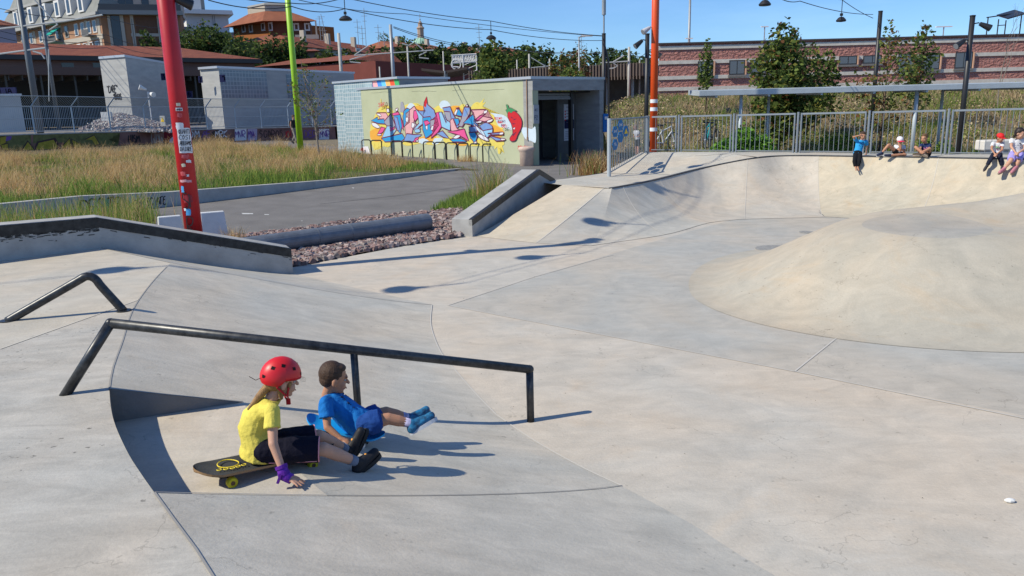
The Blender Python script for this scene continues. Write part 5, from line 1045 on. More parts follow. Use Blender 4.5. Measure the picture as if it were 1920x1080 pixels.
# concrete stair head with tags: lit end and long side
def corner_block(nm, label, xc, Yc, xl, Yl, xr, Yr, ytop, m1, m2, zb=1.2):
    """block with its near corner at xc; left face to xl, right face to xr"""
    c, l, r_ = PD(xc, 150, Yc), PD(xl, 150, Yl), PD(xr, 150, Yr); zt = zat(c, ytop); far = l+(r_-c); t = thing(nm, (c[0], c[1], zb), label, 'building')
    def q(p, z): return np.array([p[0], p[1], z])
    b = MB(); cc_ = [l, c, r_, far]; b.hexa([q(p, zb) for p in cc_], [q(p, zt) for p in cc_]); b.build('wall', m1, t)
    ctr_ = np.mean([q(p, 0) for p in cc_], axis=0); b = MB(); cx = [q(p, 0)+(q(p, 0)-ctr_)*.02 for p in cc_]; b.hexa([q(p, zt) for p in cx], [q(p, zt+.16) for p in cx]); b.build('roof', metal_t, t)
    return t, c, l, r_, zt
t1, c, l, r_, zt = corner_block('stair_head', 'tall concrete block with black tags on its sunlit end, beside the red pole', 240, 56, 192, 57.2, 330, 66, 107, board, board2)
dl = (c-l); dl[2] = 0; dl /= np.linalg.norm(dl); nl = np.array([dl[1], -dl[0], 0]); nl = nl if nl[1] < 0 else -nl
for (wd_, x, y, h, w) in (('"CARE"', 202, 174, 12, 24), ('(', 210, 181, 5, 6), ('HAGOS', 216, 187, 10, 16)):
    o = PP(x, y, l, nl)+nl*.02; b = MB(); write(b, wd_, o, dl, (0, 0, 1), h*57/1443, w*57/1443*1.1, .07, .1, 0, .06, 3); b.build('painted_lettering', spray_k, t1, fix=False)
t2, c, l, r_, zt = corner_block('stair_head', 'long low concrete block with glass block panel behind the fence, left of lime pole', 412, 57, 377, 58, 664, 70, 128, board, board2)
dr = (r_-c); dr[2] = 0; LL = np.linalg.norm(dr); dr /= LL; nr = np.array([dr[1], -dr[0], 0]); nr = nr if nr[1] < 0 else -nr
def side_uv(x0, x1, y0, y1, m, nm, par=t2, o_=.03):
    a = PP(x0, y1, c, nr)+nr*o_; b2 = PP(x1, y1, c, nr)+nr*o_; za_ = zat(a, y0); zb_ = zat(a, y1); a[2] = zb_; b2[2] = zb_; L = np.linalg.norm(b2-a); return uvquad(nm, a, b2, b2+[0, 0, za_-zb_], a+[0, 0, za_-zb_], m, par, L, za_-zb_, .03)
glb2 = mat('glass_block_blue', (.2, .3, .36), .2, spec=.7); blockgrid(glb2, .30, (.26, .31, .34), (.09, .14, .18), (.13, .19, .24), .16)
side_uv(416, 503, 131, 184, glb2, 'glass_block_panel'); side_uv(540, 590, 139, 184, glb2, 'glass_block_panel')
# platform number signs
def plate(x, y, Y, w, h, txt, label, grp='platform number signs'):
    q = PD(x, y, Y); t = thing('number_sign', q, label, 'sign', grp); b = MB(); b.box(q, (w, .08, h)); b.build('sign_plate', nav, t); b = MB(); write(b, txt, q+[-w*.2, -.05, -h*.3], (1, 0, 0), (0, 0, 1), h*.6, w*.42, .07, off=-.01)
    b.build('digit', spray_w, t, fix=False); return t
plate(417, 147, 55.5, .38, .5, '1', 'navy sign with a white 1 on the glass block building'); plate(376, 149, 57, .28, .45, '2', 'navy sign with a white 2 on the sunlit end of the glass block building'); plate(306, 144, 60, .3, .5, '1', 'navy sign with a white 1 beside the tagged concrete block'); plate(355, 177, 62, .5, .5, '0', 'dark round-cornered platform sign right of the red pole')
# station building with red tiled roof
tile = mat('red_roof_tiles', (.25, .08, .042), .85, col2=(.17, .05, .03), scale=1.2, bump=.6, bscale=9, dist=.05, stretch=(1.2, .35, 1)); tile2 = mat('orange_roof_tiles', (.29, .105, .055), .85, col2=(.20, .07, .04), scale=.6, bump=.5, bscale=6, dist=.05)
pinkw = mat('station_wall', (.20, .125, .105), .9, noise=.1, scale=.4)
st = Bl('station_building', 'long station building with a red tiled roof and a dark platform canopy at left', -60, 82, 480, 101, 0, 14, pinkw, ztop=zat(PD(57, 100, 84), 101))
e = .9; zt = st.zt; r0, r1 = st.pt(-2, zt+4.0, -7), st.pt(st.L-7.0, zt+4.0, -7)
zr = zat(st.pt(st.ux(300), 0, -7), 87); r0[2] = r1[2] = zr; b = MB(); c0, c1, c2, c3 = st.pt(-3, zt, e), st.pt(st.L+.6, zt, e), st.pt(st.L+.6, zt, -14.5), st.pt(-3, zt, -14.5)
b.add([c0, c1, c2, c3, r0, r1], [(0, 1, 5, 4), (1, 2, 5), (2, 3, 4, 5), (3, 0, 4), (0, 3, 2, 1)]); b.build('roof', tile, st.th)
st.part('eaves', blk_p, (-3, st.L+.7, zt-.5, zt-.02, -.1, e+.02))
for (x0, x1) in ((116, 138), (175, 193), (262, 284)): st.win(x0, x1, 119, 129, glassd, glassd)
cz0 = zat(st.pt(st.ux(200), 0, 6), 143); cz1 = zat(st.pt(st.ux(200), 0, 6), 129)
canop = Bl('platform_canopy', 'dark brown platform canopy running in front of the station building', -60, 75, 480, 93, 0, 7, mat('brown_fascia', (.10, .065, .055), .8), zb=cz0, ztop=cz1, cat='canopy', body='fascia')
vo_ = mat('platform_shadow', (.035, .036, .034), .9)  # near-black box stands in for the shaded void below the canopy
st.part('platform_shade', vo_, (-3, st.L, 1.4, cz0, .2, .6)); b = MB()
for k in range(26): u = 3+k*3.0; canop.bx(b, u, u+.16, 1.4, cz0, -.4, -.6)
for k in range(70): u = 1+k*1.15; canop.bx(b, u, u+.1, cz0-.5, cz0, -.4, -5)
b.build('canopy_steelwork', mat('dark_steelwork', (.06, .06, .055), .7), canop.th)
b = MB(); canop.bx(b, 0, 12, 1.9, 4.2, -.2, -1.6); 
nb = Bl('name_board', 'dark blue station name board ending in Emilia at the left edge', -90, 62, 26, 62, 0, .15, nav, zb=zat(PD(10, 175, 62), 181), ztop=zat(PD(10, 175, 62), 164), cat='sign', body='board'); b = MB(); u, z = nb.uz(-34, 177); write(b, 'O EMILIA', nb.pt(u, z, .02), (*nb.t, 0), (0, 0, 1), .38, 2.3, .07, off=-.02); b.build('lettering', spray_w, nb.th, fix=False)
cab = Bl('white_cabin', 'pale flat cabin behind the fence below the station name board', -80, 56, 33, 58, 180, 3, mat('cabin_paint', (.42, .45, .47), .7, noise=.05, scale=1), zb=1.4); cab.part('roof', metal_t, (-.1, cab.L+.1, cab.zt, cab.zt+.12, .1, -3.1))
# red-brown warehouse behind
bw = Bl('brick_warehouse', 'dark red brick warehouse with a tiled roof left of the catenary masts', 478, 108, 706, 96, 0, 20, mat('warehouse_brick', (.16, .045, .035), .9, noise=.15, scale=.4), ztop=zat(PD(706, 120, 96), 114))
rA, rB = bw.pt(0, bw.zt+.3, .4), bw.pt(bw.L*.86, bw.zt+.3, .4); b = MB(); zr = zat(bw.pt(3, 0, -9), 108); b.add([rA, rB, bw.pt(bw.L*.75, zr, -9), bw.pt(-2, zr, -9), bw.pt(bw.L*.86, bw.zt, -9), bw.pt(-2, bw.zt, -9)], [(0, 1, 2, 3), (1, 4, 2), (0, 3, 5)]); b.build('roof', tile, bw.th)
# big apartment block
cream = mat('apartment_render', (.42, .38, .32), .85, noise=.06, scale=.3); bbrick = mat('apartment_brick', (.30, .155, .085), .9, noise=.1, scale=.5); slate = mat('mansard_slate', (.21, .215, .20), .8, noise=.15, scale=.5, bump=.3, bscale=4, dist=.05); dgrey = mat('grey_band', (.26, .26, .25), .8); brown_d = mat('brown_shutter', (.12, .06, .035), .7, noise=.1, scale=2)
ab = Bl('apartment_block', 'large mansard-roofed apartment block with green awnings at upper left', 22, 168, 205, 140, 0, 8, mat('apartment_orange_brick', (.36, .20, .12), .9, noise=.1, scale=.4), ztop=zat(PD(205, 40, 140), 23))
zt = ab.zt
am = mat('awning_green', (.0, .30, .24), .6)
# mansard band on both faces
def ring(b, o0, o1, z0, z1, lean):
    b.hexa([ab.pt(-1, z0, o0), ab.pt(ab.L+o0, z0, o0), ab.pt(ab.L, z0, -8), ab.pt(0, z0, -8)], [ab.pt(0, z1, o1), ab.pt(ab.L+o1, z1, o1), ab.pt(ab.L-2, z1, -6), ab.pt(2, z1, -6)])
b = MB(); ring(b, .9, -1.6, zt, zt+4.2, 0); b.build('mansard_roof', slate, ab.th); b = MB(); ring(b, 1.5, 1.3, zt-.55, zt, 0); b.build('cornice', dgrey, ab.th); b = MB(); ring(b, -1.0, -1.2, zt+4.2, zt+4.7, 0); b.build('upper_cornice', dgrey, ab.th)
b = MB(); ring(b, -2.0, -4, zt+4.7, zt+9, 0); b.build('upper_mansard', slate, ab.th)
for k, x in enumerate((38, 66, 92, 118, 140, 163)):
    u = ab.ux(x, 30); f = ab.part('dormer', whitef, (u-1.1, u+1.1, zt+.5, zt+3.4, -.8, .9)); ab.part('pane', glassd, (u-.55, u+.55, zt+.8, zt+3.0, .88, .93), parent=f)
for fl in range(4):
    z1 = zt-1.0-fl*3.5; ab.part('floor_band', cream, (0, ab.L, z1-3.25, z1-2.45, 0, .12))
    for x0 in (40, 56, 74, 88, 106, 124, 143, 155, 167, 178):
        u = ab.ux(x0, 50); f = ab.part('window', whitef if x0 != 124 else dgrey, (u-.75, u+.75, z1-2.1, z1, 0, .1)); ab.part('pane', glassd if (x0+fl) % 3 else brown_d, (u-.5, u+.5, z1-1.9, z1-.15, .09, .13), parent=f)
        if x0 in (56, 106, 155, 178): ab.part('cream_panel', cream, (u+.95, u+2.0, z1-2.45, z1+.2, 0, .06))
    for (x0, x1) in ((92, 116), (167, 180)):
        u0, u1 = ab.ux(x0, 50), ab.ux(x1, 50); f = ab.part('balcony', dgrey, (u0, u1, z1-2.7, z1-2.5, 0, 1.5)); b = MB(); ab.bx(b, u0, u1, z1-2.5, z1-1.6, 1.42, 1.46); b.build('railing', mat('railing_dark', (.10, .10, .10), .6), f)
for (x, z1, w) in ((108, zt-1.2, 2.6), (110, zt-5.2, 3.2)):
    u = ab.ux(x, 50); b = MB(); b.hexa([ab.pt(u-w/2, z1-1.3, 1.9), ab.pt(u+w/2, z1-1.3, 1.9), ab.pt(u+w/2, z1-1.2, 1.95), ab.pt(u-w/2, z1-1.2, 1.95)], [ab.pt(u-w/2, z1, .1), ab.pt(u+w/2, z1, .1), ab.pt(u+w/2, z1+.08, .15), ab.pt(u-w/2, z1+.08, .15)]); b.build('awning', am, ab.th)
a2 = Bl('apartment_block', 'brick apartment wing with brown panels and a roof balcony, beside the red pole', 205.5, 140, 352, 144, 0, 8, bbrick, ztop=zt-.01)
a2.part('cornice', dgrey, (-.1, a2.L+.5, a2.zt-.4, a2.zt+.3, 0, 1.4)); a2.part('stair_glazing', glassd, (1.5, 2.9, 1.4, a2.zt-.5, 0, .15)); a2.part('corner_pier', cream, (1.0, 1.45, 1.4, a2.zt-.4, 0, .25), (2.95, 3.5, 1.4, a2.zt-.4, 0, .25))
for k in range(4): a2.part('floor_band', cream, (4.4, a2.L, a2.zt-3.9-k*3.5, a2.zt-3.4-k*3.5, 0, .2))
for x0, x1 in ((246, 252), (296, 300)): u0, u1 = a2.ux(x0, 50), a2.ux(x1, 50); a2.part('pier', cream, (u0, u1, 1.4, a2.zt-.4, 0, .3)); a2.part('pier_glazing', glassd, (u0+.2, (u0+u1)/2, 2, a2.zt-1, .3, .35))
u0, u1 = a2.ux(255, 50), a2.ux(295, 50)
for k in range(3): a2.part('dark_panel', brown_d, (u0, u1, a2.zt-3.3-k*3.5, a2.zt-.5-k*3.5, 0, .1))
u0, u1 = a2.ux(300, 50), a2.ux(312, 50)
for k in range(3): f = a2.part('window', whitef, (u0, u1, a2.zt-3.3-k*3.5, a2.zt-.8-k*3.5, 0, .1)); a2.part('pane', glassd, (u0+.3, u1-.3, a2.zt-3.0-k*3.5, a2.zt-1.1-k*3.5, .1, .14), parent=f)
a2.part('roof_storey', cream, (1.5, a2.L, a2.zt+.3, a2.zt+3.6, -2.5, -14)); f = a2.part('roof_railing', mat('railing_dark', (0, 0, 0)), (0, a2.L+.3, a2.zt+.3, a2.zt+1.3, 1.25, 1.3)); a2.part('roof', slate, (1.2, a2.L+.2, a2.zt+3.6, a2.zt+8, -2.2, -14))
for x0 in (225, 240, 270, 300, 325): u = a2.ux(x0, 10); a2.part('roof_window', glassd, (u-.6, u+.6, a2.zt+.5, a2.zt+2.9, -2.5, -2.42))
# low house at far left
lh = Bl('small_house', 'small grey house with a low tiled roof at the left edge below the apartment block', -40, 100, 44, 104, 44, 10, mat('grey_render', (.30, .31, .36), .8), ztop=None); b = MB(); zt = lh.zt
b.add([lh.pt(-1, zt, .6), lh.pt(lh.L+.6, zt, .6), lh.pt(lh.L+.6, zt, -10), lh.pt(-1, zt, -10), lh.pt(-1, zt+2.2, -5), lh.pt(lh.L-3.5, zt+2.2, -5)], [(0, 1, 5, 4), (1, 2, 5), (2, 3, 4, 5), (0, 3, 4), (0, 3, 2, 1)]); b.build('roof', tile2, lh.th)
# white villa
wv = Bl('white_building', 'white modern building with a flat overhanging roof above the wooded slope', 362, 178, 440, 182, 0, 18, mat('white_render', (.62, .61, .60), .8, noise=.04, scale=.2), ztop=zat(PD(400, 30, 180), 27)); zt = wv.zt
b = MB(); b.hexa([wv.pt(-1.5, zt, 1.4), wv.pt(wv.L+1, zt, 1.4), wv.pt(wv.L+1, zt, -19), wv.pt(-1.5, zt, -19)], [wv.pt(-1.2, zt+.9, 1.2), wv.pt(wv.L+.8, zt+.9, 1.2), wv.pt(wv.L-1, zt+2.0, -17), wv.pt(1, zt+2.0, -17)]); b.build('roof', mat('pale_roof', (.55, .56, .56), .6), wv.th)
wv.part('penthouse', wv.wall.data.materials[0], (-2, wv.L*.45, zt+1.2, zt+4.2, -5, -13)); wv.part('chimney', dgrey, (wv.L*.42, wv.L*.55, zt+1.6, zt+4.8, -6, -8)); wv.part('balcony', dgrey, (-3.5, 0.2, zt-4.0, zt-2.8, -1, 1.5)); wv.part('balcony', dgrey, (wv.L-3.0, wv.L+2.0, zt-5, zt-3.8, -1, 1.5))
for x in (398, 401.5): wv.win(x, x+2, 29, 46, glassd, glassd, o=.1, fr=.02)
# orange villa with hipped roof
ov = Bl('orange_villa', 'orange-brown villa with hipped red roof and white framed windows', 447, 168, 514, 160, 0, 16, mat('orange_render', (.27, .095, .028), .85, noise=.08, scale=.3), ztop=zat(PD(514, 50, 160), 41), zb=4)
o2_ = Bl('orange_villa', 'shaded right side of the hipped orange villa with a corner balcony', 514, 160, 590, 161.5, 0, 12, mat('orange_render_shaded', (.14, .055, .03), .85, noise=.08, scale=.3), ztop=ov.zt-.01, zb=4)  # darker copy of the orange render, with this side's shade in its colour
zt = ov.zt; p0, p1, p2 = ov.pt(-1.5, zt, 1.5), (ov.pt(ov.L, zt)+o2_.pt(0, zt))/2+np.array([*(ov.n+o2_.n), 0])*1.3, o2_.pt(o2_.L+1.5, zt, 1.5); p3 = p0+(p2-p1); cen = (p0+p1+p2+p3)/4
b = MB(); tp_ = [cen+(p-cen)*.32+[0, 0, 2.6] for p in (p0, p1, p2, p3)]; b.hexa([p0, p1, p2, p3], tp_); b.build('roof', tile2, ov.th); b = MB(); b.hexa([cen+(p-cen)*.42+[0, 0, 2.0] for p in (p0, p1, p2, p3)], [cen+(p-cen)*.42+[0, 0, 3.4] for p in (p0, p1, p2, p3)]); rt = b.build('roof_turret', cream, ov.th); b = MB(); b.hexa([cen+(p-cen)*.46+[0, 0, 3.4] for p in (p0, p1, p2, p3)], [cen+(p-cen)*.40+[0, 0, 3.8] for p in (p0, p1, p2, p3)]); b.build('turret_roof', dgrey, rt)
for x in (454.5, 468, 491, 505): ov.win(x, x+5, 48 if x < 480 else 45, 58 if x < 480 else 55, whitef, brown_d, o=.08, fr=.28)
for x in (541, 553, 573): o2_.win(x, x+5.5, 46, 55, whitef, brown_d, o=.08, fr=.28)
o2_.part('balcony', cream, (o2_.L-3, o2_.L+1.5, zt-3.4, zt-2.6, -.5, 1.8)); o2_.part('column', cream, (o2_.L+1.0, o2_.L+1.3, zt-2.6, zt, 1.3, 1.6))
# row houses with red roofs
for i, (x0, Y0, x1, Y1, ye, yr, lab, tm2) in enumerate(((466, 150, 520, 150, 79, 66, 'low red roof just below the orange villa', tile2), (572, 140, 742, 170, 88, 76, 'long row house with red roof right of the lime pole', tile), (742, 175, 850, 190, 88, 80, 'orange-red roof directly below the green dome', tile2), (850, 200, 985, 210, 95, 88, 'distant flat red roof right of the green dome', tile2), (985, 180, 1004, 182, 103, 96, 'small red roof peak behind the leafy tree', tile2), (480, 128, 600, 128, 99, 93, 'red roof fragment between the slope trees', tile), (862, 168, 942, 170, 101, 94, 'red roof seen above the hedge trees left of the leafy tree', tile2))):
    hb = Bl('row_house', lab, x0, Y0, x1, Y1, ye, 12, mat('house_wall_%d' % (i % 3), ((.30, .25, .2), (.42, .40, .38), (.22, .15, .12))[i % 3], .85, noise=.1, scale=.3), group='red-roofed houses on the hill'); zt = hb.zt; zr = zat(hb.pt(hb.L/2, 0, -6), yr)
    b = MB(); b.add([hb.pt(-.5, zt, .7), hb.pt(hb.L+.5, zt, .7), hb.pt(hb.L+.5, zt, -12.5), hb.pt(-.5, zt, -12.5), hb.pt(2, zr, -6), hb.pt(hb.L-2, zr, -6)], [(0, 1, 5, 4), (1, 2, 5), (2, 3, 4, 5), (3, 0, 4), (0, 3, 2, 1)]); rfo = b.build('roof', tm2, hb.th)
    for k in range(int(hb.L/9)): u = 4+k*9+random.uniform(-1, 1); hb.part('chimney', cream, (u, u+.7, zt+(zr-zt)*.3, zr+.9, -3, -3.9), parent=rfo)
    if i == 1:
        for x in (586, 602, 640, 668): hb.win(x, x+7, 92, 104, whitef, glassd, o=.08, fr=.2)
# green dome
dq = PD(789, 70, 330); dz = zat(dq, 85); dm = thing('church_dome', (dq[0], dq[1], dz), 'green copper church dome with a small lantern and cross in the distance', 'dome'); cop = mat('green_copper', (.22, .40, .30), .7, col2=(.32, .50, .38), scale=.3)
s_ = 330/1443; R_ = 15*s_
b = MB(); b.lathe((dq[0], dq[1], dz-6), [(R_*1.02, 0), (R_*1.02, 5.2), (R_*1.08, 5.4), (R_*1.08, 6)], 24); b.build('drum', cream, dm)
b = MB(); b.lathe((dq[0], dq[1], dz), [(R_*math.cos(a), R_*.92*math.sin(a)) for a in np.linspace(0, 1.35, 9)], 24)
for k in range(12):
    th = k*math.pi/6; b.tube([(dq[0]+math.cos(th)*R_*1.01*math.cos(a), dq[1]+math.sin(th)*R_*1.01*math.cos(a), dz+R_*.93*math.sin(a)) for a in np.linspace(0, 1.3, 7)], .12, 4)
b.build('dome_shell', cop, dm, smooth=False)
zl = dz+R_*.85; b = MB(); b.lathe((dq[0], dq[1], zl), [(1.5, 0), (1.3, .5), (1.3, 3.4), (1.6, 3.6), (1.6, 3.9), (.9, 4.6), (.9, 5.4), (1.0, 5.5), (.3, 6.6), (.05, 6.8)], 8); b.build('lantern', mat('lantern_stone', (.36, .26, .2), .8), dm)
b = MB(); b.tube([(dq[0], dq[1], zl+6.6), (dq[0], dq[1], zl+9.4)], .09, 5); b.tube([(dq[0]-.6, dq[1], zl+8.6), (dq[0]+.6, dq[1], zl+8.6)], .09, 5); b.ball((dq[0], dq[1], zl+7.2), .3); b.build('cross', grey_p, dm)
# rooftop aerials
for i, (x, y0, y1, lb) in enumerate(((601, 30, 66, 'aerial right of the orange villa'), (614, 26, 72, 'leaning aerial above the row house roof'), (606, 52, 66, 'short aerial over the orange villa balcony'), (672, 36, 78, 'aerial with a small dish bracket above the row house'), (686, 15, 76, 'tallest lattice aerial above the row house'), (680, 48, 78, 'short aerial between two taller ones'), (710, 46, 74, 'faint aerial left of the grey mast'), (899, 46, 88, 'aerial left of the hanging disc lamp'), (720, 58, 76, 'small aerial just left of the grey mast'), (1090, 64, 100, 'thin aerial in front of the reddish tree'))):
    Y = 150; q = PD(x, y1, Y); zt_ = zat(q, y0); t = thing('tv_aerial', q, 'thin '+lb, 'aerial', 'rooftop aerials'); lean = -.9 if i == 1 else 0; b = MB(); tp2 = np.array([q[0]+lean, q[1], zt_]); b.tube([q-[0, 0, 1], tp2], .05, 4); b.build('aerial_mast', grey_p, t)
    for k in range(3): zz = tp2-[0, 0, .5+k*.9]; b = MB(); b.tube([zz-[.7-.15*k, 0, 0], zz+[.7-.15*k, 0, 0]], .03, 4); b.build('crossbar', grey_p, t)
# ---------------- railway masts
def mast(x, Y, yt, r, m, label, arm=None, lean=0, zb=1.4, armr=.05):
    q = PD(x, 150, Y); q[2] = zb; zt_ = zat(q, yt); t = thing('railway_mast', q, label, 'mast', 'railway masts'); b = MB(); b.tube([q, [q[0]+lean, q[1], zt_]], [r, r*.75], 10); b.build('mast_shaft', m, t, smooth=True)
    for seg in (arm or []):
        b = MB(); b.tube([PD(xx, yy, Y-.1) for xx, yy in seg], armr, 6); b.build('mast_arm', mat('arm_grey', (.45, .46, .45), .5, metal=.3), t)
    return t
gmast = mat('mast_grey', (.13, .145, .16), .5, metal=.3)
mast(60, 46, -30, .19, gmast, 'thick grey mast at far left with long white arms', [[(0, 54), (120, 40), (192, 28)], [(0, 101), (60, 93), (85, 90)], [(62, 96), (78, 101), (84, 110)]])
mast(97, 60, -20, .15, gmast, 'slimmer lattice-like mast second from the left edge', [[(92, 190), (91, 92)], [(93, 56), (108, 46)], [(60, -5), (108, 46)]])
mast(641, 78, 62, .2, conc_p, 'pale concrete mast right of the lime pole')
mast(738, 76, 46, .2, grey_p, 'tall grey mast with a long horizontal arm and hooks', [[(664, 104), (813, 94)], [(690, 102), (656, 112), (656, 116), (676, 118)], [(800, 97), (786, 104), (786, 108), (804, 110)], [(665, 103), (690, 86)], [(795, 95), (778, 80)]])
mast(767, 84, 84, .12, conc_p, 'pale slim lamp mast right of the tall armed mast', [[(767, 85), (754, 82)], [(767, 85), (775, 80)]])
mast(833, 92, 96, .1, conc_p, 'slim pale mast standing on the dark platform roof'); mast(713, 92, 125, .1, conc_p, 'short pale post left of the tall armed mast'); mast(750, 100, 119, .1, conc_p, 'short pale post between two taller masts')
mast(993, 84, 101, .13, conc_p, 'pale mast with a slanting stay right of the leafy tree', [[(996, 127), (1038, 123)], [(996, 108), (1024, 125)], [(1012, 130), (1024, 124)]]); mast(1031, 80, 110, .1, conc_p, 'pale post with fan shaped stays above the dark canopy'); mast(970, 95, 112, .1, conc_p, 'short pale post above the left end of the long dark canopy')
mast(1179, 62, 88, .12, conc_p, 'concrete mast with a horizontal arm left of the orange pole', [[(1126, 118), (1178, 115)], [(1150, 118), (1158, 124), (1150, 128), (1140, 129)], [(1150, 116), (1170, 104)]]); mast(1199, 80, 112, .1, conc_p, 'slim mast behind the black floodlight pole'); mast(1083, 90, 94, .12, conc_p, 'pale mast hidden among the reddish trees')
t = mast(1086, 62, 70, .07, grey_p, 'slim grey street lamp with a white head among the trees'); hq = PD(1095, 67, 62); b = MB(); b.tube([PD(1086, 70, 62), PD(1090, 68, 62), hq], .05, 6); b.build('lamp_arm', grey_p, t); b = MB(); b.box(hq+[.25, 0, 0], (.8, .3, .12)); b.build('lamp_head', whitef, t)
mast(1290, 75, -20, .14, grey_p, 'very tall pale mast behind the left end of the brick building', zb=1)
# signal gantry
gq = [PD(846, 104, 95), PD(893, 102, 95)]; g = thing('signal_gantry', gq[0], 'white steel lattice signal gantry over the tracks', 'signal gantry'); b = MB(); z0_, z1_ = zat(gq[0], 118), zat(gq[0], 104); n = 10
for y_ in (0, 1.2):
    for z_ in (z0_, z1_): b.tube([(gq[0][0], gq[0][1]+y_, z_), (gq[1][0], gq[1][1]+y_, z_+.1)], .07, 5)
    for k in range(n):
        xa = gq[0][0]+(gq[1][0]-gq[0][0])*k/n; xb = gq[0][0]+(gq[1][0]-gq[0][0])*(k+1)/n; b.tube([(xa, gq[0][1]+y_, z0_), (xb, gq[0][1]+y_, z1_)], .04, 4); b.tube([(xb, gq[0][1]+y_, z0_), (xb, gq[0][1]+y_, z1_)], .04, 4)
b.build('lattice_beam', whitef, g); b = MB()
for xx in (gq[1][0]-1.6, gq[1][0]): b.tube([(xx, gq[1][1], 1.4), (xx, gq[1][1], z1_)], .08, 5)
for k in range(12): zz = 1.4+(z1_-1.4)*k/12; b.tube([(gq[1][0]-1.6, gq[1][1], zz), (gq[1][0], gq[1][1], zz+.6)], .04, 4)
b.build('lattice_tower', whitef, g); b = MB(); b.tube([PD(848, 104, 95), PD(848, 127, 95)], .06, 5); b.tube([(PD(855, 121, 95)+[.55*math.cos(a), 0, .55*math.sin(a)]) for a in np.linspace(0, 6.28, 13)], .07, 5); b.tube([PD(846, 125, 95), PD(860, 126, 95)], .08, 5); b.build('signal_ring', whitef, g)
# dark platform roofs
def vroof(x0, x1, xm, y0, y1, ym, Y, label, th_=.25):
    a, m_, c_ = PD(x0, y0, Y), PD(xm, ym, Y), PD(x1, y1, Y); t = thing('platform_roof', m_, label, 'canopy'); b = MB()
    for p, q in ((a, m_), (m_, c_)): b.hexa([p-[0, 0, th_], q-[0, 0, th_], q+[0, 12, -th_], p+[0, 12, -th_]], [p, q, q+[0, 12, 0], p+[0, 12, 0]])
    b.build('roof', mat('platform_roof_brown', (.08, .06, .05), .8), t)
    b = MB(); b.tube([(m_[0], m_[1]+1, 1.4), m_+[0, 1, 0]], .2, 8); b.build('column', grey_p, t); b = MB(); b.tube([PD(xm-30, ym+14, Y), PD(xm, ym+12, Y), m_], .1, 6); b.build('brace', grey_p, t)
vroof(790, 876, 834, 128, 125, 133, 88, 'dark butterfly platform roof below the signal gantry')
lc = Bl('platform_canopy', 'long dark brown canopy with a serrated edge behind the entrance block', 880, 84, 1205, 76, 0, 6, mat('platform_roof_brown', (0, 0, 0)), zb=zat(PD(1000, 140, 82), 151), ztop=zat(PD(1000, 130, 82), 129), cat='canopy', body='fascia')
b = MB()
for k in range(60): u = k*lc.L/60; lc.bx(b, u, u+.1, lc.zb-.3, lc.zt+.05, .02, .12)
b.build('serrated_edge', mat('rib_brown', (.13, .10, .085), .8), lc.th)
for k in range(8): u = 1+k*2.6+lc.L*.3; lc.part('column', grey_p, (u, u+.2, 1.0, lc.zb, -2, -2.2))
lc.part('back_wall', drk2, (0, lc.L, 1, lc.zb+.2, -5.9, -6.1))
# speakers and cameras on a post behind the fence
q = PD(281, 200, 50); q[2] = 1.4; t = thing('speaker_post', q, 'slim post with two white loudspeakers behind the railway fence', 'post'); b = MB(); b.tube([q, [q[0], q[1], zat(q, 172)]], .05, 6); b.build('post', whitef, t)
for dx, ypx in ((-.35, 168), (.35, 175)): z = zat(q, ypx); b = MB(); b.tube([(q[0]+dx*.2, q[1], z), (q[0]+dx*1.2, q[1]-.2, z+.1*(-1 if dx > 0 else 1.6))], [.05, .17], 10); b.build('loudspeaker', whitef, t)
q = wall_at(199); b = MB(); b.box(q+[-.2, .5, .85], (.55, .2, .5)); b.build('cabinet', whitef, label='small white cabinet behind the railway fence left of the tagged concrete block', cat='cabinet')
# ================================================================ RIGHT: brick building on the bank
split = mat('split_face_block', (.38, .165, .14), .9, col2=(.48, .235, .20), scale=2.2, bump=1.0, bscale=5, dist=.06, stretch=(1, 1, 1.6)); stripe = mat('cream_block_course', (.62, .57, .50), .85, noise=.12, scale=3, bump=.4, bscale=6)
BY = 50.0
rb_ = Bl('brick_building', 'long rose split-block building with cream stripes on the bank at right', 1235, BY, 2300, BY, 88, 25, split, ztop=zat(PD(1235, 150, BY), 84), zb=1.2, skew=5.4)
zc = rb_.zt
def stripe_at(y, h): 
    u, z = rb_.uz(1300, y); return (0, rb_.L, z-h/2, z+h/2, 0, .05)
zs = [rb_.uz(1300, y)[1] for y in (89, 116, 145, 166)]
for z in zs: rb_.part('cream_course', stripe, (-.05, rb_.L, z-.11, z+.11, -.02, .05))
rb_.part('parapet_trim', mat('dark_trim', (.07, .055, .055), .6), (-.1, rb_.L, zc, zc+.10, -1, .12))
pw = mat('window_blind', (.13, .15, .17), .25, spec=.6); frm = mat('window_frame_dark', (.05, .05, .055), .5); cheek = mat('peach_reveal', (.62, .36, .24), .8)
def bwin(x0, x1, y0, y1, blind=False):
    u0, z1 = rb_.uz(x0, y0); u1, z0 = rb_.uz(x1, y1); f = rb_.part('window', frm, (u0, u1, z0, z1, .051, .07)); rb_.part('pane', pw if not blind else glassd, (u0+.07, (u0+u1)/2-.03, z0+.07, z1-.07, .07, .08), ((u0+u1)/2+.03, u1-.07, z0+.07, z1-.07, .07, .08), parent=f)
    rb_.part('sill', mat('sill_grey', (.2, .19, .18), .7), (u0-.06, u1+.06, z0-.12, z0-.002, .0, .16), parent=f); rb_.part('reveal', cheek, (u1+.002, u1+.08, z0, z1, .0, .13), parent=f)
for w in ((1308, 1337, 115, 142), (1367, 1396, 113, 140), (1408, 1436, 112, 139), (1573, 1606, 105, 121), (1618, 1652, 104, 119), (1684, 1712, 101, 131), (1727, 1760, 100, 130), (1791, 1821, 98, 128)): bwin(*w)
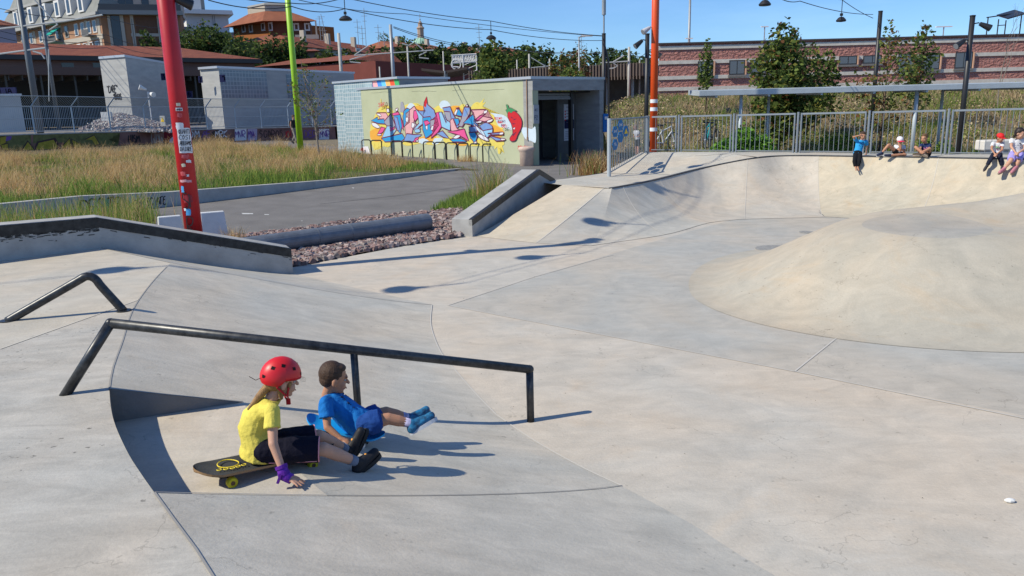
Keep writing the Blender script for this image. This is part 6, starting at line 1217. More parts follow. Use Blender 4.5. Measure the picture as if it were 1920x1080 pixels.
# roof equipment
for (x0, x1, y0, y1, lb) in ((1356, 1440, 77, 83, ''), (1500, 1530, 73, 80, '')): u0, z1 = rb_.uz(x0, y0); u1, z0 = rb_.uz(x1, y1); rb_.part('roof_unit', dgrey, (u0, u1, zc, z1+.1, -3, -5))
pq = [PD(1850, 60, 54), PD(1912, 60, 54)]; t = thing('roof_frame', pq[0], 'thin black steel frame with a tilted solar panel on the brick building roof', 'roof frame'); b = MB(); zt1, zt2 = zat(pq[0], 33), zat(pq[0], 27)
for xx, yy in ((1850, 33), (1870, 36), (1884, 38), (1912, 27)): p = PD(xx, 60, 54); b.tube([(p[0], p[1], zc), (p[0], p[1], zat(p, yy))], .04, 5)
b.tube([PD(1850, 33, 54), PD(1912, 24, 54)], .04, 5); b.tube([PD(1870, 48, 54), PD(1884, 47, 54)], .03, 5); b.build('frame', blk_p, t); b = MB(); c_ = PD(1896, 27, 54); b.box(c_, (1.2, 1.2, .08), M=Matrix.Rotation(-.25, 3, 'Y') @ Matrix.Rotation(.3, 3, 'X')); b.build('solar_panel', mat('solar_blue', (.02, .025, .04), .2), t)
for x, y0, lb in ((1768, 50, 'T-shaped lamp on the brick building roof near the right edge'), (1433, 50, 'small T-shaped aerial on the roof left of the maple'), (1292, 72, 'short flat lamp at the left end of the brick roof')):
    p = PD(x, 70, 55); z = zat(p, y0); t = thing('roof_lamp', (p[0], p[1], zc), lb, 'lamp', 'things on the brick roof'); b = MB(); b.tube([(p[0], p[1], zc), (p[0], p[1], z)], .04, 5); b.build('lamp_post', grey_p, t); b = MB(); b.box((p[0], p[1], z), (1.1 if x == 1768 else .5, .15, .06)); b.build('lamp_head', whitef, t)
# planted bank in front of it
BK = [(0, 38.5), (60, 38.5)]
def bank_z(x, y):
    t = sstep((y-33.0)/14.0)
    return gz(x, y)+t*2.55*(0.55+.45*sstep((x-4)/5.0))
rows = [[(x, y, bank_z(x, y)-.02+.12*math.sin(x*1.3+y)*math.sin(y*.9) if y > 33 else gz(x, y)-.05) for x in np.arange(5.0, 62, 1.0)] for y in np.arange(30, 50.1, 1.0)]
b = MB(); b.grid(rows); b.build('earth_bank', mat('bank_soil', (.13, .10, .06), .95, col2=(.2, .16, .1), scale=2, bump=.6, bscale=12, dist=.04), kind='structure', smooth=True, fix=False)
bkp = [(5.2, 33.5), (44, 33.5), (44, 49.5), (6, 49.5)]
tan = [leafmat('bank_tan', (.44, .34, .20)), leafmat('bank_brown', (.28, .19, .115)), leafmat('bank_straw', (.54, .44, .26))]
blades('bank_dry_brush', clumpy(bkp, 26000, 420, .55), bank_z, .2, .62, .03, tan, [3, 2, 2], 'dry tangled brush covering the bank below the brick building', 'brush', lean=.8)
blades('bank_green_plants', clumpy(bkp, 24000, 200, .6), bank_z, .18, .6, .038, [green[0], green[1], leafmat('bank_olive', (.20, .22, .07))], [2, 2, 3], 'green weeds growing through the dry brush on the bank', 'weeds', lean=.6)
fp_ = [(6, 30), (30, 24), (34, 30), (34, 33.6), (6, 33.6)]
blades('low_meadow', clumpy(fp_, 9000, 120, .5), lambda x, y: gz(x, y), .15, .5, .035, [green[1], straw[2], green[0]], [3, 3, 2], 'low mixed grass between the park fence and the bank', 'grass', lean=.5)
# ---------------- foliage
def leafcloud(b, lumps, n, size, nm):
    """leaf sized quads through the lumps' volume, denser near their surface"""
    wts = np.array([l[1][0]*l[1][1]+l[1][2]*l[1][0] for l in lumps]); wts = wts/wts.sum(); idx = RNG.choice(len(lumps), n, p=wts)
    u = RNG.normal(size=(n, 3)); u /= np.linalg.norm(u, axis=1)[:, None]; rr_ = RNG.uniform(.35, 1.0, n)**.5*(1+.16*RNG.normal(size=n))
    C_ = np.array([l[0] for l in lumps])[idx]; Rd = np.array([l[1] for l in lumps])[idx]; p = C_+u*Rd*rr_[:, None]; s = size*RNG.uniform(.6, 1.4, n)
    a = RNG.normal(size=(n, 3))*.8+u*.0; a[:, 2] *= .6; a /= np.linalg.norm(a, axis=1)[:, None]; c = np.cross(a, RNG.normal(size=(n, 3))); c /= np.linalg.norm(c, axis=1)[:, None]
    V = np.stack([p-a*s[:, None]*.5, p+c*s[:, None]*.32, p+a*s[:, None]*.5, p-c*s[:, None]*.32], 1).reshape(-1, 3); return V
def leafobj(name, V, mats, wts, parent=None, **kw):
    n = len(V)//4; F = np.arange(n*4).reshape(-1, 4); me = bpy.data.meshes.new(name); me.vertices.add(len(V)); me.vertices.foreach_set('co', V.ravel()); me.loops.add(F.size); me.loops.foreach_set('vertex_index', F.ravel().astype(np.int32)); me.polygons.add(n); me.polygons.foreach_set('loop_start', np.arange(n, dtype=np.int32)*4)
    for m_ in mats: me.materials.append(m_)
    me.polygons.foreach_set('material_index', RNG.choice(len(mats), n, p=np.array(wts)/sum(wts)).astype(np.int32)); me.update(calc_edges=True); return link(name, me, parent, **kw)
LG = [leafmat('leaf_mid', (.075, .115, .03)), leafmat('leaf_dark', (.036, .06, .022)), leafmat('leaf_light', (.14, .19, .045)), leafmat('leaf_yellow', (.20, .20, .045)), leafmat('leaf_rust', (.20, .09, .04))]
bark = mat('bark', (.12, .085, .06), .9, noise=.2, scale=10, bump=.5); barkg = mat('bark_grey', (.22, .19, .16), .9, noise=.2, scale=10)
def tree(name, base, h, crown, label, n=2600, size=.22, wts=(4, 3, 2, 1, 0), trunk_r=.09, group=None, limbs=9, cat='tree', bk=None, seed=0, lumps_n=14, crown_z=.35, cone=False):
    """crown = (rx, ry); lumps spread between crown_z*h and h"""
    rr = random.Random(seed); base = np.array(base, float); t = thing(name, base, label, cat, group); lumps = []
    for k in range(lumps_n):
        f = (k+.5)/lumps_n; z = base[2]+h*(crown_z+(1-crown_z)*f*.96); prof_ = (math.sin(math.pi*(.18+.8*f))**.7) if not cone else (1.05-f)**.8
        a = rr.uniform(0, 6.28); q = rr.uniform(.2, .8)*prof_; r_ = rr.uniform(.28, .48)*prof_+.08
        lumps.append(((base[0]+math.cos(a)*crown[0]*q, base[1]+math.sin(a)*crown[1]*q, z), (crown[0]*r_*1.15, crown[1]*r_*1.15, h*(1-crown_z)*.14*rr.uniform(.8, 1.3)+.1)))
    b = MB(); tip = base+[rr.uniform(-.1, .1)*h*.2, 0, h*.93]; b.tube([base-[0, 0, .2], base+(tip-base)*.4+[rr.uniform(-.05, .05), 0, 0], tip], [trunk_r, trunk_r*.7, trunk_r*.12], 8)
    for k in range(limbs):
        l = lumps[rr.randrange(len(lumps))]; f = min(.9, max(.25, (l[0][2]-base[2])/h-.12)); s_0 = base+(tip-base)*f; e_ = np.array(l[0]); mid = (s_0+e_)/2+[0, 0, .06*h*.3]; b.tube([s_0, mid, e_], [trunk_r*.4*(1-f*.5), trunk_r*.25, trunk_r*.08], 5)
    b.build('trunk', bk or bark, t, smooth=True, fix=False); leafobj('crown', leafcloud(None, lumps, n, size, 'c'), LG, wts, t); return t
# maple and companions by the brick building
tq = PD(1463, 190, 33.5); tree('maple_tree', (tq[0], tq[1], gz(tq[0], tq[1])), zat(tq, 45), (1.5, 1.4), 'dense dark green maple in front of the brick building', 6500, .2, (5, 2.5, 4, 2.0, 1.0), .1, seed=5, lumps_n=30, crown_z=.22, limbs=16)
tq = PD(1530, 190, 37); tree('maple_tree', (tq[0], tq[1], bank_z(tq[0], tq[1])), zat(tq, 88)-bank_z(tq[0], tq[1]), (1.25, 1.1), 'smaller lighter maple just right of the dense dark maple', 1500, .2, (4, 1, 3, 1.5, .5), .06, seed=8, lumps_n=12, crown_z=.25)
tq = PD(1655, 190, 32); tree('young_tree', (tq[0], tq[1], gz(tq[0], tq[1])), zat(tq, 38), (1.45, 1.1), 'loose sparse maple with brownish leaves in front of the black pole', 1300, .15, (3, 1, 2, 3, 2.5), .07, seed=11, lumps_n=20, limbs=18, crown_z=.25)
tq = PD(1722, 190, 38); tree('young_tree', (tq[0], tq[1], bank_z(tq[0], tq[1])), zat(tq, 45)-bank_z(tq[0], tq[1]), (.95, .9), 'light green young tree with a reddish tip before the right-hand windows', 900, .2, (3, 1, 4, 1, .8), .05, seed=14, lumps_n=12, limbs=14, crown_z=.3, bk=bark)
tq = PD(1323, 190, 42); tree('young_tree', (tq[0], tq[1], bank_z(tq[0], tq[1])), zat(tq, 78)-bank_z(tq[0], tq[1]), (.42, .4), 'slender bright green sapling at the leftmost window of the brick building', 650, .17, (3, 1, 5, .5, 0), .04, seed=17, lumps_n=12, crown_z=.35)
tq = PD(1877, 150, 41); t = thing('bare_tree', (tq[0], tq[1], bank_z(tq[0], tq[1])), 'bare thin dead tree in front of the brick wall near the right edge', 'tree'); b = MB(); rr = random.Random(4)
def twigs(b, p, d, L, r, depth, rr, up=.12):
    p = np.array(p, float); d = np.array(d, float); q = p+d*L; m_ = (p+q)/2+np.array([rr.uniform(-.06, .06)*L, 0, 0]); b.tube([p, m_, q], [r, r*.8, r*.6], 5, caps=False)
    if depth == 0: return [q]
    out = []
    for k in range(rr.choice((2, 3))): nd = d+np.array([rr.uniform(-.6, .6), rr.uniform(-.6, .6), rr.uniform(-.1, .3)+up]); nd /= np.linalg.norm(nd); out += twigs(b, p+d*L*rr.uniform(.55, 1), nd, L*rr.uniform(.55, .8), r*.55, depth-1, rr, up)
    return out+[q]
twigs(b, t.location, (0, 0, 1), 2.2, .04, 4, rr); b.build('branches', barkg, t, fix=False)
# bare young tree by the lime pole
tq = PD(594, 230, 33); tq[2] = gz(tq[0], tq[1]); t = thing('young_tree', tq, 'half-bare young tree with few leaves right of the lime pole', 'tree'); b = MB(); rr = random.Random(9); tips = []
HT = zat(tq, 112)-tq[2]; b.tube([tq, tq+[-.08, 0, HT*.4], tq+[-.35, 0, HT*.75], tq+[-.45, 0, HT]], [.045, .035, .02, .008], 6)
for k in range(26): f = rr.uniform(.22, .8); a = rr.uniform(0, 6.28); d = np.array([math.cos(a), math.sin(a)*.8, .75]); d /= np.linalg.norm(d); tips += twigs(b, tq+np.array([-.35*f*f, 0, HT*f]), d, .75*(1.1-f*.6), .014, 2, rr, .1)
b.build('trunk', barkg, t, fix=False); lum = [(p, (.16, .16, .16)) for p in tips]
leafobj('crown', leafcloud(None, lum, 520, .10, 'x'), LG, (3, 0, 3, 4, 1), t)
# trees above the entrance roof and on the hill
tq = PD(924, 150, 50); tree('leafy_tree', (tq[0], tq[1], 1.0), zat(tq, 84)-1, (1.35, 1.3), 'bright yellow-green leafy tree rising behind the painted wall', 3800, .27, (4, 1.2, 4, 2, 0), .1, seed=21, lumps_n=18, crown_z=.2)
for i, (x, Y, yt, rx, w, lb, s) in enumerate(((1068, 48, 128, 1.5, (3, 1, 4, 1.5, .6), 'low light green bush seen just over the entrance roof', 31), (1060, 70, 97, 1.2, (2, 3, .5, 1, 2), 'russet brown tree behind the slim street lamp', 32), (1075, 74, 89, 1.6, (1, 3, .5, 1, 4), 'tallest rusty tree left of the street lamp', 33), (1095, 80, 90, 1.5, (2, 4, .5, .5, 2), 'dark rusty tree right of the slim street lamp', 34), (1041, 78, 118, 1.0, (1, 1, 1, 1, 4), 'small red-leaved shrub above the dark canopy', 35))):
    tq = PD(x, 150, Y); tree('shrub' if i in (0, 4) else 'tree', (tq[0], tq[1], 1.2), zat(tq, yt)-1.2, (rx, rx), lb, 1500, .26, w, .08, seed=s, lumps_n=12, crown_z=.15, cat='shrub' if i in (0, 4) else 'tree')
hill = [(362, 140, 52, 5), (385, 138, 46, 5.5), (410, 140, 50, 6), (432, 138, 60, 6), (452, 136, 72, 5), (470, 130, 82, 4.5), (285, 112, 66, 3.0), (330, 112, 74, 2.6), (440, 112, 82, 3.2), (492, 120, 76, 4), (512, 120, 70, 4), (540, 122, 74, 4), (560, 122, 82, 3.4), (618, 112, 93, 2.8), (650, 118, 92, 3.2), (690, 118, 97, 3.4), (720, 120, 92, 3.4), (752, 122, 84, 4), (775, 122, 82, 3.6), (800, 122, 86, 4), (826, 124, 84, 4), (850, 124, 88, 4), (876, 126, 86, 4), (900, 126, 90, 4), (945, 126, 88, 4), (968, 120, 94, 3.8), (988, 118, 88, 4), (1012, 116, 92, 4), (1030, 118, 93, 4), (1058, 120, 100, 4), (1118, 115, 100, 4), (1142, 112, 96, 4), (1165, 114, 101, 4), (1188, 112, 100, 4), (1210, 114, 102, 4), (730, 230, 66, 6), (745, 200, 70, 5), (905, 200, 82, 6)]
where = ['above the station roof', 'below the orange villa', 'behind the brick warehouse', 'behind the signal gantry', 'behind the railway masts', 'left of the black floodlight pole']
words = ['dark broad', 'round-topped', 'tall bushy', 'low spreading', 'slightly lighter', 'uneven']
ordn = ['first', 'second', 'third', 'fourth', 'fifth', 'sixth', 'seventh', 'eighth', 'ninth', 'tenth', 'eleventh', 'twelfth', 'thirteenth', 'fourteenth']
cnt = {}
hs_ = sorted(hill, key=lambda q: q[0])
for i, (x, Y, yt, rx) in enumerate(hs_):
    w = where[0] if x < 475 else where[1] if x < 600 else where[2] if x < 735 else where[3] if x < 915 else where[4] if x < 1100 else where[5]; cnt[w] = cnt.get(w, 0)+1
    tq = PD(x, 100, Y); zb_ = 1.2 if Y < 150 else 12; zb_ = max(1.2, zat(tq, yt)-9.5 if Y < 150 else zat(tq, yt)-9)
    tree('broadleaf_tree', (tq[0], tq[1], zb_), zat(tq, yt)-zb_, (rx*1.15, rx), 'dark hillside tree %s, %s from the left there' % (w, ordn[cnt[w]-1]), 2300, .58, (4, 6, 1 if i % 3 else 2, .3, .1), .2, group='dark trees on the hillside', limbs=5, seed=50+i, lumps_n=11, crown_z=.08)
# dark wooded slope that closes the gaps between them
rows = [[(x, 132+4*math.sin(x*.1)+j*14, 1.2+min(j, 1.0)*(9.0 if x < -30 else 7.0 if x < -12 else 5.5)+.5*math.sin(x*.35+j)) for x in np.arange(-110, 34, 4.0)] for j in (0, .4, .8, 1.2, 4)]
b = MB(); b.grid(rows); b.build('hillside', mat('hillside_green', (.03, .05, .02), .95, noise=.5, scale=.5, bump=1, bscale=1.2, dist=.4), kind='structure', fix=False)
# ================================================================ PARK FENCE, SHELTER, BIKES
fgal = mat('park_fence_steel', (.24, .27, .30), .5, metal=.4, noise=.1, scale=2)
fd = (f2_-f1_)/np.linalg.norm(f2_-f1_)
def fpt(x, y=286): q = PP(x, y, f1_, (fd[1], -fd[0], 0)); return np.array([q[0], q[1], HIGH])
pf = thing('park_fence', fpt(1620), 'grey steel bar fence along the back edge of the bowl deck behind the sitting children', 'fence')
gx_ = [1272, 1374, 1493, 1625, 1772, 1936, 2110]; fy = lambda x: 216.5-(x-1280)*.0225
for i, x in enumerate(gx_):
    q = fpt(x); zt = zat(q, fy(x)); b = MB()
    for dx in (-.075, 0, .075): p = q+fd*dx; b.tube([p-[0, 0, .1], [p[0], p[1], zt+(.0 if dx else .02)]], .022 if dx else .028, 8)
    b.build('fence_post', fgal, pf)
for x0, x1 in [(1216, 1272)]+list(zip(gx_, gx_[1:])):
    a, c = fpt(x0)+fd*.08, fpt(x1)-fd*.08; za, zc_ = zat(a, fy(x0)), zat(c, fy(x1)); b = MB(); b.hexa([a+[0, -.015, za-HIGH-.04], c+[0, -.015, zc_-HIGH-.04], c+[0, .015, zc_-HIGH-.04], a+[0, .015, za-HIGH-.04]], [a+[0, -.015, za-HIGH], c+[0, -.015, zc_-HIGH], c+[0, .015, zc_-HIGH], a+[0, .015, za-HIGH]]); b.tube([a+[0, 0, .04], c+[0, 0, .04]], .014, 5); n = max(3, int(np.linalg.norm(c-a)/.105))
    for k in range(1, n): p = a+(c-a)*k/n; z = za+(zc_-za)*k/n; b.tube([p+[0, 0, .04], [p[0], p[1], z-.03]], .0065, 5, caps=False)
    b.build('bar_panel', fgal, pf)
ga, gb_ = np.array([*g0[:2], 0.62]), np.array([*g1[:2], HIGH]); gt = thing('park_gate', ga, 'grey bar fence panel with blue hexagon signs at the left end of the deck', 'gate'); za, zb_ = zat(ga, 222), zat(gb_, 217)
b = MB(); b.tube([ga-[0, 0, .5], [ga[0], ga[1], za]], .045, 10); b.build('gate_post', mat('gate_post_grey', (.42, .46, .48), .5, metal=.3), gt); b = MB(); b.tube([gb_-[0, 0, .3], [gb_[0], gb_[1], zb_]], .05, 10); b.build('gate_post', fgal, gt)
b = MB(); b.tube([[ga[0], ga[1], za-.03], [gb_[0], gb_[1], zb_-.03]], .018, 6); b.tube([ga+[0, 0, .06], gb_+[0, 0, .04]], .016, 6)
for k in range(1, 24): t = k/24; p = ga*(1-t)+gb_*t; b.tube([[p[0], p[1], p[2]+.05], [p[0], p[1], za*(1-t)+zb_*t-.03]], .0075, 5, caps=False)
b.build('bar_panel', fgal, gt)
gd = gb_-ga; gd[2] = 0; gn = np.array([gd[1], -gd[0], 0]); gn /= np.linalg.norm(gn); gn = gn if gn[1] < 0 else -gn; gdn = gd/np.linalg.norm(gd)
hexb = mat('hexagon_blue', (.005, .13, .34), .45)
for i, (x, y, lab) in enumerate(((1161, 235, 'topmost blue hexagon sign on the gate panel'), (1151, 247, 'left blue hexagon sign on the gate panel, upper of the two at left'), (1161, 257, 'middle blue hexagon sign with a number on the gate panel'), (1171, 246, 'right blue hexagon sign with a yellow warning triangle'), (1151, 271, 'lowest blue hexagon sign on the gate panel'))):
    c = PP(x, y, ga, gn)+gn*.035; t = thing('hexagon_sign', c, lab, 'sign', 'blue hexagon signs on the gate'); hx, hz = [], []
    top = PP(x, y-11.5, ga, gn)[2]-c[2]; w = np.linalg.norm(PP(x+6, y, ga, gn)[:2]-PP(x, y, ga, gn)[:2]); pts = [c+gdn*(w*sx)+np.array([0, 0, top*sz]) for sx, sz in ((0.44, .88), (.93, 0.0), (.44, -.88), (-.44, -.88), (-.93, 0.0), (-.44, .88))]
    b = MB(); b.add([p for p in pts]+[p-gn*.01 for p in pts], [tuple(range(6)), tuple(range(11, 5, -1))]+[(k, (k+1) % 6, 6+(k+1) % 6, 6+k) for k in range(6)]); b.build('sign_plate', hexb, t)
    b = MB()
    if i == 3: b.add([c+gdn*(-w*.55)-[0, 0, top*.4]+gn*.004, c+gdn*(w*.55)-[0, 0, top*.4]+gn*.004, c+[0, 0, top*.5]+gn*.004], [(0, 1, 2)]); b.build('triangle', mat('sign_yellow', (0, 0, 0)), t, fix=False)
    else: write(b, ['ZONE', 'SKATE', '18', '', 'TEL'][i], c-gdn*w*.5+[0, 0, top*(-.1 if i != 2 else .1)], gdn, (0, 0, 1), top*.35, w, .012, off=.004); b.build('lettering', sgn, t, fix=False)
# small blue notice on the grey post by the entrance
c = ept(EW+.08, 1.45, -.05); b = MB(); b.box(c, (.30, .03, .75), rz=.75); t = thing('notice', c, 'small blue and white notice on the right edge of the entrance', 'sign'); b.build('sign_plate', sblue, t); b = MB(); b.box(c+[.02, -.03, .2], (.2, .02, .12), rz=.75); b.build('white_field', paper, t)
# shelter: flat roof on posts
SY = 28.5; SL, SR = PD(1311, 175, SY), PD(2150, 150, SY); zt = zat(SL, 170); sh = thing('bike_shelter', SL, 'long flat grey steel shelter roof on slim posts behind the park fence', 'shelter'); galr = mat('shelter_steel', (.42, .47, .50), .5, metal=.12, noise=.12, scale=1)
b = MB(); b.hexa([[SL[0], SY, zt-.19], [SR[0], SY, zt-.19], [SR[0], SY+2.6, zt-.12], [SL[0]+.2, SY+2.6, zt-.12]], [[SL[0], SY, zt], [SR[0], SY, zt], [SR[0], SY+2.6, zt+.06], [SL[0]+.2, SY+2.6, zt+.06]]); b.build('shelter_roof', galr, sh, bevel=.01)
for k in range(9): xx = SL[0]+.6+k*1.9; b = MB(); b.hexa([[xx, SY+.05, zt-.26], [xx+.08, SY+.05, zt-.26], [xx+.08, SY+2.5, zt-.22], [xx, SY+2.5, zt-.22]], [[xx, SY+.05, zt-.18], [xx+.08, SY+.05, zt-.18], [xx+.08, SY+2.5, zt-.12], [xx, SY+2.5, zt-.12]]); b.build('cross_beam', galr, sh)
for x, dy, r_ in ((1389, .35, .062), (1441, 2.1, .05), (1717, .35, .07), (1765, 2.1, .055)): q = PD(x, 200, SY+dy); b = MB(); b.tube([[q[0], q[1], -.3], [q[0], q[1], zt-.12]], r_, 12); b.build('post', galr, sh, smooth=True)
# bench
q = PD(1869, 270, 24.5); z0 = zat(q, 281); z1 = zat(q, 262); bn = thing('stone_bench', (q[0], q[1], z0), 'pale block bench behind the fence beside the child in the red cap', 'bench'); b = MB(); b.box((q[0]+.1, q[1], (z0+z1)/2), (1.3, .5, z1-z0)); b.build('bench_block', mat('bench_stone', (.60, .57, .52), .8, noise=.06, scale=5), bn, bevel=.04)
b = MB(); b.box((q[0]+.1, q[1], (z0-.35)/2+.0), (1.0, .35, z0+.35-.003)); b.build('bench_foot', kerb_m, bn)
# leafy bush behind the fence
q = PD(1408, 280, 22.5); t = thing('green_bush', (q[0], q[1], -.2), 'bright green bush behind the park fence left of the shelter post', 'bush'); lum = []
rr = random.Random(6)
for k in range(26): px = rr.uniform(1345, 1475); p = PD(px, 280, 20.3+rr.uniform(-.4, .6)); hgt = (1.05-.00016*(px-1395)**2)*rr.uniform(.25, 1.0); lum.append(((p[0], p[1], hgt*1.22), (.30, .30, .28)))
leafobj('foliage', leafcloud(None, lum, 13000, .085, 'b'), [leafmat('bush_green', (.11, .26, .03)), leafmat('bush_light', (.19, .38, .05)), LG[1]], (4, 3, 1), t); b = MB()
for l in lum[:9]: b.tube([(q[0]+(l[0][0]-q[0])*.4, q[1], -.2), l[0]], .012, 4)
b.build('stems', bark, t, fix=False)
for i, (x, Y, w, h, lab) in enumerate(((1745, 23.5, .5, .85, 'low green bush behind the fence right of the boy in navy'), (1580, 30, .9, .7, 'small green bush far behind the boy in the blue shirt'))):
    q = PD(x, 280, Y); t = thing('green_bush', (q[0], q[1], -.2), lab, 'bush'); lum = [((q[0]+rr.uniform(-w, w), q[1]+rr.uniform(-.3, .3), rr.uniform(.1, h)), (.22, .22, .2)) for _ in range(12)]; leafobj('foliage', leafcloud(None, lum, 1500, .09, 'b'), [leafmat('bush_green', (0, 0, 0)), LG[0], green[1]], (3, 2, 3), t)
# scrub leaves over the bank
pts = clumpy(bkp, 5200, 200, .7); V = leafcloud(None, [((x, y, bank_z(x, y)+.25), (.5, .5, .35)) for x, y in pts[:900]], 26000, .11, 's'); leafobj('bank_scrub', V, tan+[LG[0], leafmat('bank_olive', (0, 0, 0)), green[1]], (3, 2, 2.4, 2, 2, 1), kind='stuff', label='leafy scrub mixed into the dry brush of the bank', cat='scrub')
# bicycles
def bike(o, az, fm, label, group='bicycles parked behind the park fence'):
    o = np.array(o, float); ux = np.array([math.cos(az), math.sin(az), 0]); uy = np.array([-ux[1], ux[0], 0]); t = thing('bicycle', o, label, 'bicycle', group)
    def p(x, z, y=0): return o+ux*x+uy*y+np.array([0, 0, z])
    for xc in (-.52, .52):
        w = MB(); n = 22; w.tube([p(xc+.31*math.cos(a), .33+.31*math.sin(a)) for a in np.linspace(0, 2*math.pi, n)], .018, 6, caps=False); wo_ = w.build('wheel', blk_p, t); s_ = MB()
        for k in range(10): a = k*math.pi/5; s_.tube([p(xc, .33), p(xc+.3*math.cos(a), .33+.3*math.sin(a))], .003, 3, caps=False)
        s_.tube([p(xc, .33, -.04), p(xc, .33, .04)], .02, 6); s_.build('spokes', whitef, wo_)
    b = MB(); bb, st_, hd, hd2 = p(-.08, .30), p(-.2, .78), p(.36, .86), p(.40, .70)
    for a, c in ((bb, st_), (bb, hd2), (p(-.17, .70), hd), (bb, p(-.52, .33)), (p(-.17, .70), p(-.52, .33)), (hd, p(.52, .33))): b.tube([a, c], .02, 6)
    b.build('frame', fm, t); b = MB(); b.tube([p(.36, .86), p(.34, .98)], .015, 6); b.tube([p(.34, .98, -.27), p(.34, .98), p(.34, .98, .27)], .014, 6); b.build('handlebar', blk_p, t)
    b = MB(); b.tube([st_, p(-.22, .88)], .014, 6); b.ball(p(-.24, .91), (.13, .07, .035)); b.build('saddle', blk_p, t); b = MB(); b.tube([bb-uy*.1, bb+uy*.1], .012, 5); b.tube([p(-.08, .16, .1), p(-.08, .44, -.1)], .012, 5); b.build('pedals', blk_p, t); return t
q = PD(1326, 270, 28); bike((q[0], q[1], zat(q, 278)-.0), 1.15, mat('bike_teal', (.02, .30, .30), .4), 'teal and white bicycle leaning behind the fence left of the green bush')
q = PD(1335, 270, 28.8); bike((q[0], q[1], zat(q, 277)), 1.0, mat('bike_black', (.03, .03, .03), .4), 'black bicycle with a rack right behind the teal bicycle')
q = PD(1246, 270, 27.5); bike((q[0], q[1], zat(q, 284)), .7, mat('bike_white', (.6, .6, .6), .4), 'white framed bicycle just right of the orange pole')
# ================================================================ PEOPLE
def solid(prims, voxel, name, smooth=2):
    """closed primitives fused into one continuous skin"""
    b = MB()
    for q in prims:
        if q[0] == 'c': b.cone(q[1], q[2], q[3], q[4], 12)
        elif q[0] == 'f': b.tube([q[1], q[2]], [q[3], q[4]], 16)
        elif q[0] == 'e': b.ball(q[1], q[2], q[3] if len(q) > 3 else None, 16, 10)
        elif q[0] == 't': b.tube(q[1], q[2], 14)
        elif q[0] == 'l':      # elliptical loft: points, rx, ry, side, front
            pts, rx, ry, sdv, fr = q[1:]; n = 20; k = len(pts); vs = []
            for p, a, c in zip(pts, rx, ry): vs += [np.array(p)+sdv*a*math.cos(2*math.pi*j/n)+fr*c*math.sin(2*math.pi*j/n) for j in range(n)]
            b.add(vs, [(i*n+j, i*n+(j+1) % n, (i+1)*n+(j+1) % n, (i+1)*n+j) for i in range(k-1) for j in range(n)]+[tuple(range(n-1, -1, -1)), tuple(range((k-1)*n, k*n))])
    me = b.mesh(name, []); bm = bmesh.new(); bm.from_mesh(me)
    bmesh.ops.recalc_face_normals(bm, faces=bm.faces); bm.to_mesh(me); bm.free()
    o = bpy.data.objects.new('tmp', me); COL.objects.link(o); r_ = o.modifiers.new('r', 'REMESH'); r_.mode = 'VOXEL'; r_.voxel_size = voxel
    if smooth: s_ = o.modifiers.new('s', 'SMOOTH'); s_.iterations = smooth*(4 if voxel < .005 else 1); s_.factor = .5
    dg = bpy.context.evaluated_depsgraph_get(); out = bpy.data.meshes.new_from_object(o.evaluated_get(dg)); out.name = name; bpy.data.objects.remove(o); bpy.data.meshes.remove(me)
    for p in out.polygons: p.use_smooth = True
    return out
def skinmat(name, col):
    m = mat(name, col, .55, noise=.06, scale=20, spec=.35); t, bs = nodes(m); bs.inputs['Subsurface Weight'].default_value = .12; bs.inputs['Subsurface Radius'].default_value = (.01, .004, .002); return m
def cloth(name, col, **k): return mat(name, col, .88, bump=.5, bscale=28, dist=.006, noise=k.get('noise', .07), scale=k.get('scale', 9), spec=.15)
def unit(v): v = np.array(v, float); return v/max(np.linalg.norm(v), 1e-9)
def fingers(wr, d, nrm, k, curl=.25, flip=1, spread=.16):
    """palm and five separate fingers: d = hand direction, nrm = back-of-hand normal"""
    d = unit(d); nrm = unit(np.array(nrm)-d*np.dot(nrm, d)); sdv = np.cross(d, nrm)*flip; pr = []; palm = wr+d*.035*k
    M_ = Matrix((tuple(d), tuple(sdv), tuple(nrm))).transposed(); pr.append(('e', palm, (.036*k, .029*k, .013*k), M_)); pr.append(('c', wr-d*.01*k, palm, .019*k, .018*k))
    for i, (o, L) in enumerate(((-.024, .045), (-.008, .053), (.008, .050), (.023, .039))):
        r0 = wr+d*.058*k+sdv*o*k; dd = unit(d+sdv*o*spread*70); a = r0+dd*L*.5*k-nrm*curl*.010*k; c = a+dd*L*.5*k-nrm*curl*.035*k; pr += [('c', r0, a, .0070*k, .0066*k), ('c', a, c, .0066*k, .0056*k)]
    t0 = wr+d*.022*k-sdv*.022*k; t1_ = t0+(d*.022-sdv*.020)*k-nrm*.006*k; t2_ = t1_+(d*.020-sdv*.006)*k-nrm*curl*.02*k; pr += [('c', t0, t1_, .010*k, .0085*k), ('c', t1_, t2_, .0085*k, .0068*k)]
    return pr
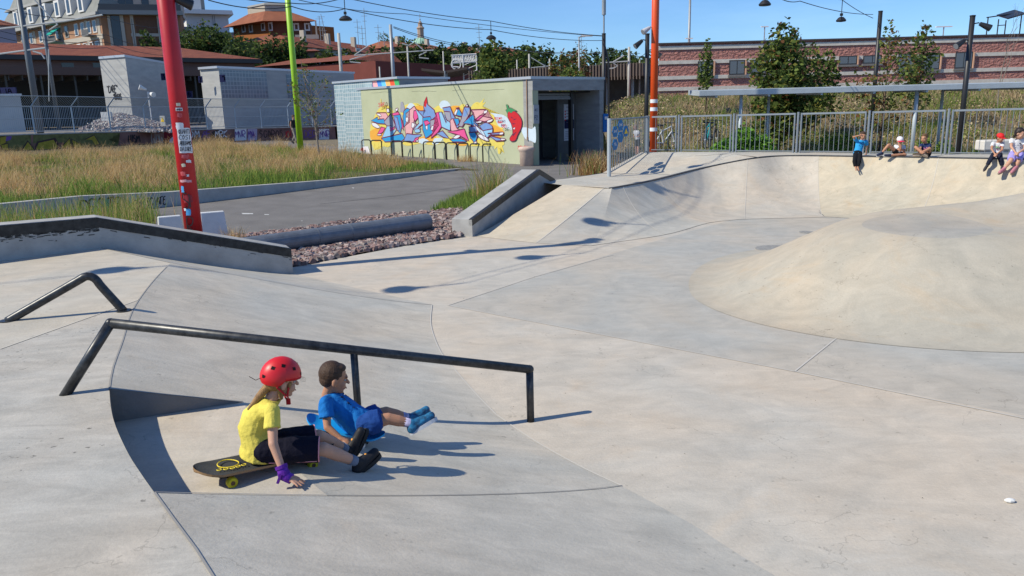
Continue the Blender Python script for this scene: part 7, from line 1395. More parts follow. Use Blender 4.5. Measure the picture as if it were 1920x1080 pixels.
def figure(label, J, k, face, up=(0, 0, 1), skin=None, voxel=.008, shirt=None, bottom=None, hair=None, shoes=None, socks=None, hat=None, helmet=False, opts=None, group=None, cat='person'):
    opts = opts or {}; J = {a: np.array(c, float) for a, c in J.items()}; t = thing('person', J['pel'], label, cat, group)
    fr = unit(face); upv = unit(np.array(up)-fr*np.dot(up, fr)); sdv = np.cross(fr, upv)       # side = right hand side
    Mh = Matrix((tuple(sdv), tuple(fr), tuple(upv))).transposed(); hc = J['head']
    kh = opts.get('headk', k); kb = k; k = kh
    def h(x, y, z): return hc+(sdv*x+fr*y+upv*z)*kh
    # torso frame
    sp = unit(J['neck']-J['pel']); ts = unit(J['shR']-J['shL']); ts = unit(ts-sp*np.dot(ts, sp)); tf = unit(np.cross(sp, ts)); tf = -tf if np.dot(tf, opts.get('tfront', fr)) < 0 else tf
    pr = [('e', h(0, -.012, .028), (.070*k, .088*k, .084*k), Mh), ('e', h(0, .028, -.030), (.054*k, .056*k, .066*k), Mh), ('e', h(0, .060, -.080), (.022*k, .018*k, .017*k), Mh), ('c', h(0, .083, .006), h(0, .100, -.018), .007*k, .0115*k), ('c', h(-.030, .074, .026), h(.030, .074, .026), .012*k, .012*k), ('e', h(.032, .055, -.030), (.024*k, .024*k, .028*k), Mh), ('e', h(-.032, .055, -.030), (.024*k, .024*k, .028*k), Mh), ('e', h(0, .082, -.049), (.020*k, .009*k, .006*k), Mh), ('e', h(0, .080, -.060), (.016*k, .009*k, .006*k), Mh),
          ('e', h(.073, -.004, -.008), (.009*k, .019*k, .029*k), Mh), ('e', h(-.073, -.004, -.008), (.009*k, .019*k, .029*k), Mh), ('c', h(0, -.018, -.055), J['neck'], .036*k, .037*k)]; k = kb
    mid = J.get('mid', (J['chest']+J['pel'])/2)
    tl = [J['pel']-sp*.03*k, J['pel'], mid, J['chest'], (J['chest']+J['neck'])/2, J['neck']]
    pr.append(('l', tl, [a*k for a in (.085, .10, .088, .102, .09, .036)], [a*k for a in (.07, .08, .066, .070, .056, .034)], ts, tf))
    for s in 'LR':
        pr += [('c', (J['chest']+J['neck'])/2+(J['sh'+s]-J['neck'])*.3, J['sh'+s], .045*k, .036*k), ('c', J['sh'+s], J['el'+s], .034*k, .026*k), ('c', J['el'+s], J['wr'+s], .027*k, .018*k)]
        hd_ = J.get('hd'+s, J['wr'+s]-J['el'+s]); pr += fingers(J['wr'+s], hd_, J.get('hn'+s, np.array([0, 0, 1.]) if abs(unit(hd_)[2]) < .8 else fr), k*1.05, opts.get('curl', .3), 1 if s == 'R' else -1)
        pr += [('c', J['pel']+(J['hip'+s]-J['pel'])*.8, J['kn'+s], .062*k, .042*k), ('c', J['kn'+s], J['kn'+s]*.6+J['an'+s]*.4, .041*k, .040*k), ('c', J['kn'+s]*.6+J['an'+s]*.4, J['an'+s], .040*k, .025*k)]
        heel = J['an'+s]-unit(J['toe'+s]-J['an'+s])*.015*k; pr += [('c', heel, J['toe'+s]*(.8 if shoes else 1)+heel*(.2 if shoes else 0), .024*k, .016*k)]
        if not shoes:
            fd_ = unit(J['toe'+s]-J['an'+s]); ss_ = unit(np.cross(fd_, unit(J['kn'+s]-J['an'+s])))
            for i in range(5): a = J['toe'+s]+ss_*(i-2)*.011*k; pr.append(('c', a, a+fd_*(.028-.003*abs(i-1))*k, .008*k, .007*k))
    body = link('body', solid(pr, voxel, 'body'), t); body.data.materials.append(skin)
    b = MB(); k = kh
    for s in (-1, 1): b.ball(h(.027*s, .0675, .006), (.0115*k, .0105*k, .0085*k), Mh, nu=10, nv=7)
    eo = b.build('eye', mat('eye_white', (.40, .37, .34), .4), body, smooth=True); b = MB()
    for s in (-1, 1): b.ball(h(.027*s, .0745, .006), .0060*k, nu=8, nv=6)
    b.build('iris', mat('iris_brown', (.04, .02, .01), .2), eo, smooth=True)
    b = MB()
    for s in (-1, 1): b.tube([h(.014*s, .079, .028), h(.03*s, .078, .032), h(.044*s, .070, .028)], .0032*k, 5)
    b.build('eyebrow', hair or mat('hair_dark', (.03, .018, .012), .7), body); b = MB(); b.tube([h(-.017, .0895, -.054), h(0, .0925, -.055), h(.017, .0895, -.054)], .0028*k, 5); b.build('mouth', mat('lip_red', (.35, .10, .09), .5), body)
    k = kb; e = .010*k
    if shirt:
        hem = opts.get('hem', .02); tl2 = [J['pel']+sp*hem*k-sp*.03*k, J['pel']+sp*hem*k+sp*.03*k, mid, J['chest'], (J['chest']+J['neck'])/2+sp*.005*k, J['neck']-sp*.004*k]; bag = opts.get('bag', 0)
        q = [('l', tl2, [a*k+e for a in (.108+bag, .106+bag, .094+bag*.6, .105, .092, .048)], [a*k+e for a in (.086+bag, .084+bag, .074+bag*.8, .076, .062, .046)], ts, tf)]
        for s in 'LR': f_ = opts.get('sleeve', .55); m_ = J['sh'+s]+(J['el'+s]-J['sh'+s])*f_; q += [('c', (J['chest']+J['neck'])/2+(J['sh'+s]-J['neck'])*.35, J['sh'+s], .052*k, .046*k), ('f', J['sh'+s], m_, .046*k, .046*k+bag*.3)]
        link('shirt', (crumple(solid(q, voxel, 'shirt', 1), .0050) if voxel < .005 else solid(q, voxel, 'shirt', 1)), t).data.materials.append(shirt)
    if bottom:
        f_ = opts.get('leglen', .85); q = [('l', [J['pel']-sp*.045*k, J['pel'], J['pel']+sp*.06*k], [a*k+e for a in (.088, .108, .098)], [a*k+e for a in (.074, .088, .078)], ts, tf)]
        for s in 'LR':
            hp_ = J['pel']+(J['hip'+s]-J['pel'])*.8; w0, w1 = opts.get('legw', (.078, .068))
            if f_ <= 1: q += [('c', hp_, hp_+(J['kn'+s]-hp_)*f_*.5, .074*k, w0*k), ('f', hp_+(J['kn'+s]-hp_)*f_*.4, hp_+(J['kn'+s]-hp_)*f_, w0*k, w1*k)]
            else: q += [('c', hp_, J['kn'+s], .072*k, .052*k), ('c', J['kn'+s], J['kn'+s]+(J['an'+s]-J['kn'+s])*.3, .052*k, .048*k), ('f', J['kn'+s], J['kn'+s]+(J['an'+s]-J['kn'+s])*(f_-1), .055*k, .046*k)]
        link('trousers' if f_ > 1 else 'shorts', (crumple(solid(q, voxel, 'shorts', 1), .004) if voxel < .005 else solid(q, voxel, 'shorts', 1)), t).data.materials.append(bottom)
        if opts.get('piping') is not None:
            for s in 'LR':
                hp_ = J['pel']+(J['hip'+s]-J['pel'])*.8; e_ = hp_+(J['kn'+s]-hp_)*f_; ax = unit(J['kn'+s]-hp_); u1 = unit(np.cross(ax, (0, 0, 1))); u2 = np.cross(ax, u1); b = MB(); rr_ = opts.get('legw', (.078, .068))[1]*k*.95
                b.tube([e_+(u1*math.cos(a)+u2*math.sin(a))*rr_ for a in np.linspace(0, 2*math.pi, 20)], .0035*k, 5); b.build('piping', opts['piping'], t)
    k = kh
    if hair and not opts.get('nohair'):
        q = [('e', h(0, -.022, .038), (.078*k, .086*k, .084*k), Mh), ('e', h(0, -.045, -.005), (.066*k, .052*k, .055*k), Mh), ('e', h(0, .022, .082), (.056*k, .046*k, .026*k), Mh)]+opts.get('hairx', lambda h, k: [])(h, k)
        link('hair', solid(q, voxel*.8, 'hair', 1), t).data.materials.append(hair)
    if hat is not None:
        hm, bm_ = hat; q = [('e', h(0, -.008, .050), (.084*k, .098*k, .078*k), Mh)]; o = link('cap', solid(q, voxel*.8, 'cap', 1), t); o.data.materials.append(hm); bd = opts.get('brim', (0, 1)); b = MB(); n = 12; vs = []
        for r_ in (.075, .15):
            for j in range(n+1): a = -1.0+2.0*j/n; x_, y_ = math.sin(a)*r_*.75, math.cos(a)*r_; xr = x_*bd[1]+y_*bd[0]; yr = y_*bd[1]-x_*bd[0]; vs.append(h(xr, yr-.0, .048-.10*(r_-.075)-abs(x_)*.15))
        b.add(vs+[v-upv*.005*k for v in vs], [(j, j+1, n+2+j, n+1+j) for j in range(n)]+[(2*n+2+j, 3*n+3+j, 3*n+4+j, 2*n+3+j) for j in range(n)]+[(n+1+j, n+2+j, 3*n+4+j, 3*n+3+j) for j in range(n)]); b.build('cap_brim', bm_, o, smooth=False)
    k = kb
    if shoes:
        sm, so_ = shoes
        for s in 'LR':
            fd_ = unit(J['toe'+s]-J['an'+s]); leg = unit(J['kn'+s]-J['an'+s]); dn = -unit(leg-fd_*np.dot(leg, fd_)); heel = J['an'+s]-fd_*.028*k+dn*.022*k; toe = J['toe'+s]+dn*.010*k
            q = [('c', heel, heel*.45+toe*.55, .036*k, .035*k), ('c', heel*.45+toe*.55, toe, .035*k, .029*k), ('c', J['an'+s]+leg*.015*k, heel, .035*k, .034*k), ('c', J['an'+s]+fd_*.012*k, heel*.35+toe*.65-dn*.012*k, .033*k, .026*k)]; o = link('shoe', solid(q, voxel*.8, 'shoe', 1), t); o.data.materials.append(sm)
            w = np.cross(fd_, dn); MM_ = Matrix((tuple(fd_), tuple(w), tuple(dn))).transposed(); c = (heel+toe)/2+dn*.030*k; b = MB(); L = np.linalg.norm(toe-heel)/2+.03*k; n = 18
            ring = [(math.cos(a)*L, math.sin(a)*(.034+.004*math.cos(a))*k) for a in np.linspace(0, 2*math.pi, n, endpoint=False)]; vs = [c+fd_*x+w*y+dn*z for z in (-.012*k, .014*k) for x, y in ring]
            b.add(vs, [tuple(range(n)), tuple(range(2*n-1, n-1, -1))]+[(j, (j+1) % n, n+(j+1) % n, n+j) for j in range(n)]); b.build('sole', so_, o, smooth=False)
            for ex in opts.get('shoex', []): ex(o, J['an'+s], heel, toe, fd_, dn, w, k)
    if socks:
        for s in 'LR': b = MB(); a = J['an'+s]; d_ = unit(J['kn'+s]-a); b.tube([a-d_*.01*k, a+d_*.03*k, a+d_*.075*k], [.030*k, .031*k, .034*k], 14); b.build('sock', socks, t, smooth=True)
    return t, h, (sp, ts, tf)
sk1 = skinmat('skin_tan', (.42, .21, .125)); sk2 = skinmat('skin_light', (.50, .28, .19)); hairb = mat('hair_brown', (.055, .03, .018), .6, noise=.3, scale=60, bump=.6, bscale=140, dist=.002); hairblond = mat('hair_blond', (.33, .19, .07), .55, col2=(.20, .11, .045), scale=50, bump=.5, bscale=120, dist=.002, stretch=(1, 1, .3))
# ---- girl in the red helmet
gk = .86
G = dict(pel=PD(487, 838, 3.62), mid=PD(476, 805, 3.63), chest=PD(484, 776, 3.64), neck=PD(509, 746, 3.655), head=PD(527, 714, 3.68), shR=PD(510, 770, 3.535), shL=PD(500, 757, 3.76), elR=PD(512, 832, 3.45), wrR=PD(534, 893, 3.405), elL=PD(505, 795, 3.86), wrL=PD(520, 830, 3.86),
         hipR=PD(496, 848, 3.55), hipL=PD(492, 832, 3.72), knR=PD(606, 842, 3.62), knL=PD(598, 818, 3.80), anR=PD(674, 868, 3.74), anL=PD(655, 845, 3.92), toeR=PD(701, 846, 3.80), toeL=PD(674, 808, 3.95))
G['hdR'] = P(562, 911, .41)-G['wrR']; G['hdR'][2] *= .55; G['hnR'] = np.array([.3, 0, 1.]); G['hdL'] = np.array([.6, .3, -.4])
navy = cloth('navy_shorts', (.008, .008, .018)); yel = cloth('yellow_shirt', (.64, .54, .10)); pinkp = mat('pink_piping', (.70, .30, .33), .8)
blk_shoe = mat('black_shoe', (.015, .015, .018), .6); grey_sock = mat('grey_sock', (.20, .22, .27), .9)
def strap_orange(o, an, heel, toe, fd_, dn, w, k):
    b = MB(); c = heel*.4+toe*.6-dn*.030*k; b.ball(c-dn*.002, (.010*k, .010*k, .010*k)); b.build('logo_patch', mat('orange_patch', (.8, .35, .05), .5), o)
face_g = unit(np.array([.80, .50, -.20]))
tg, hg, fg = figure('girl in red helmet and yellow T-shirt sitting on a dark skateboard', G, gk, face_g, up=(.10, .0, 1), skin=sk2, voxel=.0038, shirt=yel, bottom=navy, hair=hairblond, shoes=(blk_shoe, mat('black_sole', (.02, .02, .02), .8)), socks=grey_sock,
    opts=dict(leglen=.93, legw=(.082, .078), sleeve=.55, bag=.014, hem=-.03, piping=pinkp, shoex=[strap_orange], curl=.15, hairx=lambda h, k: [('c', h(0, -.07, -.03), h(0, -.115, -.095), .026*k, .022*k), ('c', h(0, -.115, -.095), h(.0, -.165, -.17), .022*k, .010*k), ('c', h(.05, -.02, -.02), h(.045, .0, -.09), .022*k, .012*k), ('c', h(.055, .035, .0), h(.05, .03, -.06), .014*k, .006*k)]))
# helmet shell
fr = unit(face_g); upv = unit(np.array([.10, 0, 1])-fr*np.dot((.10, 0, 1), fr)); sdv = np.cross(fr, upv); redh = mat('helmet_red', (.60, .012, .018), .42, spec=.5); redd = mat('strap_red', (.42, .01, .02), .7)
b = MB(); rows_o = []; n = 36
def hel(th, ph, r_=1.0):   # th around, ph 0 top .. 1 rim
    lowb = .58+.02*math.cos(th)  # rim level varies: lower at the back and ears cut
    zmin = (-.035 if math.sin(th) < -.2 else .012) - .0
    zr = -.040 if math.sin(th) < -.35 else (.020 if math.sin(th) > .35 else -.040+.060*sstep((math.sin(th)+.35)/.7))
    zr += .018*math.exp(-((abs(abs(th-math.pi/2*0)%math.pi-0)-0)**2)/.02)*0
    z = .118*math.cos(ph*math.pi*.5) if ph <= 1 else 0
    rad = math.sin(min(ph, 1)*math.pi*.5)
    zz = z if ph <= 1 else (ph-1)*zr*1.0
    if ph > 1: rad = 1.0-.10*(ph-1)**2
    return hg(.094*r_*rad*math.cos(th), -.006+.120*r_*rad*math.sin(th), .030+(zz*r_ if ph <= 1 else zz-.0))
phs = [0.001, .15, .3, .45, .6, .75, .9, 1.0, 1.35, 1.7, 2.0]
outer = [[hel(2*math.pi*j/n, p) for j in range(n+1)] for p in phs]; inner = [[hel(2*math.pi*j/n, p, .93) for j in range(n+1)] for p in phs]
b.grid(outer); b.grid(inner); b.grid([outer[-1], inner[-1]]); hm_o = b.build('helmet', redh, tg, smooth=True, fix=False)
hole = mat('vent_dark', (.012, .004, .005), .8); b = MB()
for (th, p) in ((0.55, .62), (-.15, .50), (-.75, .62), (-1.15, .95), (1.15, .85), (2.6, .5), (1.9, .6), (-2.4, .6)):
    c = np.array(hel(th, p, 1.004)); u_ = unit(np.array(hel(th+.08, p))-c); v_ = unit(np.array(hel(th, p+.06))-c); b = MB(); b.add([c-u_*.010-v_*.009, c+u_*.010-v_*.007, c+u_*.009+v_*.009, c-u_*.010+v_*.008], [(0, 1, 2, 3)]); b.build('vent', hole, hm_o, fix=False)
b = MB()
for s in (1, -1): b.tube([hg(.084*s, .022, -.012), hg(.082*s, .022, -.06), hg(.05*s, .045, -.105), hg(0, .05, -.118)], .0055*gk, 6); b.tube([hg(.080*s, -.045, -.012), hg(.082*s, .0, -.05), hg(.080*s, .022, -.065)], .0055*gk, 6)
b.box(hg(.03, .05, -.118), (.02, .012, .03)); b.build('chin_strap', redd, tg)
b = MB(); b.tube([hg(0, -.115, .02), hg(.01, -.15, .008), hg(.01, -.19, .03)], .0018, 5); b.build('loose_strap_end', mat('strap_dark', (.08, .05, .04), .6), tg)
b = MB()
for j in range(5): b.tube([hg(.03-.01*j, .098, .04), hg(.05-.02*j, .125, .035-.01*j), hg(.03-.02*j, .135, .0-.005*j)], .0006, 3)
b.build('loose_hair', hairblond, tg)
# purple wrist guard on the near hand
pur = mat('purple_guard', (.13, .02, .34), .6, noise=.15, scale=30, bump=.4); w0 = G['wrR']+(G['elR']-G['wrR'])*.34; hd_ = unit(G['hdR']); b = MB(); b.tube([w0, G['wrR']*.5+w0*.5, G['wrR'], G['wrR']+hd_*.035], [.029*gk, .031*gk, .030*gk, .030*gk], 14); b.build('wrist_guard', pur, tg, smooth=True)
b = MB(); ax = unit(G['wrR']-w0)
for tt in (.15, .75): c = w0*(1-tt)+G['wrR']*tt; b.tube([c-ax*.008, c+ax*.008], .035*gk, 16)
b.box(G['wrR']+np.array([-.02, -.02, .0]), (.012, .02, .05), M=Matrix.Rotation(.4, 3, 'Y')); b.build('guard_strap', mat('purple_strap', (.09, .012, .25), .7), tg)
# side stripe on the shorts
b = MB(); hp_ = G['pel']+(G['hipR']-G['pel'])*.8; kn = G['knR']; axk = unit(kn-hp_); dcm = np.array([.1, -.75, -.65]); dcm = unit(dcm-axk*axk.dot(dcm)); pts = [hp_+(kn-hp_)*f+dcm*.0755*gk for f in np.linspace(.1, .9, 8)]; b.tube(pts, .0028, 5); b.build('side_stripe', pinkp, tg)
# ---- boy in blue
bk = .83
Bj = dict(pel=PD(676, 793, 4.200), mid=PD(655, 779, 4.210), chest=PD(626, 755, 4.210), neck=PD(613, 741, 4.210), head=PD(626, 710, 4.200), shR=PD(610, 755, 4.105), shL=PD(632, 746, 4.320), elR=PD(614, 801, 4.040), wrR=PD(641, 824, 4.010), elL=PD(640, 785, 4.410), wrL=PD(660, 800, 4.410),
         hipR=PD(684, 797, 4.130), hipL=PD(686, 786, 4.280), knR=PD(728, 785, 4.180), knL=PD(724, 773, 4.320), anR=PD(776, 795, 4.210), anL=PD(770, 784, 4.390), toeR=PD(807, 777, 4.260), toeL=PD(798, 766, 4.450))
Bj['hdR'] = np.array([.8, -.1, -.35]); Bj['hnR'] = np.array([.3, 0, 1.]); Bj['hdL'] = np.array([.8, .1, -.3])
blue = cloth('blue_shirt', (.012, .15, .46)); blues = cloth('blue_shorts', (.015, .06, .24)); teal = mat('teal_shoe', (.02, .20, .40), .6, col2=(.012, .03, .07), scale=30)
def laces(o, an, heel, toe, fd_, dn, w, k):
    b = MB()
    for q in range(4): c = heel*(.62-.12*q)+toe*(.38+.12*q)-dn*(.036-.004*q)*k; b.tube([c-w*.018*k+fd_*.006*k, c+w*.018*k-fd_*.006*k], .0024*k, 4); b.tube([c-w*.018*k-fd_*.006*k, c+w*.018*k+fd_*.006*k], .0024*k, 4)
    b.build('laces', mat('lime_laces', (.45, .6, .25), .7), o)
tb_, hb_, fb_ = figure('boy in blue T-shirt and shorts sitting on a blue board, legs stretched out', Bj, bk, unit([.86, .32, -.22]), up=(.0, .0, 1), skin=sk1, voxel=.0040, shirt=blue, bottom=blues, hair=hairb, shoes=(teal, mat('grey_sole', (.50, .52, .55), .7)), socks=mat('lilac_sock', (.42, .40, .58), .9, noise=.3, scale=40),
    opts=dict(headk=.87, leglen=.66, legw=(.088, .084), sleeve=.62, bag=.018, hem=-.05, shoex=[laces], tfront=unit([.6, .1, .8])))
sp_, ts_, tf_ = fb_; b = MB(); rr = random.Random(2)
for q in range(26):
    c = Bj['chest']*.5+Bj['mid']*.5+sp_*rr.uniform(-.07, .06)+tf_*(.083*bk)+ts_*rr.uniform(-.05, .06); b.tube([c, c+sp_*rr.uniform(-.02, .02)+ts_*rr.uniform(-.02, .02)], .0035, 4)
b.build('shirt_print', mat('print_dark', (.008, .02, .08), .8), tb_)
# ---- skateboards
def board(o, axis, up, L, Wd, deckm, wheelm, label, nose=.05, wr=.027, gripm=None, logo=False, upt=None):
    o = np.array(o, float); ax = unit(axis); upv = unit(np.array(up)-ax*np.dot(up, ax)); sd_ = np.cross(upv, ax); t = thing('skateboard', o, label, 'skateboard')
    def q(x, y, z): return o+ax*x+sd_*y+upv*z
    n = 28; top, bot = [], []
    for i in range(n+1):
        x = -L/2*math.cos(math.pi*i/n); e_ = min(1, (L/2-abs(x))/(Wd*.55)); hw = Wd/2*math.sqrt(max(0, 1-(1-e_)**2))+.0005; kz = nose*max(0, (abs(x)-L*.34)/(L*.16))**1.5
        top.append([q(x, hw*s, kz+.008*abs(s)**2) for s in (-1, -.5, 0, .5, 1)]); bot.append([q(x, hw*s, kz-.012+.008*abs(s)**2) for s in (-1, -.5, 0, .5, 1)])
    b = MB(); b.grid(top); b.build('grip_top', gripm or deckm, t, smooth=True, fix=False); b = MB(); b.grid(bot); b.grid([[r_[0] for r_ in top], [r_[0] for r_ in bot]]); b.grid([[r_[-1] for r_ in top], [r_[-1] for r_ in bot]]); b.build('deck', deckm, t, fix=False)
    for s in (-1, 1):
        x = s*L*(.29 if L > .6 else .25); b = MB(); b.tube([q(x, -Wd*.40, -.045), q(x, Wd*.40, -.045)], .008, 8); b.hexa([q(x-.035, -.022, -.045), q(x+.035, -.022, -.045), q(x+.035, .022, -.045), q(x-.035, .022, -.045)], [q(x-.04, -.028, -.013), q(x+.04, -.028, -.013), q(x+.04, .028, -.013), q(x-.04, .028, -.013)]); tr = b.build('truck', mat('truck_metal', (.12, .12, .12), .4, metal=.7), t)
        for y in (-Wd*.42, Wd*.42):
            b = MB(); M_ = Matrix((tuple(ax), tuple(upv), tuple(sd_))).transposed(); prof_ = [(wr*.3, -.017), (wr*.85, -.017), (wr, -.010), (wr, .010), (wr*.85, .017), (wr*.3, .017)]; b.lathe(q(x, y, -.045), prof_, 20, M_); w_ = b.build('wheel', wheelm, t, smooth=False); b = MB(); b.lathe(q(x, y, -.045), [(wr*.42, -.0175), (wr*.42, -.0178), (wr*.1, -.0182), (wr*.1, .0182), (wr*.42, .0178), (wr*.42, .0175)], 14, M_); b.build('bearing', mat('bearing_dark', (.10, .07, .05), .4, metal=.6), w_)
    if logo:
        ym = mat('yellow_print', (.75, .58, .04), .6); b = MB(); cx = -L*.27
        def lp(x, y): return q(cx+x, y, .0135)
        b.tube([lp(.050*math.cos(a)*(1-.15*math.sin(a)), .012+.050*math.sin(a)) for a in np.linspace(0, 2*math.pi, 22)], .0030, 5)
        for kx in range(5): a = (kx-2)*.030; b.tube([lp(a+.011*math.cos(u), -.055+.010*math.sin(u)+abs(kx-2)*.006) for u in np.linspace(0, 2*math.pi, 12)], .0024, 4)
        b.build('paw_print', ym, t, fix=False)
    return t
grip = mat('grip_tape', (.045, .047, .048), .95, noise=.35, scale=7, bump=.6, bscale=300, dist=.001); wood = mat('maple_ply', (.30, .19, .10), .6)
z_t = NOTCH+.045+.028
cA = P(417, 906, NOTCH+.03)            # near rear wheel
axg = unit([.77, .62, -.10]); sdg = unit(np.cross((0, 0, 1), axg)); tail_c = cA+np.array([0, 0, .05])+sdg*.085; ctr_g = tail_c+axg*.225
board(ctr_g+np.array([.03, .01, -.008]), axg, (0, 0, 1), .72, .205, wood, mat('wheel_yellow', (.50, .46, .02), .5), 'dark gripped skateboard with a yellow outline print, under the girl in the red helmet', gripm=grip, logo=True, nose=.022)
bp = mat('blue_plastic', (.01, .30, .68), .4, noise=.05); axb = unit([.96, -.13, -.22]); cb_g = np.array([-.995, 4.19, .276+.029+.045])
board(cb_g, axb, (0, 0, 1), .47, .14, bp, mat('wheel_white', (.62, .62, .64), .5), 'small blue plastic skateboard with white wheels under the boy in blue', nose=.03, wr=.029)
# ---- children on the bowl edge
def lipY(x): q = PP(x, 292, Tb[6], (unit(Tb[8]-Tb[6])[1], -unit(Tb[8]-Tb[6])[0], 0)); return q[1]
def js(Y0, **kw): return {a: PD(x, y, Y0+dy) for a, (x, y, dy) in kw.items()}
Yb = lipY(1608); kb_ = .86; whitec = cloth('white_shirt', (.62, .63, .66)); blkc = cloth('black_leggings', (.010, .010, .012)); lblue = cloth('light_blue_shirt', (.03, .30, .62)); dnavy = cloth('dark_navy_shirt', (.02, .035, .10)); lilac = cloth('lilac_shorts', (.34, .30, .72))
def torso_print(t, fr_, c, m, n=14, spread=.06, seed=1, k=.86):
    sp_, ts_, tf_ = fr_; b = MB(); rr = random.Random(seed)
    for _ in range(n): p = np.array(c)+tf_*(.085*k+.006)+ts_*rr.uniform(-spread, spread)+sp_*rr.uniform(-spread*.8, spread*.8); b.tube([p, p+ts_*rr.uniform(.005, .02)+sp_*rr.uniform(-.01, .01)], .007, 4)
    b.build('shirt_print', m, t)
vc = .011
J1 = js(Yb, pel=(1608, 287, .10), chest=(1612, 271, .16), neck=(1615, 263, .18), head=(1618, 254.5, .16), shL=(1624, 265, .17), shR=(1606, 264, .17), elR=(1600, 257, .08), wrR=(1611, 254, .02), elL=(1626, 277, .28), wrL=(1624, 288, .34), hipL=(1613, 289, .08), hipR=(1604, 289, .08), knL=(1611, 302, -.20), knR=(1602, 302, -.20), anL=(1608, 313, -.24), anR=(1604, 313, -.24), toeL=(1610, 319, -.34), toeR=(1605, 319, -.34)); J1['hdR'] = np.array([.9, -.05, .0]); J1['hnR'] = np.array([0, -1., .2])
t_, h_1, f_1 = figure('child in bright blue T-shirt and black leggings shading the eyes, legs hanging down', J1, kb_*.92, (-.1, -1, -.25), skin=sk1, voxel=vc, shirt=lblue, bottom=blkc, hair=hairb, opts=dict(leglen=1.9, hem=-.03, tfront=np.array([0, -1, .3])), group='children sitting on the edge of the bowl'); torso_print(t_, f_1, J1['chest'], mat('print_dark', (0, 0, 0)), 10)
Y2 = lipY(1675)+.14
J2 = js(Y2, pel=(1687, 289, .0), chest=(1686, 278, .03), neck=(1687, 272, .0), head=(1687, 264.5, -.06), shL=(1695, 275, .02), shR=(1679, 274, .04), elR=(1688, 283, -.10), wrR=(1687, 275, -.12), elL=(1696, 285, -.08), wrL=(1689, 278, -.13), hipL=(1691, 290, .0), hipR=(1683, 289, .02), knR=(1666, 272, -.03), knL=(1697, 290, -.16), anR=(1653, 287, -.02), anL=(1668, 291, -.18), toeR=(1645, 290, -.04), toeL=(1660, 290.5, -.20)); J2['hdR'] = np.array([0, 0, 1.]); J2['hdL'] = np.array([-.2, 0, 1.]); J2['hnR'] = np.array([0, -1., 0]); J2['hnL'] = np.array([0, -1., 0])
shoe_n = mat('navy_shoe', (.02, .03, .07), .7); sole_w = mat('pale_sole', (.5, .5, .5), .7)
figure('child in white T-shirt and red-brimmed white cap, one knee raised, chin on hand', J2, kb_*.9, (-.05, -1, -.35), skin=sk1, voxel=vc, shirt=whitec, bottom=blkc, hair=hairb, shoes=(shoe_n, sole_w), hat=(mat('cap_white', (.68, .66, .70), .8), mat('cap_red_brim', (.62, .03, .08), .7)), opts=dict(leglen=.45, hem=.0), group='children sitting on the edge of the bowl')
Y3 = lipY(1732)+.16
J3 = js(Y3, pel=(1736, 289, .02), chest=(1736, 276, .04), neck=(1736, 269, .03), head=(1733, 259.5, .0), shL=(1743, 272, .0), shR=(1728, 272, .06), elR=(1725, 280, -.04), wrR=(1729, 284, -.14), elL=(1742, 281, -.10), wrL=(1733, 285, -.18), hipL=(1741, 289, .0), hipR=(1731, 289, .03), knR=(1717, 276, -.05), knL=(1743, 279, -.14), anR=(1731, 288, -.18), anL=(1722, 289, -.20), toeR=(1739, 291, -.22), toeL=(1713, 289, -.20))
t_, _, f_3 = figure('boy in a dark navy T-shirt with pink print sitting cross-legged, looking left', J3, kb_*.95, (-.75, -.6, -.15), skin=sk1, voxel=vc, shirt=dnavy, bottom=blkc, hair=mat('hair_lightbrown', (.12, .065, .03), .6), shoes=(mat('brown_shoe', (.10, .07, .05), .7), mat('tan_sole', (.3, .25, .2), .7)), opts=dict(leglen=.45, tfront=np.array([-.2, -1, .1])), group='children sitting on the edge of the bowl'); torso_print(t_, f_3, J3['chest']-[0, 0, .03], mat('print_pink', (.6, .2, .4), .8), 12, .04)
Y4 = lipY(1870)
J4 = js(Y4, pel=(1869, 288, .10), chest=(1871, 274, .10), neck=(1872, 267, .08), head=(1875, 259, .04), shL=(1880, 269, .06), shR=(1862, 269, .10), elR=(1859, 279, .0), wrR=(1865, 288, -.10), elL=(1879, 281, -.02), wrL=(1869, 289, -.12), hipL=(1875, 290, .06), hipR=(1863, 290, .08), knR=(1857, 299, -.10), knL=(1876, 300, -.10), anR=(1851, 310, -.10), anL=(1879, 311, -.12), toeR=(1846, 317, -.18), toeL=(1878, 316, -.20))
t_, _, f_4 = figure('small child in a red cap and white T-shirt with colourful print, dark trousers', J4, kb_*.92, (.45, -.85, -.3), skin=sk1, voxel=vc, shirt=whitec, bottom=cloth('dark_trousers', (.015, .018, .035)), hair=hairb, shoes=(mat('dark_shoe', (.04, .04, .045), .7), mat('dark_sole', (.12, .1, .1), .7)), hat=(mat('cap_red', (.62, .02, .02), .7), mat('cap_red', (0, 0, 0))), opts=dict(leglen=1.92, tfront=np.array([0, -1, .1])), group='children sitting on the edge of the bowl')
for i, (m, sd_) in enumerate(((mat('print_red', (.6, .04, .06), .8), 1), (mat('print_green', (.15, .5, .12), .8), 2), (mat('print_black', (.05, .05, .05), .8), 3))): torso_print(t_, f_4, J4['chest']-[0, 0, .02], m, 5, .05, sd_)
Y5 = lipY(1905)
J5 = js(Y5, pel=(1906, 288, .12), chest=(1907, 270, .10), neck=(1909, 260, .06), head=(1912, 250.5, .0), shL=(1920, 263, .04), shR=(1897, 263, .10), elR=(1896, 275, .02), wrR=(1904, 286, -.10), elL=(1922, 279, -.02), wrL=(1909, 287, -.14), hipL=(1914, 289, .08), hipR=(1898, 289, .08), knR=(1895, 301, -.14), knL=(1909, 303, -.12), anR=(1883, 316, -.10), anL=(1905, 313, -.12), toeR=(1875, 322, -.20), toeL=(1897, 322, -.22))
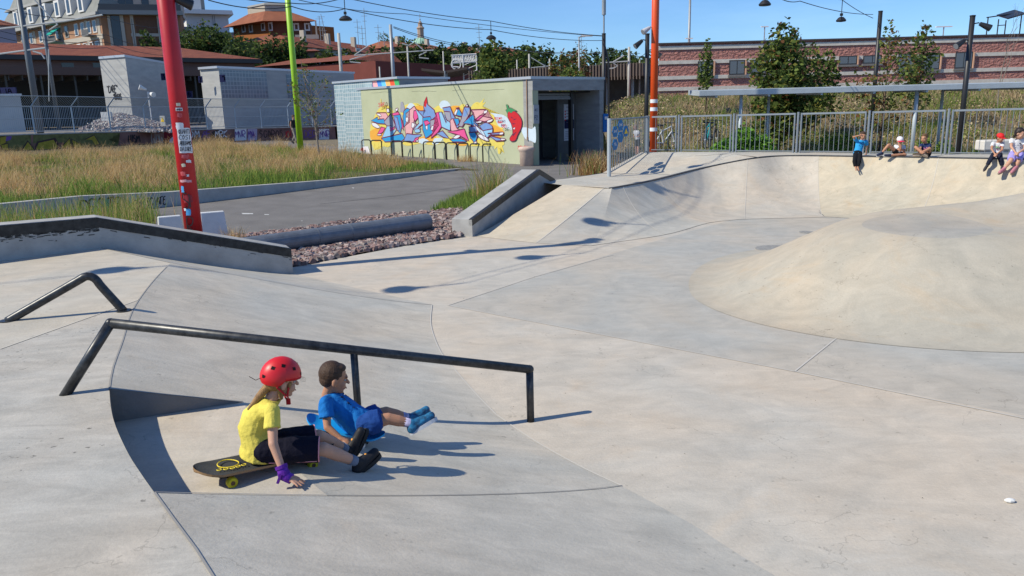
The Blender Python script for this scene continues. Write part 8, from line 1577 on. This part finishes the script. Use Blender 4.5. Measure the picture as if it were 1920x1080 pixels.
t_, _, f_5 = figure('girl with dark hair in a white T-shirt and lilac shorts sitting at the right edge', J5, kb_*1.12, (.55, -.8, -.35), skin=sk2, voxel=vc, shirt=whitec, bottom=lilac, hair=mat('hair_black', (.02, .013, .012), .5), shoes=(mat('rose_shoe', (.45, .18, .22), .7), mat('taupe_sole', (.30, .24, .2), .8)), opts=dict(leglen=.85, tfront=np.array([0, -1, .1]), hairx=lambda h, k: [('c', h(-.06, -.03, .02), h(-.06, -.04, -.09), .03*k, .02*k), ('c', h(.06, -.03, .02), h(.05, -.05, -.09), .03*k, .02*k)]), group='children sitting on the edge of the bowl'); torso_print(t_, f_5, J5['chest'], mat('print_black', (0, 0, 0)), 8, .06)
# ---- man standing behind the gate and man walking by the low wall
def standing(x, Y, yt, yb, face, label, skin, shirt, bottom, walk=0, lean=0, opts=None, arms=None, **kw):
    q = PD(x, yb, Y); q[2] = 0; z0 = zat(q, yb); z1 = zat(q, yt); H_ = z1-z0; s = H_/1.75; f = unit((*face[:2], 0)); sd_ = np.cross(f, (0, 0, 1)); q[2] = z0
    def p(fx, sx, z): return q+f*fx*s+sd_*sx*s+np.array([0, 0, z*s])
    J = dict(pel=p(0, 0, .95), chest=p(.02+lean, 0, 1.28), neck=p(.03+lean, 0, 1.47), head=p(.06+lean*1.4, 0, 1.62), shR=p(.02+lean, .19, 1.40), shL=p(.02+lean, -.19, 1.40), hipR=p(0, .09, .92), hipL=p(0, -.09, .92), knR=p(.10*walk+.03, .10, .50), knL=p(-.02*walk+.02, -.10, .50), anR=p(.26*walk, .10, .09), anL=p(-.30*walk, -.10, .10+.03*walk), toeR=p(.26*walk+.16, .10, .035), toeL=p(-.30*walk+.14, -.10, .03))
    if arms == 'front': J.update(elR=p(.05, .24, 1.12), wrR=p(.28, .12, 1.10), elL=p(.05, -.24, 1.12), wrL=p(.28, -.10, 1.10))
    else: J.update(elR=p(-.04+.02, .25, 1.12), wrR=p(.06, .24, .87), elL=p(.0, -.25, 1.12), wrL=p(.08, -.24, .88))
    J['hdR'] = J['wrR']-J['elR']; J['hdL'] = J['wrL']-J['elL']
    return figure(label, J, 1.32*s, (*face[:2], -.25), skin=skin, voxel=.022, shirt=shirt, bottom=bottom, opts=opts or {}, **kw), p, s
standing(1195, 31, 234, 294, (-.8, -.4), 'balding man in a pale T-shirt and dark shorts standing behind the gate panel', skinmat('skin_pink', (.50, .26, .2)), cloth('pale_shirt', (.50, .52, .58)), blkc, lean=.06, arms='front', hair=mat('hair_grey', (.22, .16, .13), .7), shoes=(blk_shoe, sole_w), opts=dict(leglen=.8))
(tw, _, _), pw_, sw = standing(553, 48, 216, 268.5, (.55, -.3), 'man in a dark vest with a black backpack walking along the low wall', sk2, cloth('dark_vest', (.03, .028, .03)), cloth('khaki_trousers', (.24, .22, .19)), walk=1, hair=hairb, shoes=(blk_shoe, blk_shoe), opts=dict(leglen=1.9, sleeve=.12))
q = [('e', pw_(-.17, 0, 1.2), (.16*sw, .14*sw, .26*sw))]; bo_ = link('backpack', solid(q, .02, 'backpack', 1)); bo_.data.materials.append(blkc); tag(bo_, 'black backpack worn on the back of the walking man in the dark vest', 'backpack')
